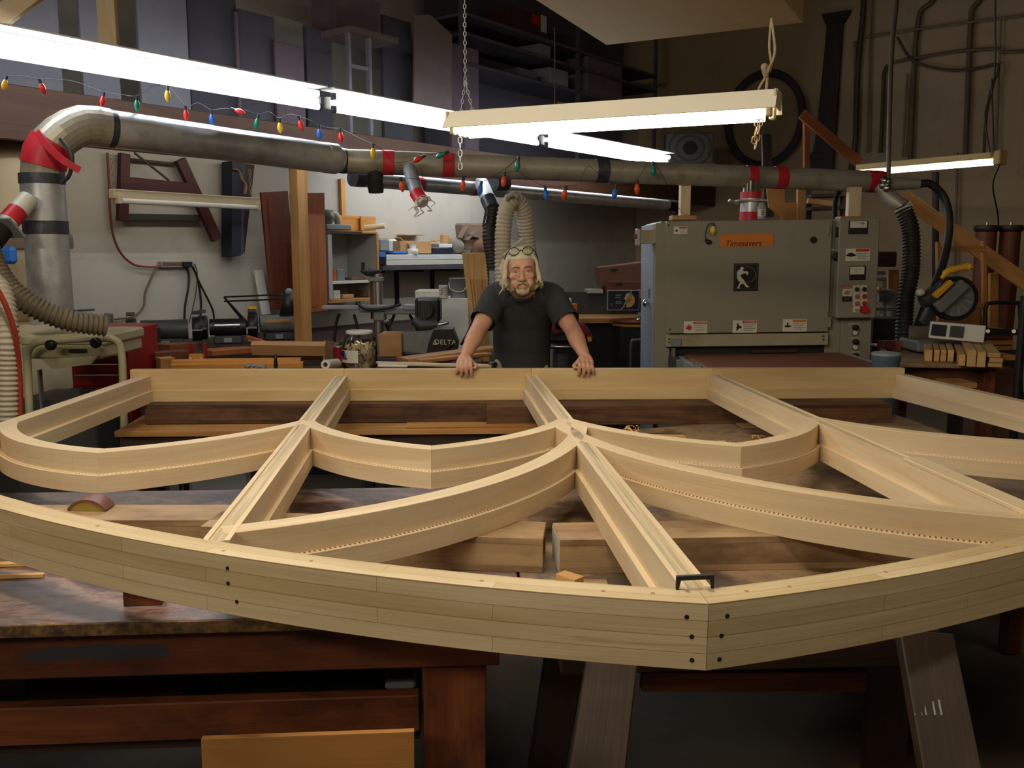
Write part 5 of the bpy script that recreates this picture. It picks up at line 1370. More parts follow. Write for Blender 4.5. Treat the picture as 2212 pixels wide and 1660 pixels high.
# odds and ends at the left of that table
o = MB().bar(PZ(1888, 744, TZ2 + 0.015), PZ(1940, 752, TZ2 + 0.015), 0.09, 0.012).build('board', WHITE, bev=0.002); tag(o, 'small white board overhanging the left end of the cutoff table', 'board')
o = MB().box(PZ(1914, 745, TZ2 + 0.052), (0.09, 0.07, 0.055), (0, 0, 0.2)).build('wood_block', REDWOOD, bev=0.003); tag(o, 'dark red wood block on the small white board', 'block')
o = MB().box(P(1931, 730, 6.05), (0.07, 0.06, 0.07), (0, 0, 0.4)).build('wood_block', OAK, bev=0.003); o.location.z = TZ2 + 0.001; tag(o, 'pinkish brown wood block beside the black hose on the cutoff table', 'block')
bn = thing('waste_drum', P(1896, 800, 5.55), 'blue grey drum between the sander and the cutoff table', 'drum')
q = P(1902, 764, 5.2); MB().lathe([(0.065, 0.0), (0.075, 0.05), (0.075, q.z - 0.04), (0.080, q.z - 0.03), (0.080, q.z)], (q.x, 5.12, 0.0), seg=24).build('drum', paint('drum_blue', rgb(86, 98, 112), 0.5), bn)
MB().lathe([(0.082, 0), (0.082, 0.012), (0.072, 0.016)], (q.x, 5.12, q.z), seg=24).build('rim', PVCGREY, bn)
# machine behind the sander's right shoulder
mc = thing('drill_press', P(1915, 700, 7.2), 'grey machine with horizontal steel rods behind the sander controls', 'machine')
for y in (668, 687): MB().cyl(P(1885, y, 7.1), P(1950, y + 1, 7.1), 0.011, seg=10).build('guide_rod', STEEL, mc)
MB().tube(cr([P(1894, 640, 7.15), P(1915, 637, 7.15), P(1928, 650, 7.15), P(1930, 690, 7.15)], 5), 0.05, 14).build('elbow', GREY, mc)
MB().cyl(P(1908, 700, 7.2), P(1908, 600, 7.2), 0.022, seg=12).build('column', STEEL, mc)
MB().box(P(1905, 560, 7.3), (0.16, 0.2, 0.12)).build('head', DARKWOOD, mc, bev=0.01)
MB().ball(P(1899, 625, 7.1), 0.022).build('lamp_bulb', YELLOW, mc)
for y in (590, 604): MB().cyl(P(1890, y, 7.1), P(1912, y, 7.1), 0.012, seg=8).build('handle', STEEL, mc)
MB().box((P(1908, 700, 7.25).x, 7.25, 0.55), (0.3, 0.3, 1.08)).build('stand', DGREY, mc, bev=0.01)
o = flatpoly([(1917, 583), (1940, 583), (1940, 622), (1952, 622), (1952, 665), (1930, 665), (1930, 640), (1917, 630)], 7.4, 0.02).build('cutout_board', FIR); tag(o, 'cut out pale wood panel behind the thick black hose', 'panel')
# hand truck
ht = thing('hand_truck', P(2170, 860, 5.0), 'black tube hand truck standing at the right edge behind the timbers', 'hand truck')
MB().tube(cr([P(2126, 820, 5.9), P(2128, 700, 5.9), P(2130, 664, 5.9), P(2140, 655, 5.9), P(2192, 655, 5.9), P(2203, 664, 5.9), P(2204, 760, 5.9), P(2206, 900, 5.9)], 5), 0.013, 8).build('tube_frame', BLACK, ht)
MB().bar(P(2128, 716, 5.9), P(2204, 718, 5.9), 0.02, 0.04).build('cross_bar', BLACK, ht)
for x in (2134, 2190): MB().cyl(P(x, 716, 5.88), P(x, 716, 5.86), 0.013, seg=10).build('bolt', STEEL, ht)
o = MB().cyl(V(P(2209, 700, 5.0).x, 5.0, 0.0), V(P(2209, 700, 5.0).x, 5.0, P(2209, 640, 5.0).z), 0.022, seg=12).build('black_post', BLACK); tag(o, 'thick black post at the very right edge', 'post')
# stacked boards and a crate to the right
lst = thing('board_stack', V(P(2170, 780, 6.3).x, 6.3, 0), 'short stack of boards on a crate between the timbers and hand truck', 'stack')
q = P(2165, 745, 6.3)
MB().box((q.x + 0.12, 6.75, 0.45), (0.30, 0.4, 0.88)).build('crate', DARKWOOD, lst)
for k in range(4): MB().box((q.x + 0.11 - 0.01 * k, 6.72, 0.91 + 0.04 * k), (0.16 + 0.03 * (k % 2), 0.4, 0.034), (0, 0, 0.06 * (k % 3))).build('board', (PINE_DARK, FIR, BENCHLEG, PINE_DARK)[k], lst, bev=0.002)
o = pxbox(MB(), 2164, 764, 2197, 775, 5.35, 0.5).build('plank', PINE_DARK, bev=0.002); o.location.z = TZ2 + 0.02
tag(o, 'thin plank sticking out right of the flat timber stack', 'plank')
bx = thing('carton_box', V(P(2180, 830, 5.7).x, 5.7, 0), 'brown box standing on the floor right of the cutoff table', 'box')
q = P(2182, 806, 5.7); MB().box((q.x, 5.9, q.z / 2), (0.2, 0.3, q.z - 0.01)).build('box', CARDDK, bx, bev=0.004)
MB().box((q.x, 5.9, q.z), (0.21, 0.31, 0.02)).build('lid', CARDDK, bx, bev=0.003)
o = MB().bar(P(2040, 828, 5.2), P(2092, 828, 5.2), 0.2, 0.03).build('shelf_plank', PINE_DARK); tag(o, 'tan plank stored below the front of the cutoff table', 'plank')

# ------------------------------------------------------------- against the white wall: bench, tools, stock
def wthing(name, x, y, off, label, cat, group=None):
    return thing(name, W(x, y, off), label, cat, group)
RWALL = Matrix((A_, -N_, V(0, 0, 1))).transposed()
def wb_(name, x0, y0, x1, y1, off, depth, mt, par=None, bev=0.003):
    return wbox(MB(), x0, y0, x1, y1, off, depth).build(name, mt, par, bev=bev)
# brown frame hung on the wall
o = wthing('wooden_easel', 330, 480, 0.1, 'dark red brown wooden trestle frame hung on the white wall behind the strip light', 'frame')
def wbar(x0, y0, x1, y1, off, w, t, mt, par, nm): return MB().bar(W(x0, y0, off), W(x1, y1, off), w, t, up=N_).build(nm, mt, par, bev=0.002)
wbar(268, 332, 264, 478, 0.08, 0.075, 0.05, REDWOOD, o, 'leg'); wbar(388, 345, 468, 518, 0.09, 0.085, 0.05, REDWOOD, o, 'leg')
wbar(258, 397, 418, 412, 0.10, 0.11, 0.04, REDWOOD, o, 'cross_rail'); wbar(272, 469, 440, 471, 0.04, 0.05, 0.04, DGREY, o, 'cross_rail')
wbar(275, 344, 392, 356, 0.06, 0.02, 0.02, DARKWOOD, o, 'stretcher'); wbar(290, 330, 365, 390, 0.12, 0.015, 0.015, DARKWOOD, o, 'stretcher')
# bundle of dark boards
o = wthing('board_bundle', 500, 555, 0.2, 'tall bundle of dark boards hung on the wall beside the strip light', 'boards')
def wpoly(pts, off, th):
    c = W(*pts[0], off); M = facing(c, A_, N_)
    q = [(M.inverted() @ W(x, y, off)) for x, y in pts]
    return MB().prism([(v.x, v.y) for v in q], M, th)
wpoly([(479, 350), (500, 352), (498, 552), (478, 556)], 0.06, 0.14).build('board', NAVY, o)
wpoly([(500, 352), (512, 353), (508, 549), (498, 552)], 0.06, 0.11).build('board', DARKROOM, o)
wpoly([(512, 353), (537, 358), (530, 420), (516, 545), (508, 549)], 0.06, 0.08).build('board', DARKWOOD, o)
m = MB(); random.seed(8)
m.tube(cr([W(507, 365, 0.22), W(516, 372, 0.2), W(522, 388, 0.2), W(530, 400, 0.2), W(528, 420, 0.2)], 4), 0.02, 7, flat=0.5); m.build('rag', PAPER, o)
# power strip with cords
o = wthing('power_strip', 385, 573, 0.03, 'metal power strip on the white wall with cords plugged in', 'power strip')
wb_('housing', 349, 565, 418, 578, 0.05, 0.05, PVCGREY, o); wb_('outlet_strip', 352, 567, 396, 575, 0.055, 0.01, CARDDK, o); wb_('plug', 398, 566, 416, 577, 0.08, 0.03, BLACK, o)
for nm, pts, r, mt in (('cord', [(350, 577), (325, 577), (290, 572), (262, 548), (245, 510), (238, 460), (236, 410), (232, 330)], 0.012, paint('cord_red', rgb(128, 58, 44))),
        ('cord', [(350, 572), (338, 577), (325, 605), (313, 635), (310, 662), (290, 683), (246, 690)], 0.011, PAPER),
        ('cord', [(398, 574), (407, 590), (407, 620), (400, 660), (398, 702)], 0.012, BLACK), ('cord', [(414, 574), (426, 600), (434, 650), (432, 700), (431, 742)], 0.012, BLACK),
        ('cord', [(416, 574), (428, 605), (448, 645), (460, 672), (463, 700)], 0.011, BLACK), ('cord', [(420, 570), (426, 590), (422, 640), (408, 700)], 0.006, DGREY)):
    MB().tube(cr([W(x, y, 0.04) for x, y in pts], 5), r * 0.75, 6).build(nm, mt, o)
o = wthing('outlet_box', 243, 690, 0.03, 'small metal outlet box on the white wall behind the curved hose', 'outlet box'); wb_('box', 236, 677, 246, 698, 0.08, 0.07, PVCGREY, o); wb_('cover', 237, 679, 245, 696, 0.085, 0.006, STEEL, o)
o = wb_('metal_bracket', 155, 669, 205, 673, 0.12, 0.03, DGREY); tag(o, 'thin dark bracket on the wall just right of the duct riser', 'bracket')

# long bench against the wall
BZ = 0.90
wbn = thing('long_bench', W(480, 760, 0.6), 'long cluttered workbench along the white wall', 'workbench')
ba, bb = W(205, 745, 0.0), W(1010, 745, 0.0)
def onwall(s, off, z): q = WALL0 + A_ * s + N_ * off; return V(q.x, q.y, z)
MB().bar(onwall(-1.0, 0.60, BZ - 0.025), onwall(3.2, 0.60, BZ - 0.025), 1.18, 0.05).build('top', DARKWOOD, wbn, bev=0.003)
for s in (-0.9, 1.0, 3.1):
    for off in (0.1, 1.1): MB().bar(onwall(s, off, 0), onwall(s, off, BZ - 0.05), 0.08, 0.08, up=N_).build('leg', DARKWOOD, wbn)
def sits(o, z=BZ):                             # rest a thing on a surface
    o.location.z += z - o.location.z
# bench grinders
def grinder(name, label, c, yaw, L, r, body, wheelr, light=None, yellow=False):
    o = thing(name, c, label, 'bench grinder', rot=(0, 0, yaw))
    X = V(cos(yaw), sin(yaw), 0); Yv = V(-sin(yaw), cos(yaw), 0); h = V(0, 0, wheelr + 0.04)
    MB().cyl(c + h - X * L * 0.32, c + h + X * L * 0.32, r, seg=20).build('motor', body, o)
    if light: MB().tube([c + h + V(0, 0, r * .25) - Yv * r * 0.86 + X * L * t for t in (-0.22, 0.22)], r * 0.30, 10).build('name_plate', light, o)
    for s in (-1, 1):
        q = c + h + X * s * L * 0.44
        MB().cyl(q - X * 0.02, q + X * 0.02, wheelr * 0.9, seg=22).build('wheel', GREY, o)
        MB().lathe([(wheelr, -0.035), (wheelr * 1.08, -0.03), (wheelr * 1.08, 0.03), (wheelr, 0.035)], q, X, 22).build('wheel_guard', BLACK, o)
        MB().box(q - Yv * (wheelr + 0.03) + V(0, 0, 0.0), (0.07, 0.07, 0.012), (0, 0, yaw)).build('tool_rest', GREY, o, bev=0.002)
        MB().bar(q + V(0, 0, wheelr + 0.03) - Yv * 0.06, q + V(0, 0, wheelr + 0.05) - Yv * 0.02, 0.06, 0.006).build('eye_shield', YELLOW if yellow else DGREY, o)
    MB().box(c + V(0, 0, 0.03), (L * 0.5, 0.15, 0.06), (0, 0, yaw)).build('base', DGREY, o, bev=0.008)
    MB().box(c + V(0, 0, 0.03) - Yv * 0.08, (0.06, 0.02, 0.035), (0, 0, yaw)).build('switch_plate', PVCGREY, o, bev=0.002)
    return o
def gat(x, Y): q = P(x, 700, Y); return V(q.x, Y, BZ)
grinder('bench_grinder', 'dark bench grinder at the left end of the wall bench below the power strip', gat(355, 6.75), 0.35, 0.52, 0.075, DGREY, 0.085)
grinder('bench_grinder', 'bench grinder with a bright metal band on its motor, second from the left', gat(492, 7.0), 0.25, 0.42, 0.065, BLACK, 0.085, STEEL)
grinder('bench_grinder', 'bench grinder with yellow shields just left of the wooden loft post', gat(600, 7.3), 0.35, 0.44, 0.068, GREY, 0.09, CARD, True)
# lamp with a jointed arm
lp = thing('desk_lamp', P(545, 740, 7.2), 'black jointed arm desk lamp reaching right in front of the wall', 'lamp')
e0, e1, e2 = P(548, 722, 7.35), P(484, 642, 7.25), P(604, 637, 7.2)
for d in (0.0, 0.035):
    MB().cyl(e0 + V(d, 0, 0), e1 + V(d * .4, 0, -d * .5), 0.009, seg=8).build('lower_arm', BLACK, lp); MB().cyl(e1 + V(0, 0, -d), e2 + V(0, 0, -d), 0.007, seg=8).build('upper_arm', BLACK, lp)
MB().lathe([(0.02, -0.06), (0.04, -0.04), (0.055, 0.02), (0.085, 0.15), (0.083, 0.15)], P(622, 640, 7.15), V(0.15, -0.2, -1), 18).build('shade', BLACK, lp)
MB().ball(P(624, 630, 7.12), 0.028).build('shade_cap', PVCGREY, lp)
MB().tube(cr([e2, P(610, 640, 7.2), P(622, 634, 7.15)], 4), 0.008, 6).build('upper_arm', BLACK, lp); MB().cyl(V(e0.x, e0.y, BZ), e0 + V(0, 0, 0.02), 0.03, 0.02, seg=14).build('base', BLACK, lp)
# loose stock and boards on the bench
random.seed(21)
def plank(name, x0, y0, x1, y1, Y0, Y1, w, t, mt, label, cat='board', bev=0.002):
    o = MB().bar(P(x0, y0, Y0), P(x1, y1, Y1), w, t).build(name, mt, bev=bev); return tag(o, label, cat)
plank('dark_plank', 276, 752, 352, 749, 5.7, 5.9, 0.12, 0.05, DARKWOOD, 'dark brown plank at the left end of the bench clutter, beside the red cabinet')
plank('brown_plank', 350, 753, 408, 748, 5.75, 5.95, 0.14, 0.05, BENCHLEG, 'brown plank lying below the dark bench grinder')
plank('dark_plank', 274, 770, 326, 769, 5.5, 5.6, 0.12, 0.07, DARKWOOD, 'darkest plank just above the left end of the sill rail, by the red cabinet')
plank('brown_plank', 325, 769, 408, 764, 5.5, 5.7, 0.12, 0.045, BENCHLEG, 'reddish brown plank running under the two red wooden posts', 'board')
plank('wood_block', 342, 786, 374, 784, 5.35, 5.4, 0.10, 0.07, PINE_DARK, 'short tan wood block just above the sill rail left of the yellow boards', 'block')
plank('yellow_board', 372, 782, 650, 778, 5.35, 5.5, 0.10, 0.022, YELLOWWOOD, 'upper of two long yellow brown boards behind the left part of the sill rail')
plank('yellow_board', 372, 791, 655, 788, 5.3, 5.45, 0.12, 0.030, YELLOWWOOD, 'lower of two long yellow brown boards behind the left part of the sill rail')
plank('reddish_board', 448, 762, 540, 755, 5.9, 6.1, 0.16, 0.034, OAK, 'reddish board with a pale top lying below the middle bench grinder')
for x, lab in ((414, 'left one of two short red wooden posts standing in the bench clutter'), (443, 'right one of two short red wooden posts standing in the bench clutter')):
    o = MB().bar(P(x, 772, 5.6), P(x - 1, 742, 5.6), 0.02, 0.025, up=FRONT).build('red_post', RED, bev=0.002); tag(o, lab, 'post')
cl = thing('bar_clamp', P(425, 775, 5.55), 'yellow wooden bar with two pale end caps below the red posts', 'clamp')
MB().bar(P(410, 772, 5.5), P(440, 772, 5.5), 0.03, 0.04).build('bar', YELLOWWOOD, cl)
for x in (411, 434): MB().cyl(P(x, 776, 5.48), P(x, 776, 5.45), 0.010, seg=12).build('end_cap', PINE, cl)
o = MB().box(P(324, 739, 5.9), (0.06, 0.05, 0.022), (0, 0, 0.2)).build('red_scrap', REDTAPE, bev=0.004); tag(o, 'small bright red scrap on the bench clutter at left', 'scrap')
o = MB().box(P(306, 735, 5.95), (0.035, 0.04, 0.07)).build('metal_block', GREY, bev=0.003); tag(o, 'small grey block beside the bright red scrap', 'block')
# black machine lump left of the first grinder
o = thing('drill_motor', P(290, 730, 6.5), 'dark lumpy tool under a cover left of the first bench grinder', 'tool')
m = MB(); m.ball(P(292, 722, 6.5), (0.10, 0.08, 0.06)); m.ball(P(325, 716, 6.5), (0.07, 0.08, 0.07)); m.build('motor', BLACK, o)
MB().cyl(P(312, 722, 6.42), P(342, 724, 6.42), 0.05, seg=14).build('housing', DARKWOOD, o)
MB().box(V(P(305, 735, 6.5).x, 6.5, BZ + 0.04), (0.22, 0.14, 0.08)).build('base', BLACK, o, bev=0.01)
# flat cardboard carton and things in front of the post
cb_ = thing('cardboard_box', P(630, 790, 5.7), 'open cardboard box with a long flap standing below the loft post', 'box')
pxbox(MB(), 560, 752, 714, 800, 5.75, 0.35).build('box', CARDDK, cb_, bev=0.003)
MB().bar(P(545, 752, 5.62), P(704, 754, 5.62), 0.05, 0.075, up=V(0, -0.5, 1)).build('flap', CARD, cb_)
MB().bar(P(700, 768, 5.62), P(721, 770, 5.8), 0.01, 0.19).build('flap', CARD, cb_)
for k in range(2): plank('lath', 533 + 4 * k, 728 + 6 * k, 580 + 3 * k, 742 + 3 * k, 5.9, 5.85, 0.025, 0.02, (OAK, PINE_DARK)[k], ('brown', 'pale')[k] + ' lath poking up behind the left end of the cardboard box', 'lath')
# post-side tools
dh = thing('clamp_handle', P(596, 795, 5.0), 'black upright clamp handle rising behind the sill rail', 'clamp')
MB().lathe([(0.010, 0), (0.012, 0.02), (0.009, 0.05), (0.010, 0.075), (0.004, 0.08)], P(596, 797, 5.0), seg=12).build('grip', BLACK, dh); MB().box(P(596, 800, 5.0), (0.14, 0.05, 0.02)).build('foot', PVCGREY, dh, bev=0.004)
o = thing('plastic_wrap', P(545, 793, 5.05), 'crumpled clear plastic wrap behind the sill rail left of the clamp handle', 'plastic')
m = MB(); m.tube(cr([P(528, 793, 5.05), P(545, 790, 5.05), P(560, 792, 5.05), P(575, 794, 5.05)], 4), [0.01 + 0.008 * (i % 3) for i in range(13)], 7, flat=0.6); m.build('film', PVCGREY, o)
o = thing('paper_roll', P(715, 792, 4.9), 'white paper roll lying behind the sill rail left of the jar', 'roll')
a, b = P(703, 788, 4.88), P(728, 785, 5.05)
MB().cyl(a, b, 0.026, seg=20).build('paper', PVC, o); MB().cyl(a + (a - b).normalized() * 0.001, a + (b - a) * 0.02, 0.0125, seg=14).build('core', INK, o)
# jar of wood biscuits
jr = thing('biscuit_jar', P(778, 795, 5.3), 'big clear plastic jar of wood biscuits with a white lid and label', 'jar')
q = P(778, 797, 5.3); R1 = 38 / FPX * 5.3; H = P(778, 714, 5.3).z - q.z
prof = [(R1 * .9, 0), (R1, 0.02), (R1, H * .62), (R1 * .92, H * .8), (R1 * .72, H * .9), (R1 * .70, H * .93)]
MB().lathe(prof, q, seg=28, cap=False).build('jar_wall', GLASS, jr)
MB().cyl(q, q + V(0, 0, 0.004), R1 * 0.9, seg=28).build('jar_bottom', GLASS, jr)
MB().lathe([(R1 * .70, H * .91), (R1 * .76, H * .92), (R1 * .76, H * .985), (R1 * .70, H)], q, seg=28).build('lid', WHITE, jr)
lbm = MB(); n = 12; rows = []
for i in range(n + 1):
    t = radians(-168 + 82 * i / n); rows.append((q + V((R1 + .0015) * cos(t), (R1 + .0015) * sin(t), H * .20), q + V((R1 + .0015) * cos(t), (R1 + .0015) * sin(t), H * .52)))
vs = [p for r in rows for p in r]
lbm.add(vs, [(2 * i, 2 * i + 2, 2 * i + 3, 2 * i + 1) for i in range(n)], [[(0, 0)] * 4] * n, 0, True); lab = lbm.build('label', LABEL, jr)
lc = q + V(-0.028, -(R1 + .0005), H * .36) ; Ml = facing(q + V((R1 + .003) * cos(radians(-140)), (R1 + .003) * sin(radians(-140)), H * .38), V(-sin(radians(-140)), cos(radians(-140)), 0), V(cos(radians(-140)), sin(radians(-140)), 0))
MB().prism([(0.024 * cos(t), 0.022 * sin(t)) for t in [2 * pi * i / 20 for i in range(20)]], Ml, 0.0012).build('label_disc', BLUE, lab)
MB().prism([(-0.034, -0.022), (0.034, -0.020), (0.034, -0.010), (-0.034, -0.012)], Ml @ Matrix.Translation((0, 0, 0.0012)), 0.001).build('label_banner', RED, lab)
MB().lathe([(0.006, 0), (0.010, 0.012), (0.009, 0.03), (0.012, 0.034)], Ml @ V(-0.003, -0.006, 0.0015), V(0, 0, 1), 8).build('label_figure', NAVY, lab)
random.seed(31); m = MB()
for k in range(120):
    t = random.random() * 2 * pi; rr = R1 * .86 * sqrt(random.random()); z = H * (0.03 + 0.60 * k / 120 + 0.05 * random.random())
    M = Matrix.Translation(q + V(rr * cos(t), rr * sin(t), z)) @ Euler((random.random() * 3, random.random() * 3, random.random() * 6)).to_matrix().to_4x4()
    m.prism([(-.026, 0), (-.013, .010), (.013, .010), (.026, 0), (.013, -.010), (-.013, -.010)], M, 0.004)
tag(m.build('wood_biscuits', PINE, jr), kind='stuff')
rc = thing('red_can', P(732, 790, 5.6), 'red can standing half hidden left of the biscuit jar', 'can')
q = P(733, 790, 5.6); MB().cyl(q, V(q.x, q.y, P(733, 750, 5.6).z), 0.036, seg=18).build('can', RED, rc); MB().lathe([(0.037, 0), (0.038, 0.004), (0.034, 0.006)], V(q.x, q.y, P(733, 750, 5.6).z), seg=18).build('rim', STEEL, rc)
# trays under these things, standing behind the rail
ib = thing('infeed_bench', V(-0.9, 5.55, 0), 'low dark bench behind the sill rail carrying the boards, jar and box', 'bench')
zt_ = P(700, 800, 5.3).z - 0.004
MB().box((-1.15, 5.40, zt_ - 0.02), (2.0, 0.76, 0.04)).build('top', DARKWOOD, ib, bev=0.003)
for x in (-2.08, -0.2):
    for y in (5.1, 5.7): MB().box((x, y, (zt_ - 0.04) / 2), (0.07, 0.07, zt_ - 0.04)).build('leg', DARKWOOD, ib)

# leaning cabinet doors
def leaning(name, pts, off, th, mt, label, inset):
    o = wthing(name, pts[0][0], pts[0][1], off, label, 'cabinet door', 'oak cabinet doors leaning on the white wall')
    wpoly(pts, off, th).build('frame', mt, o, bev=0.003)
    c = (sum(p[0] for p in pts) / 4, sum(p[1] for p in pts) / 4)
    wpoly([(c[0] + (x - c[0]) * inset[0], c[1] + (y - c[1]) * inset[1]) for x, y in pts], off + th - 0.001, 0.006).build('panel', mt, o, bev=0.002)
leaning('cabinet_door', [(560, 416), (618, 413), (645, 672), (584, 668)], 0.18, 0.025, MAHOG, 'dark brown cabinet door leaning left of the loft post', (0.55, 0.9))
leaning('cabinet_door', [(624, 418), (697, 417), (704, 672), (640, 677)], 0.45, 0.025, OAK, 'warm lighter brown cabinet door leaning right behind the loft post', (0.62, 0.92))
o = MB().bar(W(575, 680, 0.12), W(558, 584, 0.05), 0.09, 0.02, up=N_).build('painted_board', WHITE, bev=0.002); tag(o, 'narrow white painted board leaning at the lower left of the dark cabinet door', 'board')
o = MB().bar(W(742, 470, 0.03), W(739, 386, 0.03), 0.055, 0.02, up=N_).build('yellow_stick', YELLOWWOOD, bev=0.002); tag(o, 'thin yellow stick upright against the white wall above the yellow boards', 'stick')
# open cabinet on the wall
oc = wthing('open_cabinet', 760, 655, 0.3, 'open grey white cabinet carcass with a shelf and small parts, behind the radial saw', 'cabinet')
D = 0.42
def wpt(x, y, off): return W(x, y, off)
c0, c1 = W(700, 655, 0.02), W(806, 645, 0.02)
zt1, zb1 = W(712, 503, D).z, W(712, 655, D).z
s0 = (W(708, 600, D) - WALL0).dot(A_); s1 = (W(818, 600, D) - WALL0).dot(A_)
def cbox(nm, sa, sb, oa, ob, za, zb, mt, par=oc, bev=0.002):
    return MB().box(onwall((sa + sb) / 2, (oa + ob) / 2, (za + zb) / 2), (sb - sa, ob - oa, zb - za), RWALL, 0).build(nm, mt, par, bev=bev)
CAB = paint('cabinet_grey', rgb(172, 168, 160), 0.5, var=0.04)
cbox('side_panel', s0, s0 + 0.02, 0.01, D, zb1, zt1, CAB); cbox('side_panel', s1 - 0.02, s1, 0.01, D, zb1, zt1, CAB)
cbox('top_panel', s0, s1, 0.01, D, zt1, zt1 + 0.02, PINE_DARK); cbox('back_panel', s0 + .02, s1 - .02, 0.01, 0.02, zb1, zt1, CAB)
zs = W(760, 607, D).z; cbox('shelf', s0 + .02, s1 - .02, 0.02, D - 0.03, zs - 0.025, zs, WHITE); zs2 = W(760, 646, D).z; cbox('bottom_panel', s0 + .02, s1 - .02, 0.02, D, zs2 - 0.03, zs2, PINE_DARK)
cbox('face_edge', s0 - 0.003, s0 + 0.045, D, D + 0.018, zb1 + 0.03, zt1, CAB); cbox('face_edge', s1 - 0.03, s1, D, D + 0.012, zb1 + 0.03, zt1, PINE_DARK)
def inside(nm, x0, x1, y0, zbase, off, dep, mt, label, cat, mk=None):
    a = (W(x0, y0, off) - WALL0).dot(A_); b = (W(x1, y0, off) - WALL0).dot(A_); h = W(x0, y0, off).z - zbase
    o = MB().box(onwall((a + b) / 2, off - dep / 2, zbase + h / 2), (b - a, dep, h), RWALL).build(nm, mt, bev=0.006); return tag(o, label, cat)
inside('orange_box', 721, 727, 583, zs, 0.33, 0.12, ORANGE, 'small orange box at the left of the cabinet shelf', 'box')
inside('motor_part', 728, 745, 582, zs, 0.34, 0.14, GREY, 'grey cast motor part on the cabinet shelf', 'part')
inside('brown_tray', 760, 790, 600, zs, 0.33, 0.12, CARDDK, 'low brown tray on the cabinet shelf', 'tray')
inside('white_block', 721, 736, 628, zs2, 0.36, 0.14, PVC, 'pale block at the lower left of the open cabinet', 'block')
inside('cardboard_carton', 741, 765, 637, zs2, 0.37, 0.14, CARD, 'small tan carton at the bottom of the open cabinet', 'carton')
inside('brown_carton', 788, 800, 628, zs2, 0.30, 0.14, CARDDK, 'brown carton at the lower right of the open cabinet', 'carton')
# on top of the cabinet
def wtop(nm, x0, x1, y0, y1, off, dep, mt, label, cat):
    return tag(wb_(nm, x0, y0, x1, y1, off, dep, mt), label, cat)
ytop = 499
wtop('yellow_board', 727, 784, 466, ytop, 0.12, 0.02, YELLOWWOOD, 'wider yellow wood panel standing on top of the open cabinet', 'panel')
wtop('yellow_board', 780, 812, 468, ytop, 0.16, 0.02, YELLOWWOOD, 'narrower yellow wood panel standing on the right end of the cabinet', 'panel')
o = MB().cyl(W(787, 492, 0.25), W(831, 488, 0.40), 0.026, seg=14).build('rolling_pin_dowel', PINE); tag(o, 'thick pale dowel poking out right of the yellow panels', 'dowel')
sm = wthing('mitre_box', 720, 500, 0.3, 'dusty grey mitre saw on top of the open cabinet', 'saw')
ztop = zt1 + 0.021
q = W(712, 480, 0.30)
MB().box(V(q.x + 0.02, q.y, ztop + 0.03), (0.30, 0.20, 0.05), RWALL).build('base', GREY, sm, bev=0.01)
MB().tube(cr([W(708, 486, .3), W(712, 466, .3), W(720, 462, .3), W(728, 472, .3), W(734, 492, .3)], 5), 0.035, 10).build('arm', CREAM, sm)
MB().ball(W(706, 470, .3), (0.07, 0.06, 0.07)).build('motor', GREY, sm); MB().cyl(W(703, 462, .3), W(702, 456, .3), 0.012, 0.02, seg=10).build('knob', DGREY, sm)
MB().bar(W(698, 501, .44), W(780, 504, .44), 0.03, 0.025).build('fence', DARKWOOD, sm)
# wall shelf with long white cartons
zsh = W(910, 572, 0.40).z
ws = wthing('bracket_shelf', 910, 575, 0.2, 'dark wall shelf on brackets carrying long white cartons', 'shelf')
sa = (W(824, 572, .4) - WALL0).dot(A_); sb_ = (W(1068, 572, .4) - WALL0).dot(A_)
cbox('board', sa, sb_, 0.0, 0.42, zsh - 0.05, zsh - 0.01, DARKROOM, ws)
for x in (830, 914, 990):
    s = (W(x, 600, .38) - WALL0).dot(A_)
    cbox('bracket', s - 0.02, s + 0.02, 0.0, 0.03, zsh - 0.42, zsh - 0.05, BLACK, ws); cbox('bracket', s - 0.02, s + 0.02, 0.0, 0.38, zsh - 0.075, zsh - 0.05, BLACK, ws)
def onshelf(nm, x0, x1, y0, y1, off, dep, mt, label, cat, bev=0.003): return tag(wb_(nm, x0, y0, x1, y1, off, dep, mt, None, bev), label, cat)
onshelf('long_carton', 835, 1066, 562, 572, 0.40, 0.10, PVC, 'lower long white carton on the front of the wall shelf', 'carton')
onshelf('long_carton', 835, 1066, 550, 561, 0.40, 0.10, WHITE, 'upper long white carton on the front of the wall shelf', 'carton')
bk = wthing('blue_carton', 828, 565, 0.3, 'blue and black carton end at the left of the wall shelf', 'carton'); wb_('carton', 819, 545, 834, 572, 0.40, 0.25, BLACK, bk); wb_('blue_end', 820, 546, 833, 556, 0.405, 0.01, BLUE, bk)
onshelf('grey_bundle', 819, 843, 515, 545, 0.28, 0.16, GREY, 'bundle of grey crumpled foil standing at the left of the wall shelf', 'bundle', 0.02)
onshelf('white_bucket', 843, 864, 517, 545, 0.22, 0.12, WHITE, 'white tub between the grey bundle and the open cardboard box', 'tub', 0.015)
onshelf('blue_folder', 850, 905, 543, 548, 0.34, 0.2, BLUE, 'thin blue folder lying under the open cardboard box', 'folder')
ob = wthing('open_cardboard_box', 895, 545, 0.2, 'open cardboard box with flaps up on the wall shelf', 'box')
wb_('box', 865, 521, 932, 548, 0.32, 0.28, CARD, ob)
wbar(866, 508, 909, 508, 0.06, 0.01, 0.12, CARD, ob, 'flap'); wbar(932, 522, 945, 518, 0.30, 0.01, 0.10, CARD, ob, 'flap'); wbar(858, 514, 868, 523, 0.28, 0.01, 0.08, CARD, ob, 'flap')
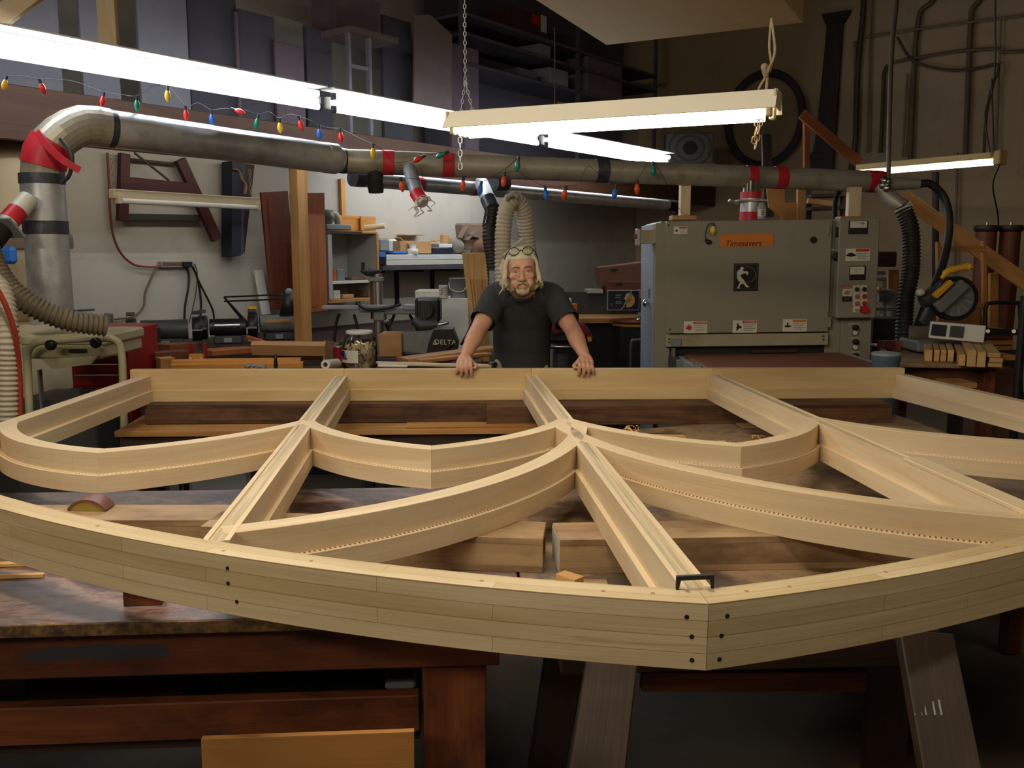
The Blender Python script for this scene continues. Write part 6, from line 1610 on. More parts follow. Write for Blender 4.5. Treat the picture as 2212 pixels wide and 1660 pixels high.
q = W(891, 540, .36); jc = thing('glass_jar', q, 'clear jar in front of the open cardboard box', 'jar'); MB().lathe([(0.05, 0), (0.055, 0.02), (0.055, 0.05), (0.03, 0.065), (0.045, 0.11)], V(q.x, q.y, zsh + 0.10), seg=16).build('glass', PVC, jc)
nv = wthing('navy_box', 955, 545, .3, 'navy box with white papers on top on the wall shelf', 'box'); wb_('box', 935, 536, 978, 550, 0.33, 0.2, NAVY, nv); wb_('papers', 948, 527, 977, 535, 0.32, 0.16, WHITE, nv)
onshelf('paper_house', 958, 972, 507, 526, 0.26, 0.05, CARD, 'little tan cardboard house shape on the white papers', 'ornament', 0.004)
# paper sacks
pk = wthing('paper_sack', 1010, 530, .25, 'crumpled brown paper sacks piled at the right end of the wall shelf', 'sacks')
random.seed(12)
def lumps(nm, cs, mt, par, sc=1.0):
    m = MB()
    for x, y, r in cs:
        m.ball(W(x, y, .30 + random.uniform(-.04, .04)), (r * sc, r * .7 * sc, r * .8 * sc), (random.random(), random.random(), random.random()), 10, n=7)
    return m.build(nm, mt, par)
wpoly([(980, 483), (1042, 482), (1056, 520), (1040, 545), (985, 540)], .22, .12).build('sack', PAPER, pk, bev=0.02)
lumps('sack', [(985, 530, .10), (1003, 535, .10)], CLOTH, pk); lumps('sack', [(1030, 535, .14)], CARDDK, pk)
for x0, y0, x1, y1 in ((992, 515, 1010, 484), (1005, 520, 1025, 500), (1012, 508, 1032, 513)): wbar(x0, y0, x1, y1, .36, 0.02, 0.06, PAPER, pk, 'sack_fold')
onshelf('kraft_roll', 1042, 1066, 520, 548, .3, .2, CARDDK, 'dark brown carton behind the black hose on the wall shelf', 'carton')

# radial arm saw
ra_ = thing('radial_arm_saw', P(815, 780, 6.6), 'grey radial arm saw with a black motor and tall crank column', 'saw')
RY = 6.6
MB().cyl(V(P(818, 700, RY).x, RY, 0.85), V(P(818, 700, RY).x, RY, P(818, 592, RY).z), 0.035, seg=16).build('column', STEEL, ra_)
MB().cyl(V(P(806, 700, RY).x, RY + .02, P(806, 690, RY).z), V(P(806, 700, RY).x, RY + .02, P(806, 598, RY).z), 0.02, seg=12).build('lift_screw', BENCHLEG, ra_)
MB().lathe([(0.03, 0), (0.075, 0.03), (0.08, 0.045), (0.03, 0.05)], P(801, 597, RY), seg=20).build('crank_wheel', DGREY, ra_)
MB().cyl(P(784, 588, RY - .05), P(784, 567, RY - .05), 0.011, 0.013, seg=10).build('crank_handle', BLACK, ra_)
MB().cyl(P(784, 588, RY - .03), P(802, 582, RY), 0.012, seg=10).build('crank_wheel', DGREY, ra_)
pxbox(MB(), 795, 599, 826, 609, RY - .05, .1).build('column_cap', GREY, ra_, bev=0.006)
pxbox(MB(), 695, 661, 775, 669, RY - .05, .10).build('arm', PVCGREY, ra_, bev=0.004); pxbox(MB(), 775, 659, 830, 676, RY - .06, .12).build('arm', GREY, ra_, bev=0.01)
pxbox(MB(), 828, 664, 902, 680, RY - .05, .10).build('arm', GREY, ra_, bev=0.008); pxbox(MB(), 871, 659, 900, 670, RY - .06, .11).build('arm_cover', PVCGREY, ra_, bev=0.004)
pxbox(MB(), 806, 674, 831, 694, RY - .06, .12).build('column_clamp', GREY, ra_, bev=0.008)
o = pxbox(MB(), 896, 644, 951, 698, RY - .12, .2).build('motor', BLACK, ra_, bev=0.02)
m = MB()
for k in range(6): pxbox(m, 899 + k * 5, 650, 901 + k * 5, 690, RY - .125, .02)
m.build('cooling_fins', DGREY, o)
MB().tube(cr([P(930, 655, RY - .14), P(936, 668, RY - .15), P(932, 682, RY - .14), P(920, 690, RY - .13)], 4), 0.006, 6).build('motor_cord', BLACK, o)
MB().tube([P(896, 692, RY - .1), P(910, 704, RY - .12), P(945, 702, RY - .12)], 0.04, 12).build('blade_guard', DGREY, ra_)
pxbox(MB(), 918, 698, 950, 711, RY - .14, .12).build('guard_bracket', STEEL, ra_, bev=0.004); MB().tube([P(948, 702, RY - .15), P(958, 700, RY - .15), P(968, 698, RY - .16)], 0.012, 8).build('release_lever', STEEL, ra_)
MB().tube(cr([P(772, 655, RY - .07), P(790, 668, RY - .1), P(820, 668, RY - .12), P(845, 664, RY - .1), P(866, 658, RY - .08)], 5), 0.011, 8).build('power_cord', BLACK, ra_)
for pts in ([(852, 680), (842, 705), (842, 720), (834, 700)], [(733, 677), (726, 700), (722, 740)], [(765, 680), (772, 705), (776, 730)], [(885, 680), (896, 700), (905, 720)]):
    MB().tube(cr([P(x, y, RY + .1) for x, y in pts], 4), 0.012, 6).build('power_cord', BLACK, ra_)
pxbox(MB(), 840, 690, 844, 740, RY, .05).build('support_leg', BLACK, ra_)
MB().box((P(818, 780, RY).x + 0.1, RY + 0.05, 0.42), (1.2, 0.5, 0.85)).build('stand', DGREY, ra_, bev=0.01)
# motor body with the maker's lettering, lying in front of it
dm = thing('saw_motor_cover', P(930, 770, 6.0), 'black and grey machine head with white DELTA lettering left of the man', 'machine')
dY = 5.95
flatpoly([(921, 768), (926, 742), (937, 712), (977, 711), (992, 742), (988, 762), (975, 770)], dY, 0.02).build('front_cover', BLACK, dm)
M = facing(V(0, dY + 0.16, 0), V(1, 0, 0), FRONT)
MB().prism([(P(x, y, dY).x, P(x, y, dY).z) for x, y in [(868, 752), (870, 722), (926, 718), (937, 712), (977, 711), (990, 742), (975, 768), (870, 760)]], M, 0.158).build('body', GREY, dm)
text('DELTA', 0.046, facing(P(962, 740, dY - 0.0205), V(1, 0, -0.02), FRONT), LABEL, dm, 'maker_lettering', spacing=1.05)
a = P(939.5, 740, dY - 0.021); w = 0.017
MB().bar(a + V(-w * .7, 0, -w * .8), a + V(0, 0, w * .8), 0.006, 0.001, up=FRONT).build('maker_triangle', LABEL, dm); MB().bar(a + V(w * .7, 0, -w * .8), a + V(0, 0, w * .8), 0.006, 0.001, up=FRONT).build('maker_triangle', LABEL, dm); MB().bar(a + V(-w * .8, 0, -w * .8), a + V(w * .8, 0, -w * .8), 0.006, 0.001, up=FRONT).build('maker_triangle', LABEL, dm)
MB().tube(cr([P(985, 742, dY - .02), P(960, 755, dY - .06), P(930, 768, dY - .06), P(922, 770, dY - .04)], 4), 0.004, 5).build('cord', BLACK, dm)
o = flatpoly([(820, 722), (866, 720), (872, 766), (818, 772)], 5.9, 0.0).build('x', CARD) if False else pxbox(MB(), 818, 722, 868, 772, 5.9, .22).build('cardboard_cube', CARD, bev=0.006); tag(o, 'small tan cardboard box between the jar and the black machine head', 'box')
msb = thing('machine_stand', V(P(900, 800, 6.0).x, 6.05, 0), 'dark stand under the black machine head and its lumber', 'stand')
zst = P(900, 771, 5.9).z
MB().box((P(905, 800, 6.0).x, 6.1, zst - 0.03), (0.75, 0.5, 0.05)).build('top', DARKROOM, msb, bev=0.004)
for dx in (-.33, .33):
    for dy in (-.2, .2): MB().box((P(905, 800, 6.0).x + dx, 6.1 + dy, (zst - 0.055) / 2), (0.06, 0.06, zst - 0.055)).build('leg', DARKROOM, msb)
# boards in front of it
plank('board', 868, 778, 1068, 752, 5.35, 5.75, 0.14, 0.022, PINE_DARK, 'upper pale board of the pile left of the man, pointing at him')
plank('board', 900, 780, 1055, 765, 5.3, 5.6, 0.10, 0.020, FIR, 'second board of the pile left of the man, below the upper pale one')
plank('board', 815, 785, 1058, 791, 5.05, 5.25, 0.10, 0.012, PINE, 'lowest thin pale board just above the sill rail left of the man')
plank('white_strip', 816, 790, 880, 791, 4.98, 5.0, 0.05, 0.008, WHITE, 'thin white strip at the left end of the lowest thin board', 'strip')
o = MB().box((P(960, 800, 5.4).x, 5.45, zt_ + 0.025), (0.45, 0.10, 0.048)).build('packing_block', DARKROOM, bev=0.004); tag(o, 'dark packing block under the board pile left of the man', 'block')
# white cartons with tubs on top
wc = thing('white_cabinet', V(P(960, 700, 7.1).x, 7.2, 0), 'tall white carton standing behind the black saw motor', 'carton')
a, b = P(903, 645, 7.1), P(1012, 645, 7.1); MB().box(((a.x + b.x) / 2, 7.3, a.z / 2), (b.x - a.x, 0.4, a.z)).build('carton', WHITE, wc, bev=0.004)
MB().box(((a.x + b.x) / 2 - .05, 7.095, a.z - .35), (0.004, 0.006, 0.7)).build('seam', PVCGREY, wc)
o = pxbox(MB(), 896, 628, 962, 645, 7.15, .3).build('white_box', PVC, bev=0.006); tag(o, 'flat white box on top of the tall white carton', 'box')
bu = thing('plastic_bucket', P(992, 645, 7.15), 'clear grey plastic bucket with a handle on the tall white carton', 'bucket')
q = P(992, 644, 7.2); hh = P(992, 601, 7.2).z - q.z; MB().lathe([(0.068, 0), (0.078, hh * .95), (0.082, hh * .95), (0.082, hh)], q, seg=22).build('bucket', PVCGREY, bu)
MB().tube(cr([q + V(-.08, -.02, hh * .8), q + V(-.06, -.08, hh * .45), q + V(0.03, -.09, hh * .35), q + V(.08, -.02, hh * .8)], 5), 0.004, 6).build('handle', PVC, bu)
cn = thing('white_can', P(957, 644, 7.1), 'white paint can with printed label left of the plastic bucket', 'can')
q = P(958, 644, 7.12); MB().lathe([(0.036, 0), (0.036, 0.09), (0.038, 0.092), (0.036, 0.098)], q, seg=18).build('can', WHITE, cn); m = MB()
for k in range(4): m.box(q + V(-.012 + .008 * (k % 2), -.036, .03 + .014 * k), (.018, .004, .006))
m.build('print', INKGREY, cn)
# fluted pine panel and a dark scythe-like board
fp = thing('fluted_panel', P(1030, 790, 6.3), 'tall pale wood panel with vertical flutes leaning behind the man', 'panel')
Mfp = facing(V(0, 6.35, 0), V(1, 0, 0), FRONT)
flatpoly([(998, 547), (1056, 546), (1062, 800), (1030, 800)], 6.35, 0.03).build('panel', PINE_RAW, fp, bev=0.002)
for k in range(7):
    xt = 1020 + k * 5.8; MB().bar(P(1016 + k * 6.2, 603, 6.315), P(1036 + k * 4.2, 790, 6.315), 0.008, 0.006, up=FRONT).build('flute', PINE_DARK, fp)
o = MB().tube(cr([P(996, 745, 6.0), P(1008, 725, 6.0), P(1020, 700, 6.0), P(1028, 674, 6.0)], 5), [0.03 + 0.001 * i for i in range(16)], 8, flat=0.3).build('curved_board', DARKWOOD); tag(o, 'dark curved board leaning against the white carton left of the man', 'board')

# ------------------------------------------------------------- left edge: machine, red chest, bag
pm = thing('planer', V(P(150, 800, 4.55).x, 4.7, 0), 'cream enamelled planer with a bent tube handle at the left', 'planer')
py = 4.55
pxbox(MB(), 38, 723, 228, 748, py, .5).build('top', CREAM, pm, bev=0.012); pxbox(MB(), 44, 747, 222, 776, py - .01, .5).build('front_panel', CREAM, pm, bev=0.01)
flatpoly([(96, 775), (216, 768), (200, 786), (120, 797)], py - .015, 0.03).build('chip_deflector', CREAM, pm)
MB().tube(cr([P(66, 990, py - .09), P(64, 900, py - .09), P(60, 800, py - .09), P(60, 762, py - .09), P(76, 742, py - .09), P(110, 736, py - .09), P(220, 731, py - .09), P(250, 736, py - .08), P(262, 760, py - .07), P(266, 830, py - .06), P(270, 990, py - .06)], 6), 0.019, 12).build('tube_handle', CREAM, pm)
for x, y in ((114, 745), (211, 740)): MB().lathe([(0.016, 0), (0.026, 0.01), (0.026, 0.03), (0.012, 0.034)], P(x, y, py - .10), FRONT, 16).build('knob', BLACK, pm)
pxbox(MB(), 146, 755, 184, 763, py - .03, .03).build('label_plate', BLACK, pm, bev=0.004)
for x, y in ((116, 780), (199, 772), (158, 792)): MB().cyl(P(x, y, py - .02), P(x, y, py - .03), 0.008, seg=10).build('bolt', INK, pm)
MB().box((P(130, 800, 4.7).x, 4.82, 0.42), (0.42, 0.42, 0.84)).build('stand', DGREY, pm, bev=0.01); pxbox(MB(), 80, 800, 92, 900, py + .05, .03).build('elevation_screw', GREY, pm)
pxbox(MB(), 150, 840, 175, 900, py + .02, .04).build('switch_box', DGREY, pm, bev=0.004)
tc = thing('tool_chest', V(P(215, 800, 5.1).x, 5.3, 0), 'tall red tool chest with chrome trimmed drawers behind the planer', 'tool chest')
x0, x1 = P(150, 800, 5.1).x, P(274, 800, 5.1).x; zt = P(220, 712, 5.1).z
MB().box(((x0 + x1) / 2, 5.35, (zt + 0.06) / 2), (x1 - x0, 0.46, zt - 0.06)).build('cabinet', RED, tc, bev=0.008)
zz = [720, 745, 763, 783, 806, 836, 868, 930]
for a, b in zip(zz, zz[1:]):
    za, zb = P(220, a, 5.1).z, P(220, b, 5.1).z
    d = MB().box(((x0 + x1) / 2, 5.112, (za + zb) / 2), (x1 - x0 - 0.05, 0.02, za - zb - 0.008)).build('drawer', RED, tc, bev=0.002)
    MB().box(((x0 + x1) / 2, 5.097, za - 0.012), (x1 - x0 - 0.06, 0.012, 0.010)).build('trim', CHROME, d, bev=0.002)
for x in (x0 + .06, x1 - .06): MB().cyl((x - .02, 5.3, 0.032), (x + .02, 5.3, 0.032), 0.03, seg=14).build('caster', RUBBER, tc)
bg = thing('dust_bag', V(P(20, 450, 5.4).x - .15, 5.5, 1.2), 'large beige dust collector bag at the left edge behind the hoses', 'bag')
MB().lathe([(0.15, 0), (0.30, 0.12), (0.33, 0.45), (0.34, 0.8), (0.30, 1.0), (0.2, 1.08), (0.08, 1.1)], V(P(20, 450, 5.4).x - .12, 5.6, 1.18), seg=22).build('upper_bag', BAG, bg); MB().lathe([(0.345, 0), (0.35, .02), (0.35, .07), (0.345, .09)], V(P(20, 450, 5.4).x - .12, 5.6, 1.62), seg=22).build('strap', PAPER, bg)
MB().lathe([(0.10, 0), (0.28, 0.08), (0.31, 0.5), (0.30, 0.85), (0.16, 0.9)], V(P(20, 450, 5.4).x - .12, 5.6, 0.28), seg=22).build('lower_bag', BAG, bg); MB().cyl(V(P(20, 450, 5.4).x - .12, 5.6, 0.0), V(P(20, 450, 5.4).x - .12, 5.6, 0.3), 0.2, seg=20).build('base', DGREY, bg)
o = MB().box(P(16, 552, 5.15), (0.10, 0.06, 0.10)).build('blue_rag', BLUE, bev=0.02); tag(o, 'small blue rag hanging behind the curved hose at the left edge', 'rag')

# ------------------------------------------------------------- far corner right of the man
cnb = thing('corner_bench', P(1330, 690, 8.6), 'wooden topped dark bench in the corner right of the man', 'bench')
zb_ = P(1340, 688, 8.4).z
MB().bar(V(P(1180, 690, 8.6).x, 8.6, zb_ - .02), V(P(1440, 690, 8.6).x, 8.75, zb_ - .02), 0.6, 0.045).build('top', PINE_DARK, cnb, bev=0.003)
MB().box((P(1315, 700, 8.7).x, 8.75, (zb_ - .05) / 2), (1.05, 0.45, zb_ - .05)).build('cabinet', BLACK, cnb)
MB().bar(V(P(1180, 690, 8.9).x, 8.93, zb_ + .11), V(P(1320, 690, 8.9).x, 8.98, zb_ + .11), 0.02, 0.22).build('backboard', DGREY, cnb)
ob = thing('orange_carton', P(1240, 680, 8.45), 'small orange tan carton with a white roll on the corner bench', 'carton')
pxbox(MB(), 1224, 657, 1247, 678, 8.45, .14).build('carton', ORANGE, ob, bev=0.004); pxbox(MB(), 1230, 668, 1241, 671, 8.447, .01).build('slot', INK, ob)
pr = thing('tape_roll', P(1225, 657, 8.4), 'white roll standing on the orange tan carton', 'roll'); q = P(1226, 657, 8.5); MB().lathe([(0.036, 0), (0.036, 0.05), (0.03, 0.055)], q, seg=16).build('roll', WHITE, pr); MB().cyl(q + V(0, 0, .05), q + V(0, 0, .058), 0.012, seg=10).build('core', DGREY, pr)
for x0, y0, x1, y1, Y, d, tl, mt, lab in ((1295, 572, 1398, 614, 8.9, .4, -.12, CARDDK, 'largest brown carton tilted on top of the corner pile'), (1310, 608, 1400, 632, 8.85, .4, 0.02, paint('carton_red', rgb(104, 60, 44), .8), 'flat reddish brown carton in the middle of the corner pile')):
    c = P((x0 + x1) / 2, (y0 + y1) / 2, Y); o = thing('brown_carton', c, lab, 'carton')
    w_, h_ = (x1 - x0) / FPX * Y, (y1 - y0) / FPX * Y
    MB().box(c + V(0, d / 2, 0), (w_, d, h_), (0, tl, 0)).build('carton', mt, o, bev=0.006)
    MB().box(c + V(-w_ * .2, -.002, h_ * .22), (.06, .01, .022), (0, tl, 0)).build('hand_hole', INK, o)
o = pxbox(MB(), 1378, 626, 1410, 645, 8.8, .3).build('tan_carton', CARD, bev=0.004); tag(o, 'tan carton right of the framed sign in the corner', 'carton')
o = pxbox(MB(), 1302, 630, 1412, 680, 9.0, .3).build('dark_crate', DARKROOM, bev=0.004); tag(o, 'dark crate behind the framed sign in the corner', 'crate')
o = pxbox(MB(), 1268, 626, 1303, 634, 8.9, .3).build('shelf_ledge', CAB, bev=0.003); tag(o, 'short pale ledge on the wall left of the corner cartons', 'ledge')
sg = thing('framed_sign', P(1345, 670, 8.55), 'dark blue framed sign with a gold disc leaning on the corner cartons', 'sign')
def sgp(x, y, d=0): return P(x, y, 8.6 - d)
pxbox(MB(), 1312, 627, 1381, 671, 8.6, .03).build('frame', PVCGREY, sg, bev=0.004); pxbox(MB(), 1314, 629, 1379, 669, 8.597, .01).build('picture', NAVY, sg)
M = facing(sgp(1356, 649, .006), V(1, 0, 0), FRONT); R_ = 15.5 / FPX * 8.6
MB().cyl(sgp(1356, 649, .004), sgp(1356, 649, .008), R_, seg=28).build('gold_disc', paint('gold_disc', rgb(196, 158, 82), .5), sg)
m = MB(); m.prism([(-R_, .015), (-R_ * .35, .01), (-R_ * .2, -R_ * .9), (-R_ * .7, -R_ * .8)], M @ Matrix.Translation((0, 0, .003)), .003); m.build('disc_wedge', NAVY, sg)  # navy wedge of the sign's design across the gold disc
MB().prism([(R_ * .1, -R_ * .95), (R_ * .1, .0), (R_ * .45, .02), (R_ * .4, -R_ * .9)], M @ Matrix.Translation((0, 0, .003)), .002).build('disc_stripe', OAK, sg)
m = MB()
for k, (y, x0, x1) in enumerate(((638, 1330, 1342), (643, 1329, 1340), (652, 1330, 1348), (656, 1330, 1347))): pxbox(m, x0, y - 1.4, x1, y + 1.4, 8.592, .003)
m.build('sign_lettering', INKGREY, sg); MB().cyl(sgp(1321, 658, .006), sgp(1321, 658, .009), .012, seg=12).build('red_seal', RED, sg)
MB().tube(cr([sgp(1366, 628, .02), sgp(1361, 636, .02), sgp(1352, 652, .02), sgp(1348, 662, .02), sgp(1341, 670, .02)], 4), .006, 5).build('cord', PVCGREY, sg)
rd = thing('round_boards', P(1365, 700, 7.9), 'two stacked thin reddish rounded boards near the left side of the sander', 'boards')
for k in range(2): MB().prism([(P(x, 700, 7.9).x, 7.9 + dy) for x, dy in ((1318 + 8 * k, 0.1), (1345, -0.06), (1412, -0.1), (1412, .3), (1330, .28))], Matrix.Translation((0, 0, P(1360, 697 + 9 * k, 7.9).z)), .022).build('board', (OAK, FIR)[k], rd, bev=.004)
MB().box((P(1372, 700, 8.0).x, 8.02, P(1360, 706, 7.9).z / 2), (.3, .3, P(1360, 706, 7.9).z - .01)).build('stand', BLACK, rd)
fb = thing('spray_gun', P(1385, 690, 7.8), 'small black spray gun with a chrome tip on the rounded boards', 'spray gun'); a = P(1380, 690, 7.8)
MB().tube(cr([a, P(1388, 684, 7.8), P(1395, 674, 7.8)], 4), .018, 8).build('body', BLACK, fb); MB().ball(P(1380, 691, 7.78), (.025, .02, .014)).build('tip', CHROME, fb); pxbox(MB(), 1379, 676, 1388, 686, 7.85, .04).build('cup', PVCGREY, fb)
jk = thing('red_jacket', P(1255, 715, 6.4), 'dark red jacket with a pale tag draped behind the man at right', 'jacket')
MB().tube(cr([P(1190, 712, 6.4), P(1215, 704, 6.4), P(1240, 702, 6.4), P(1258, 710, 6.4), P(1268, 722, 6.4), P(1274, 732, 6.4)], 5), [.05, .06, .065, .07, .06, .05] + [.05] * 14 + [.04] * 6, 10, flat=.7).build('cloth', paint('jacket_red', rgb(104, 24, 40), .9), jk)
MB().tube(cr([P(1195, 720, 6.35), P(1220, 714, 6.35), P(1246, 716, 6.35), P(1262, 726, 6.35)], 4), .03, 8, flat=.7).build('cloth_fold', paint('jacket_red_dark', rgb(84, 20, 34), .9), jk)
MB().bar(P(1275, 738, 6.34), P(1272, 728, 6.34), .026, .004, up=FRONT).build('tag', YELLOWWOOD, jk)
sl2 = thing('shop_stool', V(P(1215, 780, 6.4).x, 6.45, 0), 'black stool with metal rim carrying the red jacket behind the man', 'stool')
q = P(1213, 742, 6.4); MB().lathe([(.16, 0), (.17, .01), (.17, .03), (.15, .035)], V(q.x, 6.45, q.z - .03), seg=24).build('seat', BLACK, sl2); MB().lathe([(.171, 0), (.174, .006), (.171, .012)], V(q.x, 6.45, q.z - .02), seg=24).build('rim', STEEL, sl2)
MB().lathe([(.06, 0), (.055, q.z - .1)], V(q.x, 6.45, .03), seg=16).build('pedestal', DGREY, sl2); MB().lathe([(.2, 0), (.2, .02), (.06, .04)], V(q.x, 6.45, 0), seg=20).build('base', BLACK, sl2)
MB().box((q.x, 6.45, q.z + .08), (.20, .16, .15)).build('backrest', BLACK, sl2, bev=.02)
tn = thing('black_bin', V(P(1320, 780, 6.8).x, 6.9, 0), 'large black bin standing between the jacket and the sander', 'bin')
a, b = P(1285, 760, 6.8), P(1400, 734, 6.8); MB().box(((a.x + b.x) / 2, 7.0, .33), (b.x - a.x, .4, .64)).build('bin', RUBBER, tn, bev=.02); MB().tube(cr([P(1362, 800, 6.7), P(1364, 742, 6.7), P(1372, 736, 6.7), P(1402, 735, 6.7)], 4), .012, 8).build('handle', DGREY, tn)

# ------------------------------------------------------------- loft storage
def loft(nm, x0, x1, yt, back, depth, mt, label, cat, z0=2.52):
    off = 1.2 - back
    a = (W(x0, yt, off) - WALL0).dot(A_); b = (W(x1, yt, off) - WALL0).dot(A_); zt = min(W((x0 + x1) / 2, yt, off).z, 4.87)
    o = MB().box(onwall((a + b) / 2, off - depth / 2, (z0 + zt) / 2), (b - a, depth, zt - z0), RWALL).build(nm, mt, bev=.004); return tag(o, label, cat)
loft('sheet_stock', -40, 120, -60, .5, .03, LOFTGREY, 'wide grey sheet stored upright on the loft at the far left', 'panel')
loft('sheet_stock', 165, 246, -60, .45, .03, LOFTGREY, 'grey sheet stored upright on the loft left of the pine hanger board', 'panel')
loft('sheet_stock', 291, 399, -60, .40, .03, LOFTGREY, 'pale grey sheet on the loft right of the pine hanger board', 'panel')
loft('loft_door', 402, 508, -30, .55, .04, LOFTDARK, 'dark sheet stored upright on the loft right of the pale grey sheet', 'panel')
loft('loft_door', 513, 592, 28, .50, .04, LOFTDARK, 'dark door stored upright on the loft with a pale left edge', 'door')
loft('batten', 508, 514, 25, .46, .03, LOFTBROWN, 'thin brown batten at the left edge of the dark loft door', 'batten')
loft('sheet_stock', 594, 656, 96, .45, .03, LOFTBROWN, 'shorter brown grey sheet on the loft right of the dark door', 'panel')
loft('loft_door', 660, 716, 60, .6, .04, LOFTDARK, 'dark sheet on the loft left of the shelf stand', 'panel')
ls = thing('shelf_stand', onwall(2.0, .6, 2.52), 'pale shelf on thin legs standing on the loft carrying a box', 'shelf')
off = .75; a_, b_ = W(720, 75, off), W(824, 75, off); zt_l = W(770, 74, off).z
MB().bar(V(a_.x, a_.y, zt_l - .03), V(b_.x, b_.y, zt_l - .03), .4, .05).build('board', LOFTTAN, ls)
for x in (753, 797):
    q = W(x, 150, off + .15); MB().bar(V(q.x, q.y, 2.52), V(q.x, q.y, zt_l - .055), .03, .04, up=N_).build('leg', LOFTGREY, ls)
q0, q1 = W(755, 142, off + .15), W(796, 150, off + .15); MB().bar(q0, q1, .02, .03).build('brace', LOFTGREY, ls)
loft('loft_box', 724, 822, -10, .50, .3, LOFTBROWN, 'brown purple box on top of the loft shelf stand', 'box', z0=zt_l)
o = wpoly([(890, 270), (893, 33), (925, 32), (973, 76), (972, 270)], .75, .025).build('sheet_stock', LOFTTAN, bev=.003); tag(o, 'tall tan panel with a slanting cut top corner on the loft', 'panel')
loft('sheet_stock', 975, 1034, 100, .50, .03, LOFTBROWN, 'lower brown panel on the loft behind the lamp chain', 'panel')
loft('loft_door', 826, 888, 40, .62, .04, LOFTDARK, 'dark sheet on the loft left of the tall tan panel', 'panel')
rk = thing('loft_rack', onwall(4.6, .5, 2.52), 'dark storage rack on the loft holding cartons', 'rack')
zr = [W(1190, y, .7).z for y in (182, 126, 88)]
ra0 = (W(1000, 100, .7) - WALL0).dot(A_); rb0 = (W(1420, 100, .7) - WALL0).dot(A_)
for z in zr: cbox('shelf', ra0, rb0, .2, .72, z - .03, z, LOFTDARK, rk)
for s in (ra0, (ra0 + rb0) / 2 + .1, rb0): cbox('upright', s - .02, s + .02, .66, .70, 2.52, 4.6, LOFTDARK, rk)
cbox('back_panel', ra0, rb0, .18, .2, 2.52, 4.6, LOFTDARK, rk)
def rackbox(nm, x0, x1, yt, z0, mt, label, cat='carton', dep=.3):
    return loft(nm, x0, x1, yt, .52, dep, mt, label, cat, z0=z0)
rackbox('carton', 1004, 1034, 32, zr[2], LOFTTAN, 'tan carton at the left of the upper loft rack shelf')
rackbox('carton', 1064, 1092, 58, zr[2], LOFTBROWN, 'brown carton beside the dark box on the loft rack')
rb_ = thing('dark_box', onwall(5.6, .6, zr[2]), 'dark brown box with a red and a white label on the loft rack', 'box')
a = (W(1098, 60, .68) - WALL0).dot(A_); b = (W(1184, 60, .68) - WALL0).dot(A_); ztb = W(1140, 26, .68).z
cbox('box', a, b, .40, .68, zr[2], ztb, paint('rack_brown', rgb(70, 44, 40), .8), rb_)
for x0, x1, y0, y1, mt, nm in ((1150, 1167, 32, 53, REDTAPE, 'red_label'), (1169, 1181, 34, 70, WHITE, 'white_label')): wb_(nm, x0, y0, x1, y1, .685, .006, mt, rb_, 0)
rackbox('white_carton', 1167, 1190, 97, zr[1], LOFTGREY, 'small pale carton on the middle loft rack shelf')
rackbox('carton', 1080, 1094, 96, zr[1], LOFTBROWN, 'narrow brown carton on the middle loft rack shelf')
rackbox('sack', 1188, 1228, 150, zr[0], LOFTGREY, 'pale lumpy sack on the lower loft rack shelf', 'sack')
rackbox('carton', 1270, 1345, 128, zr[0], LOFTBROWN, 'wide brown carton at the right of the lower loft rack shelf')
rackbox('carton', 1120, 1160, 150, zr[0], LOFTDARK, 'dark carton in the middle of the lower loft rack shelf')
o = wbox(MB(), 1205, 222, 1236, 262, 1.0, .02).build('loft_board', LOFTBROWN); tag(o, 'short brown board on the edge of the loft above the bright lights', 'board')
rodl = MB().tube([W(1198, 60, 1.0), W(1198, 260, 1.0)], .008, 6).build('hanging_rod', LOFTTAN); tag(rodl, 'thin pale rod hanging in front of the loft rack', 'rod')

# ------------------------------------------------------------- the man leaning on the rail
def limb(m, pts, rad, seg=16, n=6, flat=1.0):
    p = cr(pts, n); k = len(pts) - 1
    rr = []
    for i in range(len(p)):
        t = i / n; a = min(int(t), k - 1); f = t - a; f = f * f * (3 - 2 * f)
        rr.append(rad[a] * (1 - f) + rad[a + 1] * f)
    m.tube(p, rr, seg, True, flat=flat)
    m.ball(p[0], rr[0] * 0.98, seg=seg, n=10); m.ball(p[-1], rr[-1] * 0.98, seg=seg, n=10)
    return m
def fuse(name, m, voxel, mat, parent, it=3, fac=0.5):   # one continuous skin over overlapping closed forms
    o = m.build('tmp_form', mat)
    bpy.context.view_layer.update()
    r = o.modifiers.new('r', 'REMESH'); r.mode = 'VOXEL'; r.voxel_size = voxel; r.use_smooth_shade = True
    s = o.modifiers.new('s', 'SMOOTH'); s.factor = fac; s.iterations = it
    me = bpy.data.meshes.new_from_object(o.evaluated_get(bpy.context.evaluated_depsgraph_get()))
    me.transform(MW[parent.name] @ o.matrix_world)
    old = o.data; bpy.data.objects.remove(o); bpy.data.meshes.remove(old)
    me.name = name
    me.materials.clear(); me.materials.append(mat)
    if not me.uv_layers: me.uv_layers.new(name='UVMap')
    for p in me.polygons: p.use_smooth = True; p.material_index = 0
    q = bpy.data.objects.new(name, me); COL.objects.link(q); q.parent = parent; MW[q.name] = MW[parent.name]
    return q
man = thing('person', V(0.06, 5.2, 0), 'grey blond long haired man in a dark T-shirt leaning on the sill rail', 'person')
YH = 4.80
HC_ = P(1127, 586, YH); RH = Matrix.Rotation(radians(3), 3, 'X') @ Matrix.Rotation(radians(-3), 3, 'Y')
HM = 1.0
def hd(x, y, z): return HC_ + RH @ V(x * HM, -y * HM, z * HM)
body = MB()
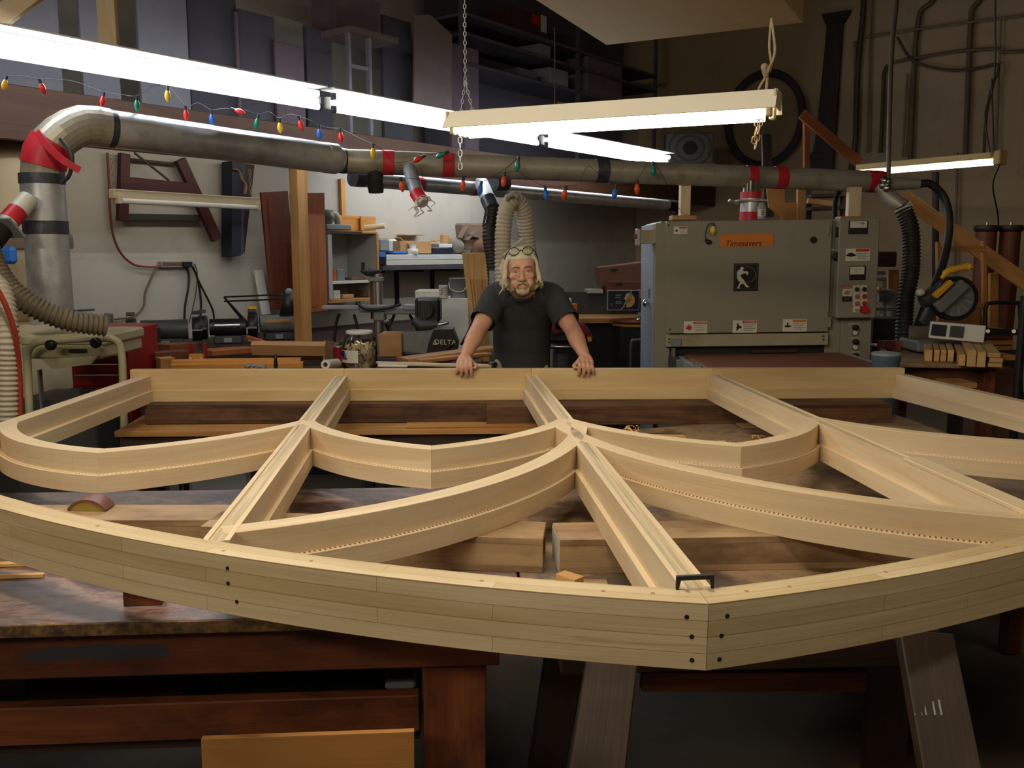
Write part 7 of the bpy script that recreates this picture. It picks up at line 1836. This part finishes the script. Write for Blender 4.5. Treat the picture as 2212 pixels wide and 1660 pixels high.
prof = [(.116, .022, .022, .035), (.104, .046, .048, .066), (.082, .063, .073, .088), (.05, .071, .085, .098), (.012, .071, .086, .100), (-.03, .067, .084, .094), (-.06, .060, .082, .078), (-.085, .049, .078, .05), (-.106, .032, .070, .02), (-.117, .014, .060, -.01)]
rg = []
for z, w, f, b in prof[::-1]:
    ring = []
    for j in range(28):
        t = 2 * pi * j / 28; c, s = cos(t), sin(t)
        e = 0.82
        x = w * math.copysign(abs(c) ** e, c); y = (f if s > 0 else b) * math.copysign(abs(s) ** e, s)
        ring.append(hd(x, y, z))
    rg.append(ring)
body.rings(rg)
limb(body, [hd(0, .084, .016), hd(0, .096, -.012), hd(0, .109, -.034)], [.008, .0095, .0125], 10)
for s in (-1, 1):
    body.ball(hd(s * .012, .096, -.038), (.0085, .010, .008))
    limb(body, [hd(s * .008, .083, .022), hd(s * .028, .086, .028), hd(s * .050, .070, .020)], [.009, .0105, .008], 10)   # brow
    body.ball(hd(s * .043, .062, -.022), (.023, .022, .018)); body.ball(hd(s * .036, .058, -.06), (.024, .024, .03))
    limb(body, [hd(s * .018, .083, .011), hd(s * .032, .085, .0120), hd(s * .046, .073, .009)], [.005, .0062, .005], 8)       # upper lid
    limb(body, [hd(s * .020, .079, -.008), hd(s * .032, .081, -.010), hd(s * .045, .070, -.007)], [.004, .005, .004], 8)     # lower lid
    body.ball(hd(s * .075, -.004, -.006), (.009, .020, .030))
limb(body, [hd(-.024, .076, -.069), hd(0, .087, -.066), hd(.024, .076, -.069)], [.005, .0065, .005], 8)
limb(body, [hd(-.018, .077, -.079), hd(0, .086, -.079), hd(.018, .077, -.079)], [.005, .007, .005], 8)
body.ball(hd(0, .070, -.102), (.024, .018, .018))
TCX = [(1126, 880, 5.24, .155, .115), (1126, 800, 5.19, .150, .115), (1127, 760, 5.16, .150, .115), (1128, 710, 5.10, .152, .115), (1129, 670, 5.03, .165, .108), (1129, 645, 4.98, .160, .094), (1129, 630, 4.95, .115, .078), (1128, 621, 4.94, .07, .060)]
def torso(m, k=1.0, dy=0.0):
    m.rings([[P(x, y, Y) + V((rx + dy) * cos(t) , (ry + dy) * sin(t), 0) for t in [2 * pi * j / 28 for j in range(28)]] for x, y, Y, rx, ry in TCX])
    return m
torso(body)
limb(body, [P(1128, 624, 4.94), P(1127, 622, 4.90), hd(0, -.012, -.055)], [.060, .056, .056])
ARMS = {-1: dict(sh=P(1072, 641, 4.98), el=P(1034, 712, 4.80), wr=P(1004, 772, 4.565), fx=P(1003, 790, 4.46).x), 1: dict(sh=P(1191, 641, 5.0), el=P(1236, 712, 4.84), wr=P(1264, 771, 4.60), fx=P(1266, 790, 4.50).x)}
HANDM = MB()
for s, a in ARMS.items():
    mid = a['el'].lerp(a['wr'], .35); up = a['sh'].lerp(a['el'], .55)
    limb(body, [a['sh'], up, a['el'], mid, a['el'].lerp(a['wr'], .75), a['wr']], [.062, .054, .045, .046, .034, .0265])
    fx = a['fx']
    rY = 4.4896 + tan(FYAW) * (fx - 0.0972); zt_r = 1.02 - 0.0087 * fx
    ins = -s                                   # thumb side points to the middle
    wr = a['wr']
    for i, (dx, ln, r) in enumerate(((.033, .92, .0092), (.0115, 1.0, .0095), (-.0105, .95, .009), (-.031, .80, .008))):
        x = fx + ins * dx; kx = fx + ins * dx * 1.02
        mcp = V(kx, rY + .022, zt_r + .036 - .003 * abs(i - 1.2)); pip = V(x, rY - .020, zt_r + .028 - .004 * i)
        dip = V(x - ins * .002 * (i - 1), rY - .0225, zt_r + .028 - .036 * ln); tip = V(x - ins * .004 * (i - 1), rY - .0135, zt_r + .028 - .062 * ln)
        limb(body, [mcp, pip, dip, tip], [r * 1.18, r * 1.08, r * .98, r * .82], 10, 5)
        body.ball(mcp + V(0, 0, .002), r * 1.28, seg=10, n=8); body.ball(pip, r * 1.16, seg=10, n=8)
        limb(body, [wr + V(ins * dx * .55, -.01, -.004), mcp], [.017, .0125], 10, 4)
    body.ball((wr + V(fx, rY + .03, zt_r + .03)) / 2 + V(0, 0, -.004), (.036, .040, .017))
    limb(body, [wr + V(ins * .014, -.012, -.006), V(fx + ins * .046, rY + .030, zt_r + .022), V(fx + ins * .058, rY + .006, zt_r + .016), V(fx + ins * .056, rY - .016, zt_r + .010)], [.018, .0135, .0112, .0092], 10, 5)
for s in (-1, 1):
    hx = P(1126, 860, 5.24).x + s * .085
    limb(body, [V(hx, 5.24, .90), V(hx + s * .01, 5.20, .50), V(hx + s * .02, 5.28, .09)], [.085, .055, .038]); limb(body, [V(hx + s * .02, 5.28, .05), V(hx + s * .03, 5.14, .035)], [.036, .03])
bodyo = fuse('body', body, 0.0042, SKIN, man, 2, 0.45)
# clothes
sh_ = MB()
T2 = TCX[1:]
sh_.rings([[P(x, y, Y) + V((rx + .012) * cos(t), (ry + .014) * sin(t), 0) for t in [2 * pi * j / 28 for j in range(28)]] for x, y, Y, rx, ry in [(1126, 797, 5.19, .152, .118)] + TCX[2:-1]] + [[P(1128, 622, 4.94) + V(.075 * cos(t), .066 * sin(t), 0) for t in [2 * pi * j / 28 for j in range(28)]]])
for s, a in ARMS.items():
    e = a['sh'].lerp(a['el'], .80)
    limb(sh_, [P(1129 + s * 30, 640, 4.96), a['sh'] + V(0, 0, .002), a['sh'].lerp(a['el'], .45), e], [.078, .071, .070, .071], 20)
shirt = fuse('t_shirt', sh_, 0.006, SHIRT, man, 4)
bm = bmesh.new(); bm.from_mesh(shirt.data)      # cut the sleeve hems and the hem square
for s, a in ARMS.items():
    d = (a['el'] - a['sh']).normalized(); co = MW[man.name] @ a['sh'].lerp(a['el'], .76)
    geo = [f for f in bm.faces if abs((f.calc_center_median() - co).length) < .16]
    vs = {v for f in geo for v in f.verts}; es = {e for f in geo for e in f.edges}
    bmesh.ops.bisect_plane(bm, geom=list(vs) + list(es) + geo, plane_co=co, plane_no=d, clear_outer=True)
nk = MW[man.name] @ P(1128, 638, 4.90)
geo = [f for f in bm.faces if (f.calc_center_median() - nk).to_2d().length < .070 and f.calc_center_median().z > nk.z - .05]
bmesh.ops.bisect_plane(bm, geom=list({v for f in geo for v in f.verts}) + list({e for f in geo for e in f.edges}) + geo, plane_co=nk, plane_no=V(0, -.5, .866), clear_outer=True)
bm.to_mesh(shirt.data); bm.free()
so = shirt.modifiers.new('cloth', 'SOLIDIFY'); so.thickness = 0.003; so.offset = 1
MB().tube([P(1128, 638, 4.90) + V(.064 * cos(t), .010 + .066 * sin(t), .006 + .577 * (.010 + .066 * sin(t))) for t in [2 * pi * j / 32 for j in range(33)]], .006, 8).build('collar', SHIRT, man)
je = MB()
je.rings([[P(x, y, Y) + V((rx + .01) * cos(t), (ry + .012) * sin(t), 0) for t in [2 * pi * j / 24 for j in range(24)]] for x, y, Y, rx, ry in ((1126, 890, 5.25, .158, .118), (1126, 840, 5.22, .158, .118), (1125, 792, 5.19, .150, .112))])
je.ball(P(1078, 800, 5.13), (.035, .06, .085)); je.ball(P(1176, 806, 5.14), (.03, .05, .07))
for s in (-1, 1):
    hx = P(1126, 860, 5.24).x + s * .085
    limb(je, [V(hx, 5.24, .90), V(hx + s * .01, 5.20, .50), V(hx + s * .02, 5.28, .10)], [.098, .076, .066])
fuse('trousers', je, 0.008, JEAN, man, 4)
MB().box(P(1066, 795, 5.08), (.028, .03, .07), (0, .3, 0)).build('belt_pouch', BLACK, man, bev=.008)
for s in (-1, 1):
    hx = P(1126, 860, 5.24).x + s * .105; m = MB(); m.ball((hx + s * .006, 5.12, .045), (.05, .09, .045)); m.ball((hx, 5.26, .05), (.045, .07, .05)); fuse('shoe', m, .008, RUBBER, man)
# eyes, brows, hair, beard
EYEW = paint('eye_white', rgb(170, 160, 150), .3); IRIS = paint('iris', rgb(54, 62, 70), .3)
for s in (-1, 1):
    e = MB().ball(hd(s * .032, .0690, .002), .0122 * HM, seg=14).build('eye', EYEW, man)
    MB().ball(hd(s * .032, .0760, .0015), (.0062, .006, .0062), seg=12).build('iris', IRIS, e)
    MB().tube(cr([hd(s * .012, .093, .025), hd(s * .030, .095, .029), hd(s * .052, .079, .024)], 4), [.003, .0035, .004, .0045, .0045, .004, .0035, .003, .002], 6).build('eyebrow', PAPER, man)
random.seed(77)
hm = MB()
cap = []
for z, w, f, b in [(.122, .02, .012, .03), (.110, .05, .045, .072), (.086, .069, .060, .096), (.052, .078, .030, .108), (.012, .080, -.012, .112), (-.03, .079, -.02, .110), (-.07, .075, -.02, .102), (-.105, .066, -.025, .088)]:
    cap.append([hd(w * math.copysign(abs(cos(t)) ** .85, cos(t)), (f if sin(t) > 0 else b) * (abs(sin(t)) ** .85) * (1 if sin(t) > 0 else -1), z) for t in [2 * pi * j / 28 for j in range(28)]])
hm.rings(cap[::-1])
def lock(pts, r0): hm.tube(cr([hd(*p) for p in pts], 4), [r0 * (1 - .6 * (i / (4 * (len(pts) - 1))) ** 2) for i in range(4 * (len(pts) - 1) + 1)], 7)
for k in range(22):                            # swept back from the forehead
    x = -.064 + .128 * k / 21; j = random.uniform(-.006, .006)
    lock([(x * .92, .079 - 9 * x * x, .064 + j * .5), (x * 1.0, .066 - 8 * x * x, .090 + j), (x * 1.05, .03, .118 - 5 * x * x + j), (x * 1.15 + j, -.03, .120 - 5.5 * x * x), (x * 1.2 + j, -.08, .085)], .0085)
for s in (-1, 1):                              # falling beside the face to the collar
    for k in range(26):
        u = random.random(); y0 = .040 - .11 * u; j = random.uniform(-.010, .010); L = -.062 - .035 * random.random() * (0.4 + u)
        lock([(s * .062, y0 + .01, .080), (s * (.077 + abs(j) * .4), y0, .045), (s * (.086 + j * .7), y0 - .004, .0), (s * (.090 + j), y0 + .004 + j, -.040), (s * (.088 + j * 2.2), y0 + j, L)], .0095)
for k in range(12):                            # unruly wisps on the picture's left side
    z0 = .055 - .013 * k; j = random.uniform(-.01, .01)
    lock([(-.070, -.01 + j, z0 + .02), (-.086, -.01, z0 + .012), (-.102 + j, -.005, z0 + j), (-.116 + j * 1.5, .0, z0 - .022 + j)], .0065)
for k in range(14):
    t = -pi * (k + .5) / 14; lock([(.07 * cos(t), .09 * sin(t), .07), (.085 * cos(t), .112 * sin(t), .0), (.082 * cos(t), .112 * sin(t), -.07), (.075 * cos(t) + random.uniform(-.01, .01), .10 * sin(t), -.10)], .016)
fuse('hair', hm, 0.0036, HAIR, man, 1, .3)
GREYHAIR = paint('grey_beard', rgb(176, 160, 136), .6, var=.2, scale=80)
mm = MB()
for s in (-1, 1):
    limb(mm, [hd(0, .095, -.052), hd(s * .014, .094, -.055), hd(s * .030, .080, -.068), hd(s * .033, .072, -.088)], [.0065, .0075, .0065, .004], 8, 4)
fuse('moustache', mm, .0028, GREYHAIR, man, 1)
bb = MB(); bb.ball(hd(0, .081, -.104), (.024, .013, .016)); bb.ball(hd(0, .084, -.090), (.008, .008, .010))
for s in (-1, 1): limb(bb, [hd(s * .031, .072, -.088), hd(s * .024, .078, -.104)], [.006, .008], 8, 4)
fuse('beard', bb, .0028, GREYHAIR, man, 1)
gl = thing('eyeglasses', hd(0, .06, .11), 'dark framed eyeglasses pushed up on the man\'s hair', 'eyeglasses')
for s in (-1, 1):
    rim = [(s * .036 + .027 * cos(t), .066 - .012 * sin(t) - .004 * abs(cos(t)), .108 + .019 * sin(t)) for t in [2 * pi * j / 24 for j in range(25)]]
    MB().tube([hd(*p) for p in rim], .0024, 6).build('rim', BLACK, gl)
    MB().add([hd(*p) for p in rim[:-1]], [list(range(24))], [[(0, 0)] * 24]).build('lens', GLASS, gl)
    MB().tube(cr([hd(s * .064, .062, .110), hd(s * .074, .045, .100), hd(s * .088, -.01, .062), hd(s * .087, -.035, .04)], 4), .0024, 6).build('temple', BLACK, gl)
MB().tube(cr([hd(-.010, .066, .110), hd(0, .068, .114), hd(.010, .066, .110)], 3), .0024, 6).build('bridge', BLACK, gl)
